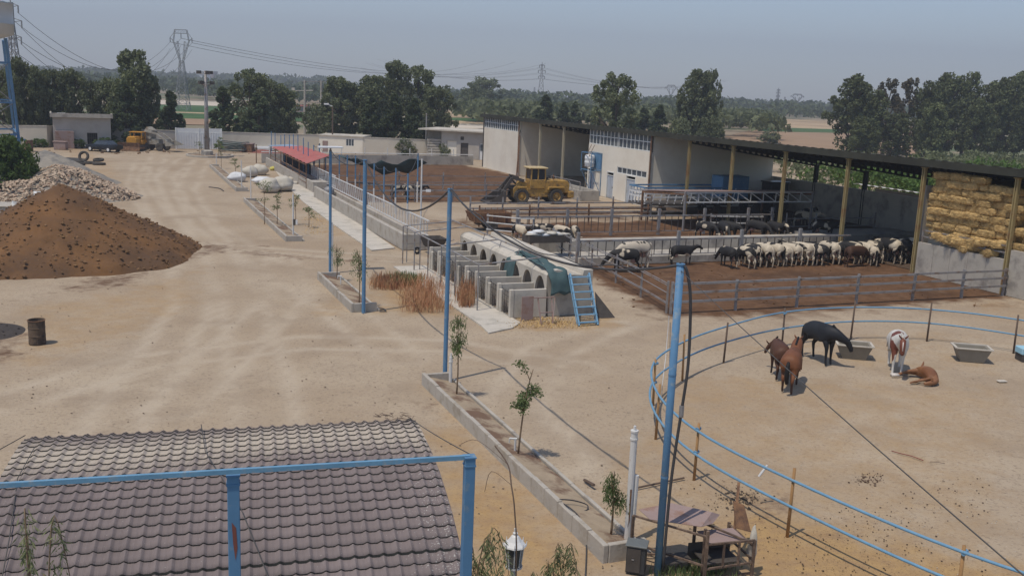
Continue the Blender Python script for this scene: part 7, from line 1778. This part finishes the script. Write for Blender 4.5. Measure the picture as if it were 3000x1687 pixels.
def coat(name,c1,c2,scale,thr,legw=.35,rough=.7,legcol=None,legz=.45,rand=True,belly=None):
    m=bpy.data.materials.new(name); m.use_nodes=True; n=m.node_tree.nodes;l=m.node_tree.links;p=n['Principled BSDF']; p.inputs['Roughness'].default_value=rough; p.inputs['Specular IOR Level'].default_value=.3
    tc=n.new('ShaderNodeTexCoord'); oi=n.new('ShaderNodeObjectInfo'); ns=n.new('ShaderNodeTexNoise'); ns.noise_dimensions='4D'; ns.inputs['Scale'].default_value=scale; ns.inputs['Detail'].default_value=1.5
    ml=n.new('ShaderNodeMath'); ml.operation='MULTIPLY'; ml.inputs[1].default_value=57. if rand else 0; l.new(oi.outputs['Random'],ml.inputs[0]); l.new(ml.outputs[0],ns.inputs['W']); l.new(tc.outputs['Object'],ns.inputs['Vector'])
    mr=n.new('ShaderNodeMapRange'); mr.inputs[1].default_value=thr-.012; mr.inputs[2].default_value=thr+.012; l.new(ns.outputs[0],mr.inputs[0])
    mx=n.new('ShaderNodeMix'); mx.data_type='RGBA'; mx.inputs[6].default_value=(*c1,1); mx.inputs[7].default_value=(*c2,1); l.new(mr.outputs[0],mx.inputs[0]); out=mx.outputs[2]
    if legcol:
        sx=n.new('ShaderNodeSeparateXYZ'); l.new(tc.outputs['Object'],sx.inputs[0]); m2=n.new('ShaderNodeMapRange'); m2.inputs[1].default_value=legz; m2.inputs[2].default_value=legz-.12; l.new(sx.outputs[2],m2.inputs[0])
        m3=n.new('ShaderNodeMix'); m3.data_type='RGBA'; l.new(m2.outputs[0],m3.inputs[0]); l.new(out,m3.inputs[6]); m3.inputs[7].default_value=(*legcol,1); out=m3.outputs[2]
    n5=n.new('ShaderNodeTexNoise'); n5.inputs['Scale'].default_value=7; l.new(tc.outputs['Object'],n5.inputs['Vector']); m6=n.new('ShaderNodeMapRange'); m6.inputs[3].default_value=.8;m6.inputs[4].default_value=1.15; l.new(n5.outputs[0],m6.inputs[0])
    hs=n.new('ShaderNodeHueSaturation'); l.new(m6.outputs[0],hs.inputs['Value']); l.new(out,hs.inputs['Color']); l.new(hs.outputs[0],p.inputs['Base Color']); return m
BK=(.02,.018,.017);WH=(.52,.44,.33);CRM=(.50,.43,.34)
m_cowA=coat('holstein_coat',BK,WH,1.15,.50,legcol=(.42,.34,.25),legz=.5)
m_cowB=coat('mostly_white_coat',WH,BK,1.6,.60,legcol=(.46,.38,.28),legz=.45)
m_cowC=coat('mostly_black_coat',BK,WH,1.3,.62)
m_cowD=coat('brown_cow_coat',(.06,.028,.016),(.3,.2,.14),1.3,.66)
m_spot=coat('spotted_cream_coat',CRM,BK,3.2,.64,rand=False)
m_horn=mat('horn_hoof',(.06,.045,.035),.6)
m_udder=mat('pink_udder',(.38,.22,.17),.7)
def cow(name,coatm,head='down',s=1.,horn=False,udder=True):
    t=thing(name,'','cow')
    spine=[(-.78,0,1.22,.20,.22),(-.62,0,1.2,.27,.27),(-.3,0,1.10,.31,.36),(.1,0,1.05,.33,.40),(.5,0,1.08,.28,.36),(.74,0,1.12,.2,.28)]
    if head=='down': nk=[('@',5),(.98,0,1.0,.13,.19),(1.2,0,.78,.11,.15),(1.38,0,.58,.11,.12),(1.5,0,.38,.085,.09),(1.56,0,.27,.07,.07)]
    elif head=='level': nk=[('@',5),(.98,0,1.22,.13,.19),(1.2,0,1.30,.11,.14),(1.36,0,1.32,.115,.12),(1.56,0,1.2,.09,.09),(1.7,0,1.1,.075,.075)]
    else: nk=[('@',5),(.96,.1,1.18,.13,.19),(1.12,.25,1.22,.11,.14),(1.2,.42,1.2,.115,.12),(1.2,.62,1.08,.09,.09),(1.2,.74,1.0,.07,.07)]
    legs=[]
    for y,dx in ((.19,.05),(-.19,-.06)):
        legs.append([('@',1),(-.72,y,.92,.15,.18),(-.66+dx,y*1.05,.66,.085,.10),(-.82+dx,y*1.05,.5,.055,.06),(-.78+dx,y,.22,.042,.045),(-.76+dx,y,.06,.05,.05),(-.72+dx,y,.02,.05,.04)])
    for y,dx in ((.17,-.05),(-.17,.06)):
        legs.append([('@',4),(.56,y,.82,.11,.14),(.54+dx,y,.55,.07,.075),(.55+dx,y,.4,.055,.06),(.54+dx,y,.2,.04,.045),(.56+dx,y,.05,.05,.05),(.59+dx,y,.02,.045,.04)])
    skin_build('body',[spine,nk]+legs,coatm,t,2)
    hp=nk[3][:3]; lat=Vector((0,1,0)) if head!='side' else Vector((1,0,0))
    for sg in (-1,1):
        c=Vector(hp)+lat*sg*.12+Vector((-.03 if head!='side' else 0,0,.06)); b=MB(); b.M=None; b.blob(c+lat*sg*.09,(.05 if head!='side' else .11,.11 if head!='side' else .05,.04),1,.1,8,6); b.build('ear',coatm,t,smooth=True)
        if horn: b=MB(); b.tube([c+Vector((0,0,.03)),c+lat*sg*.1+Vector((0,0,.12)),c+lat*sg*.1+Vector((0,0,.2))],[.025,.018,.006],6); b.build('horn',m_horn,t,smooth=True)
    b=MB(); b.tube([(-.9,0,1.28),(-1.02,0,1.15),(-1.03,0,.8),(-1.0,.03,.55)],[.04,.03,.018,.02],7); b.blob((-1.0,.03,.45),(.045,.045,.12),2,.2,8,6); b.build('tail',coatm,t,smooth=True)
    if udder: b=MB(); b.blob((-.48,0,.68),(.2,.15,.15),2,.08,12,8); b.build('udder',m_udder,t,smooth=True)
    return t
def finish(t,x,y,rz,s,label,group=None):
    if t is None: return
    place(t,(x,y,0),rz,s,label); 
    if group: t['group']=group
    return t
PQ=PHI+math.pi/2      # facing +q
protos={}
def putcow(kind,p,rz,s,label,group):
    if kind not in protos:
        cm_={'A':(m_cowA,'down'),'B':(m_cowB,'down'),'C':(m_cowC,'down'),'D':(m_cowD,'level'),'L':(m_cowA,'level'),'K':(m_cowC,'level'),'S':(m_spot,'down'),'X':(m_cowA,'side'),'E':(m_cowD,'down')}[kind]
        t=cow('cow',*cm_); protos[kind]=t; place(t,p,rz,s,label)
    else: t=dup(protos[kind],p,rz,s,label)
    if group:t['group']=group
    elif 'group' in t: del t['group']
    return t
# cattle row at the feed kerb, seen from behind (heads to -s i.e. over the kerb)
FC=PHI+math.pi       # facing -s (towards the feed wall)
row=[(-10.9,'C'),(-9.75,'A'),(-9.0,'B'),(-8.25,'B'),(-7.5,'A'),(-6.75,'B'),(-6.05,'B'),(-5.35,'B'),(-4.6,'A'),(-3.9,'K'),(-3.15,'B'),(-2.5,'C'),(-1.8,'A'),(-1.15,'B'),(-.5,'B'),(.2,'A'),(.95,'C'),(1.6,'A'),(2.3,'K'),(3.0,'A'),(3.9,'C'),(4.8,'C'),(5.7,'A'),(6.7,'C')]
lab={'A':'black and white cow','B':'mostly cream white cow','C':'mostly black cow','K':'black cow with raised head'}
ords=['leftmost','second','third','fourth','fifth','sixth','seventh','eighth','ninth','tenth','eleventh','twelfth','thirteenth','fourteenth','fifteenth','sixteenth','seventeenth','eighteenth','nineteenth','twentieth','twenty-first','twenty-second','twenty-third','twenty-fourth']
for i,(q,k) in enumerate(row):
    s=71.6+random.uniform(-.15,.2)+(.25 if q<-9 else 0)
    if q>.5: s=71.2
    putcow(k,W(s,q,0),FC+random.uniform(-.22,.22),random.uniform(.86,.99)*(.9 if i==0 else 1),'%s seen from behind, %s from the left in the feeding row'%(lab[k],ords[i]),'cattle feeding in a row at the kerb')
for (q,k,lb) in ((1.2,'A','taller black and white cow standing behind the right part of the feeding row'),(2.1,'C','tall black cow standing beside the shed column near the row end'),(3.1,'A','tall patched cow with white hind legs near the dark end of the row')): putcow(k,W(72.2,q,0),FC+random.uniform(-.2,.2),1.12,lb,None)
for j,(q,k) in enumerate(((-8.6,'C'),(-7.1,'A'),(-5.7,'K'),(-4.2,'C'),(-2.8,'A'),(-.8,'C'),(.6,'A'))): putcow(k,W(71.15,q,0),FC+random.uniform(-.15,.15),.9,'dark cow squeezed half hidden between its neighbours in the feeding row','cattle feeding in a row at the kerb')
putcow('E',W(73.0,-2.3,0),PHI+math.pi/2+.1,.92,'dark brown young cow standing crosswise behind the feeding row',None)
putcow('A',W(72.7,-.6,0),PHI+math.pi*.8,.9,'smaller black and white cow stepping back from the feeding row',None)
putcow('C',W(73.2,3.8,0),PHI+math.pi*.9,.9,'black calf at the dark right end of the feeding row',None)
# second pen behind the wide wall
for i,(s,q,k,rz,lb) in enumerate(((61.9,-6.0,'C',PHI+.2,'mostly black cow leaning over the wide wall, leftmost of its pen'),(62.7,-5.0,'C',PHI-.3,'black cow beside the leftmost one behind the wide wall'),(62.0,-4.2,'C',PHI+.5,'mostly black cow with lowered head behind the wide wall'),
    (61.9,-1.6,'C',PHI+.3,'dark cow behind the wide wall, left of three'),(62.6,-.6,'K',PHI,'black cow behind the wide wall, middle of three'),(62.0,.5,'C',PHI-.3,'dark cow behind the wide wall, right of three'),(62.7,3.7,'K',PHI+1.2,'dark cow in the shade at the end of the wide wall'),
    (55.2,-1.3,'D',PHI-1.2,'dark brown cow standing under the steel canopy'),(57,6.5,'L',PHI+1,'shaded black and white cow inside the shed'),(55,8.5,'L',PHI+2,'shaded patched cow deeper inside the shed'),(54,5.6,'C',PHI+2.4,'black cow in the shadow near the tractor'))):
    putcow(k,W(s,q,0),rz,.97,lb,None)
# calves left
for (s,q,k,rz,lb) in ((60.8,-19.9,'L',PHI+.3,'black and white calf at the left end behind the pale fence'),(60.3,-18.0,'C',PHI+1.4,'black calf standing sideways behind the hutches'),(61.3,-17.1,'A',PHI+.4,'black calf with a white back patch beside the trolley'),(61.6,-16.2,'A',PHI-.2,'patched calf facing the sack trolley')):
    putcow(k,W(s,q,0),rz,.8,lb,'calves behind the sack trolley')
putcow('K',W(36.2,-21.2,0),PHI+math.pi/2,1.0,'black and white cow standing behind the rails in the far corral',None)
putcow('L',W(36.6,-20.3,0),PHI+math.pi/2+.1,.95,'second patched cow close behind the rails in the far corral',None)
# big cream bull and dark cow
putcow('S',W(71.1,-16.9,0),PHI-math.pi/2+.05,1.12,'large cream white cow with black spots standing by the diagonal fence',None)
putcow('C',W(72.2,-18.1,0),PHI-math.pi/2-.2,.95,'black and white cow with lowered head in front of the cream one',None)
# calf walking right
putcow('K',W(70.6,-13.4,0),PHI+math.pi/2-.05,.84,'black young cow walking right alone along the feed kerb',None)
# ------------------------------------------------------------ horses
def hcoat(name,c,dark,white=None):
    m=coat(name,c,tuple(x*.75 for x in c),1.5,.6,rand=False,legcol=dark,legz=.5,rough=.62); return m
m_bay=hcoat('bay_horse_coat',(.17,.065,.028),(.05,.025,.018)); m_dbay=hcoat('dark_bay_horse_coat',(.085,.036,.02),(.035,.02,.016)); m_blk=hcoat('black_horse_coat',(.017,.018,.022),(.012,.012,.014))
m_foal=coat('chestnut_foal_coat',(.22,.10,.045),(.17,.07,.03),1.5,.6,rand=False,rough=.5)
m_paint=coat('paint_horse_coat',(.60,.57,.52),(.16,.05,.03),1.55,.60,rand=False,rough=.5)
m_brownh=mat('brown_face',(.15,.05,.03),.5); m_hair=mat('black_horse_hair',(.012,.011,.011),.6); m_sock=mat('white_sock',(.6,.55,.5),.6); m_hairw=mat('cream_horse_hair',(.5,.46,.4),.6)
def horse(name,label,coatm,hair,pose,x,y,heading,s,headm=None,sock=None,mane=True,turn=0.):
    t=thing(name,label,'horse',(0,0,0))
    spine=[(-.68,0,1.2,.24,.22),(-.52,0,1.22,.33,.31),(-.2,0,1.13,.36,.35),(.15,0,1.1,.35,.37),(.46,0,1.16,.28,.36),(.64,0,1.22,.2,.28)]
    if pose=='up': nk=[('@',5),(.84,0,1.33,.23,.26),(1.02,0,1.44,.21,.22),(1.18,turn*.3,1.54,.17,.16),(1.36,turn,1.46,.11,.12),(1.54,turn*1.3,1.32,.07,.075)]
    elif pose=='side': nk=[('@',5),(.82,.1,1.16,.16,.2),(.92,.26,1.04,.13,.16),(.97,.42,.94,.11,.12),(1.0,.54,.74,.09,.095),(1.0,.6,.58,.065,.07)]
    elif pose=='low': nk=[('@',5),(.9,0,1.22,.10,.17),(1.12,turn*.3,1.08,.085,.12),(1.28,turn*.6,.98,.085,.10),(1.42,turn,.76,.075,.08),(1.5,turn*1.2,.58,.055,.06)]
    else: nk=[('@',5),(.92,0,1.34,.10,.17),(1.14,turn*.3,1.38,.085,.12),(1.28,turn*.6,1.4,.085,.10),(1.4,turn,1.16,.075,.08),(1.46,turn*1.2,.96,.055,.06)]
    legs=[]
    for yy,dx in ((.17,.12),(-.17,-.08)):
        legs.append([('@',1),(-.58,yy,.95,.18,.22),(-.5+dx,yy,.76,.11,.13),(-.7+dx,yy,.55,.06,.07),(-.66+dx,yy,.3,.042,.044),(-.63+dx,yy,.1,.042,.042),(-.6+dx,yy,.02,.05,.045)])
    for yy,dx in ((.15,-.04),(-.15,.08)):
        legs.append([('@',4),(.5,yy,.88,.12,.15),(.52+dx,yy,.66,.075,.08),(.52+dx,yy,.5,.055,.06),(.52+dx,yy,.28,.04,.042),(.54+dx,yy,.09,.04,.042),(.57+dx,yy,.02,.048,.042)])
    skin_build('body',[spine,nk]+legs,coatm,t,2)
    hp=Vector(nk[3][:3]); 
    for sg in (-1,1):
        b=MB(); b.tube([hp+Vector((0,sg*.06,.07)),hp+Vector((.0,sg*.12,.14)),hp+Vector((.02,sg*.16,.2))],[.03,.032,.006],6); b.build('ear',headm or coatm,t,smooth=True)
    b=MB(); b.tube(smooth([(-.84,0,1.2),(-.93,0,1.05),(-.96,.0,.75),(-.92,0,.42)],3),[.045,.055,.065,.075,.085,.085,.09,.08,.06,.03],8); b.build('tail',hair,t,smooth=True)
    if mane:
        b=MB(); pts=[Vector(c[:3])+Vector((-.06,0,c[4]*.85 if len(c)>4 else .1)) for c in nk[1:4]]; pts=[Vector((.62,0,1.5))]+pts; b.tube(smooth(pts,3),.04,6); b.build('mane',hair,t,smooth=True)
    if headm:
        b=MB(); a,c=Vector(nk[3][:3]),Vector(nk[5][:3]); b.tube([a+(a-c)*.1,a,a.lerp(c,.5),c,c+(c-a)*.1],[.06,.104,.096,.072,.03],12); b.build('face_patch',headm,t,smooth=True)
        b=MB(); n_=(c-a).normalized(); up=Vector((n_.z*-1,0,n_.x)); up=up if up.x>0 else -up; b.tube([a.lerp(c,.15)+up*.1,a.lerp(c,.8)+up*.075],.016,6); b.build('blaze',m_sock,t,smooth=True)
    if sock:
        for lg in legs:
            c1=lg[5];c2=lg[4]; b=MB(); b.tube([(c1[0],c1[1],.06),(c2[0]*.5+c1[0]*.5,c1[1],.2)],.05,8); b.build('sock',m_sock,t,smooth=True)
    place(t,(x,y,0),heading,s,label); return t
def heading(a,b): return math.atan2(b[1]-a[1],b[0]-a[0])
def hat(xa,ya,xb,yb): 
    a,b=G(xa,ya),G(xb,yb); return a,b,heading(a,b)
g=G(2312,1140); horse('horse','bay horse seen from behind with black tail and raised head',m_bay,m_hair,'up',g.x,g.y,R_(66),.98)
g=G(2278,1105); horse('horse','smaller dark bay horse standing left of the bay one, head lowered away',m_dbay,m_hair,'low',g.x,g.y,R_(88),.92,turn=.2)
g=G(2396,1058); horse('horse','black horse bending its head into the left trough',m_blk,m_hair,'side',g.x,g.y,R_(-70),1.08)
g=G(2622,1085); horse('horse','white and brown patched horse facing the camera with a brown face',m_paint,m_hairw,'mid',g.x,g.y,R_(-106),1.07,headm=m_brownh)
# lying foal
t=thing('foal','chestnut foal lying flat on its side with pale socks','foal',(0,0,0))
sp=[(-.42,0,.2,.2,.2),(-.2,.02,.21,.24,.21),(.1,.02,.2,.24,.21),(.34,0,.18,.18,.18)]
nk=[('@',3),(.52,-.06,.12,.1,.1),(.64,-.2,.1,.08,.085),(.66,-.34,.09,.07,.075),(.64,-.52,.06,.045,.045)]
legs=[[('@',0),(-.4,-.25,.12,.08,.08),(-.5,-.5,.08,.045,.045),(-.42,-.8,.05,.03,.03),(-.45,-1.0,.04,.035,.035)],[('@',0),(-.3,-.22,.2,.08,.08),(-.32,-.5,.18,.045,.045),(-.25,-.85,.08,.03,.03),(-.25,-1.02,.05,.035,.035)],
 [('@',3),(.36,-.22,.1,.06,.06),(.25,-.4,.08,.04,.04),(.42,-.62,.05,.028,.028),(.4,-.8,.04,.03,.03)],[('@',3),(.42,-.2,.16,.06,.06),(.5,-.45,.14,.04,.04),(.45,-.72,.08,.028,.028),(.5,-.88,.05,.03,.03)]]
skin_build('body',[sp,nk]+legs,m_foal,t,2)
b=MB(); b.tube([(-.58,.1,.25),(-.68,.2,.3),(-.76,.26,.36)],[.03,.035,.015],6); b.build('tail',m_foal,t,smooth=True)
for p in ((-.42,-.88,.045),(-.25,-.94,.07)): b=MB(); b.tube([(p[0],p[1]+.12,p[2]),(p[0],p[1]-.12,p[2])],.045,8); b.build('sock',m_sock,t,smooth=True)
b=MB(); b.tube([(.66,-.3,.15),(.72,-.26,.22)],[.03,.008],5); b.build('ear',m_foal,t)
g=G(2718,1112); place(t,(g.x,g.y,0),R_(-82),1.2,'chestnut foal lying flat on its side with pale socks')
# ------------------------------------------------------------ dusty summer air
hb=MB(); hb.bz(-3000,3000,-320,4200,-1.2,260); hz=hb.build('haze',m_white); hz['kind']='stuff'; hz['label']='thin dusty summer haze over the plain'; hz['category']='haze'
hm_=bpy.data.materials.new('haze_air'); hm_.use_nodes=True; n=hm_.node_tree.nodes; n.remove(n['Principled BSDF'])
pv=n.new('ShaderNodeVolumePrincipled'); pv.inputs['Color'].default_value=(.83,.87,.97,1); pv.inputs['Density'].default_value=.00048; pv.inputs['Anisotropy'].default_value=.1
hm_.node_tree.links.new(pv.outputs[0],n['Material Output'].inputs['Volume']); hz.data.materials.clear(); hz.data.materials.append(hm_)
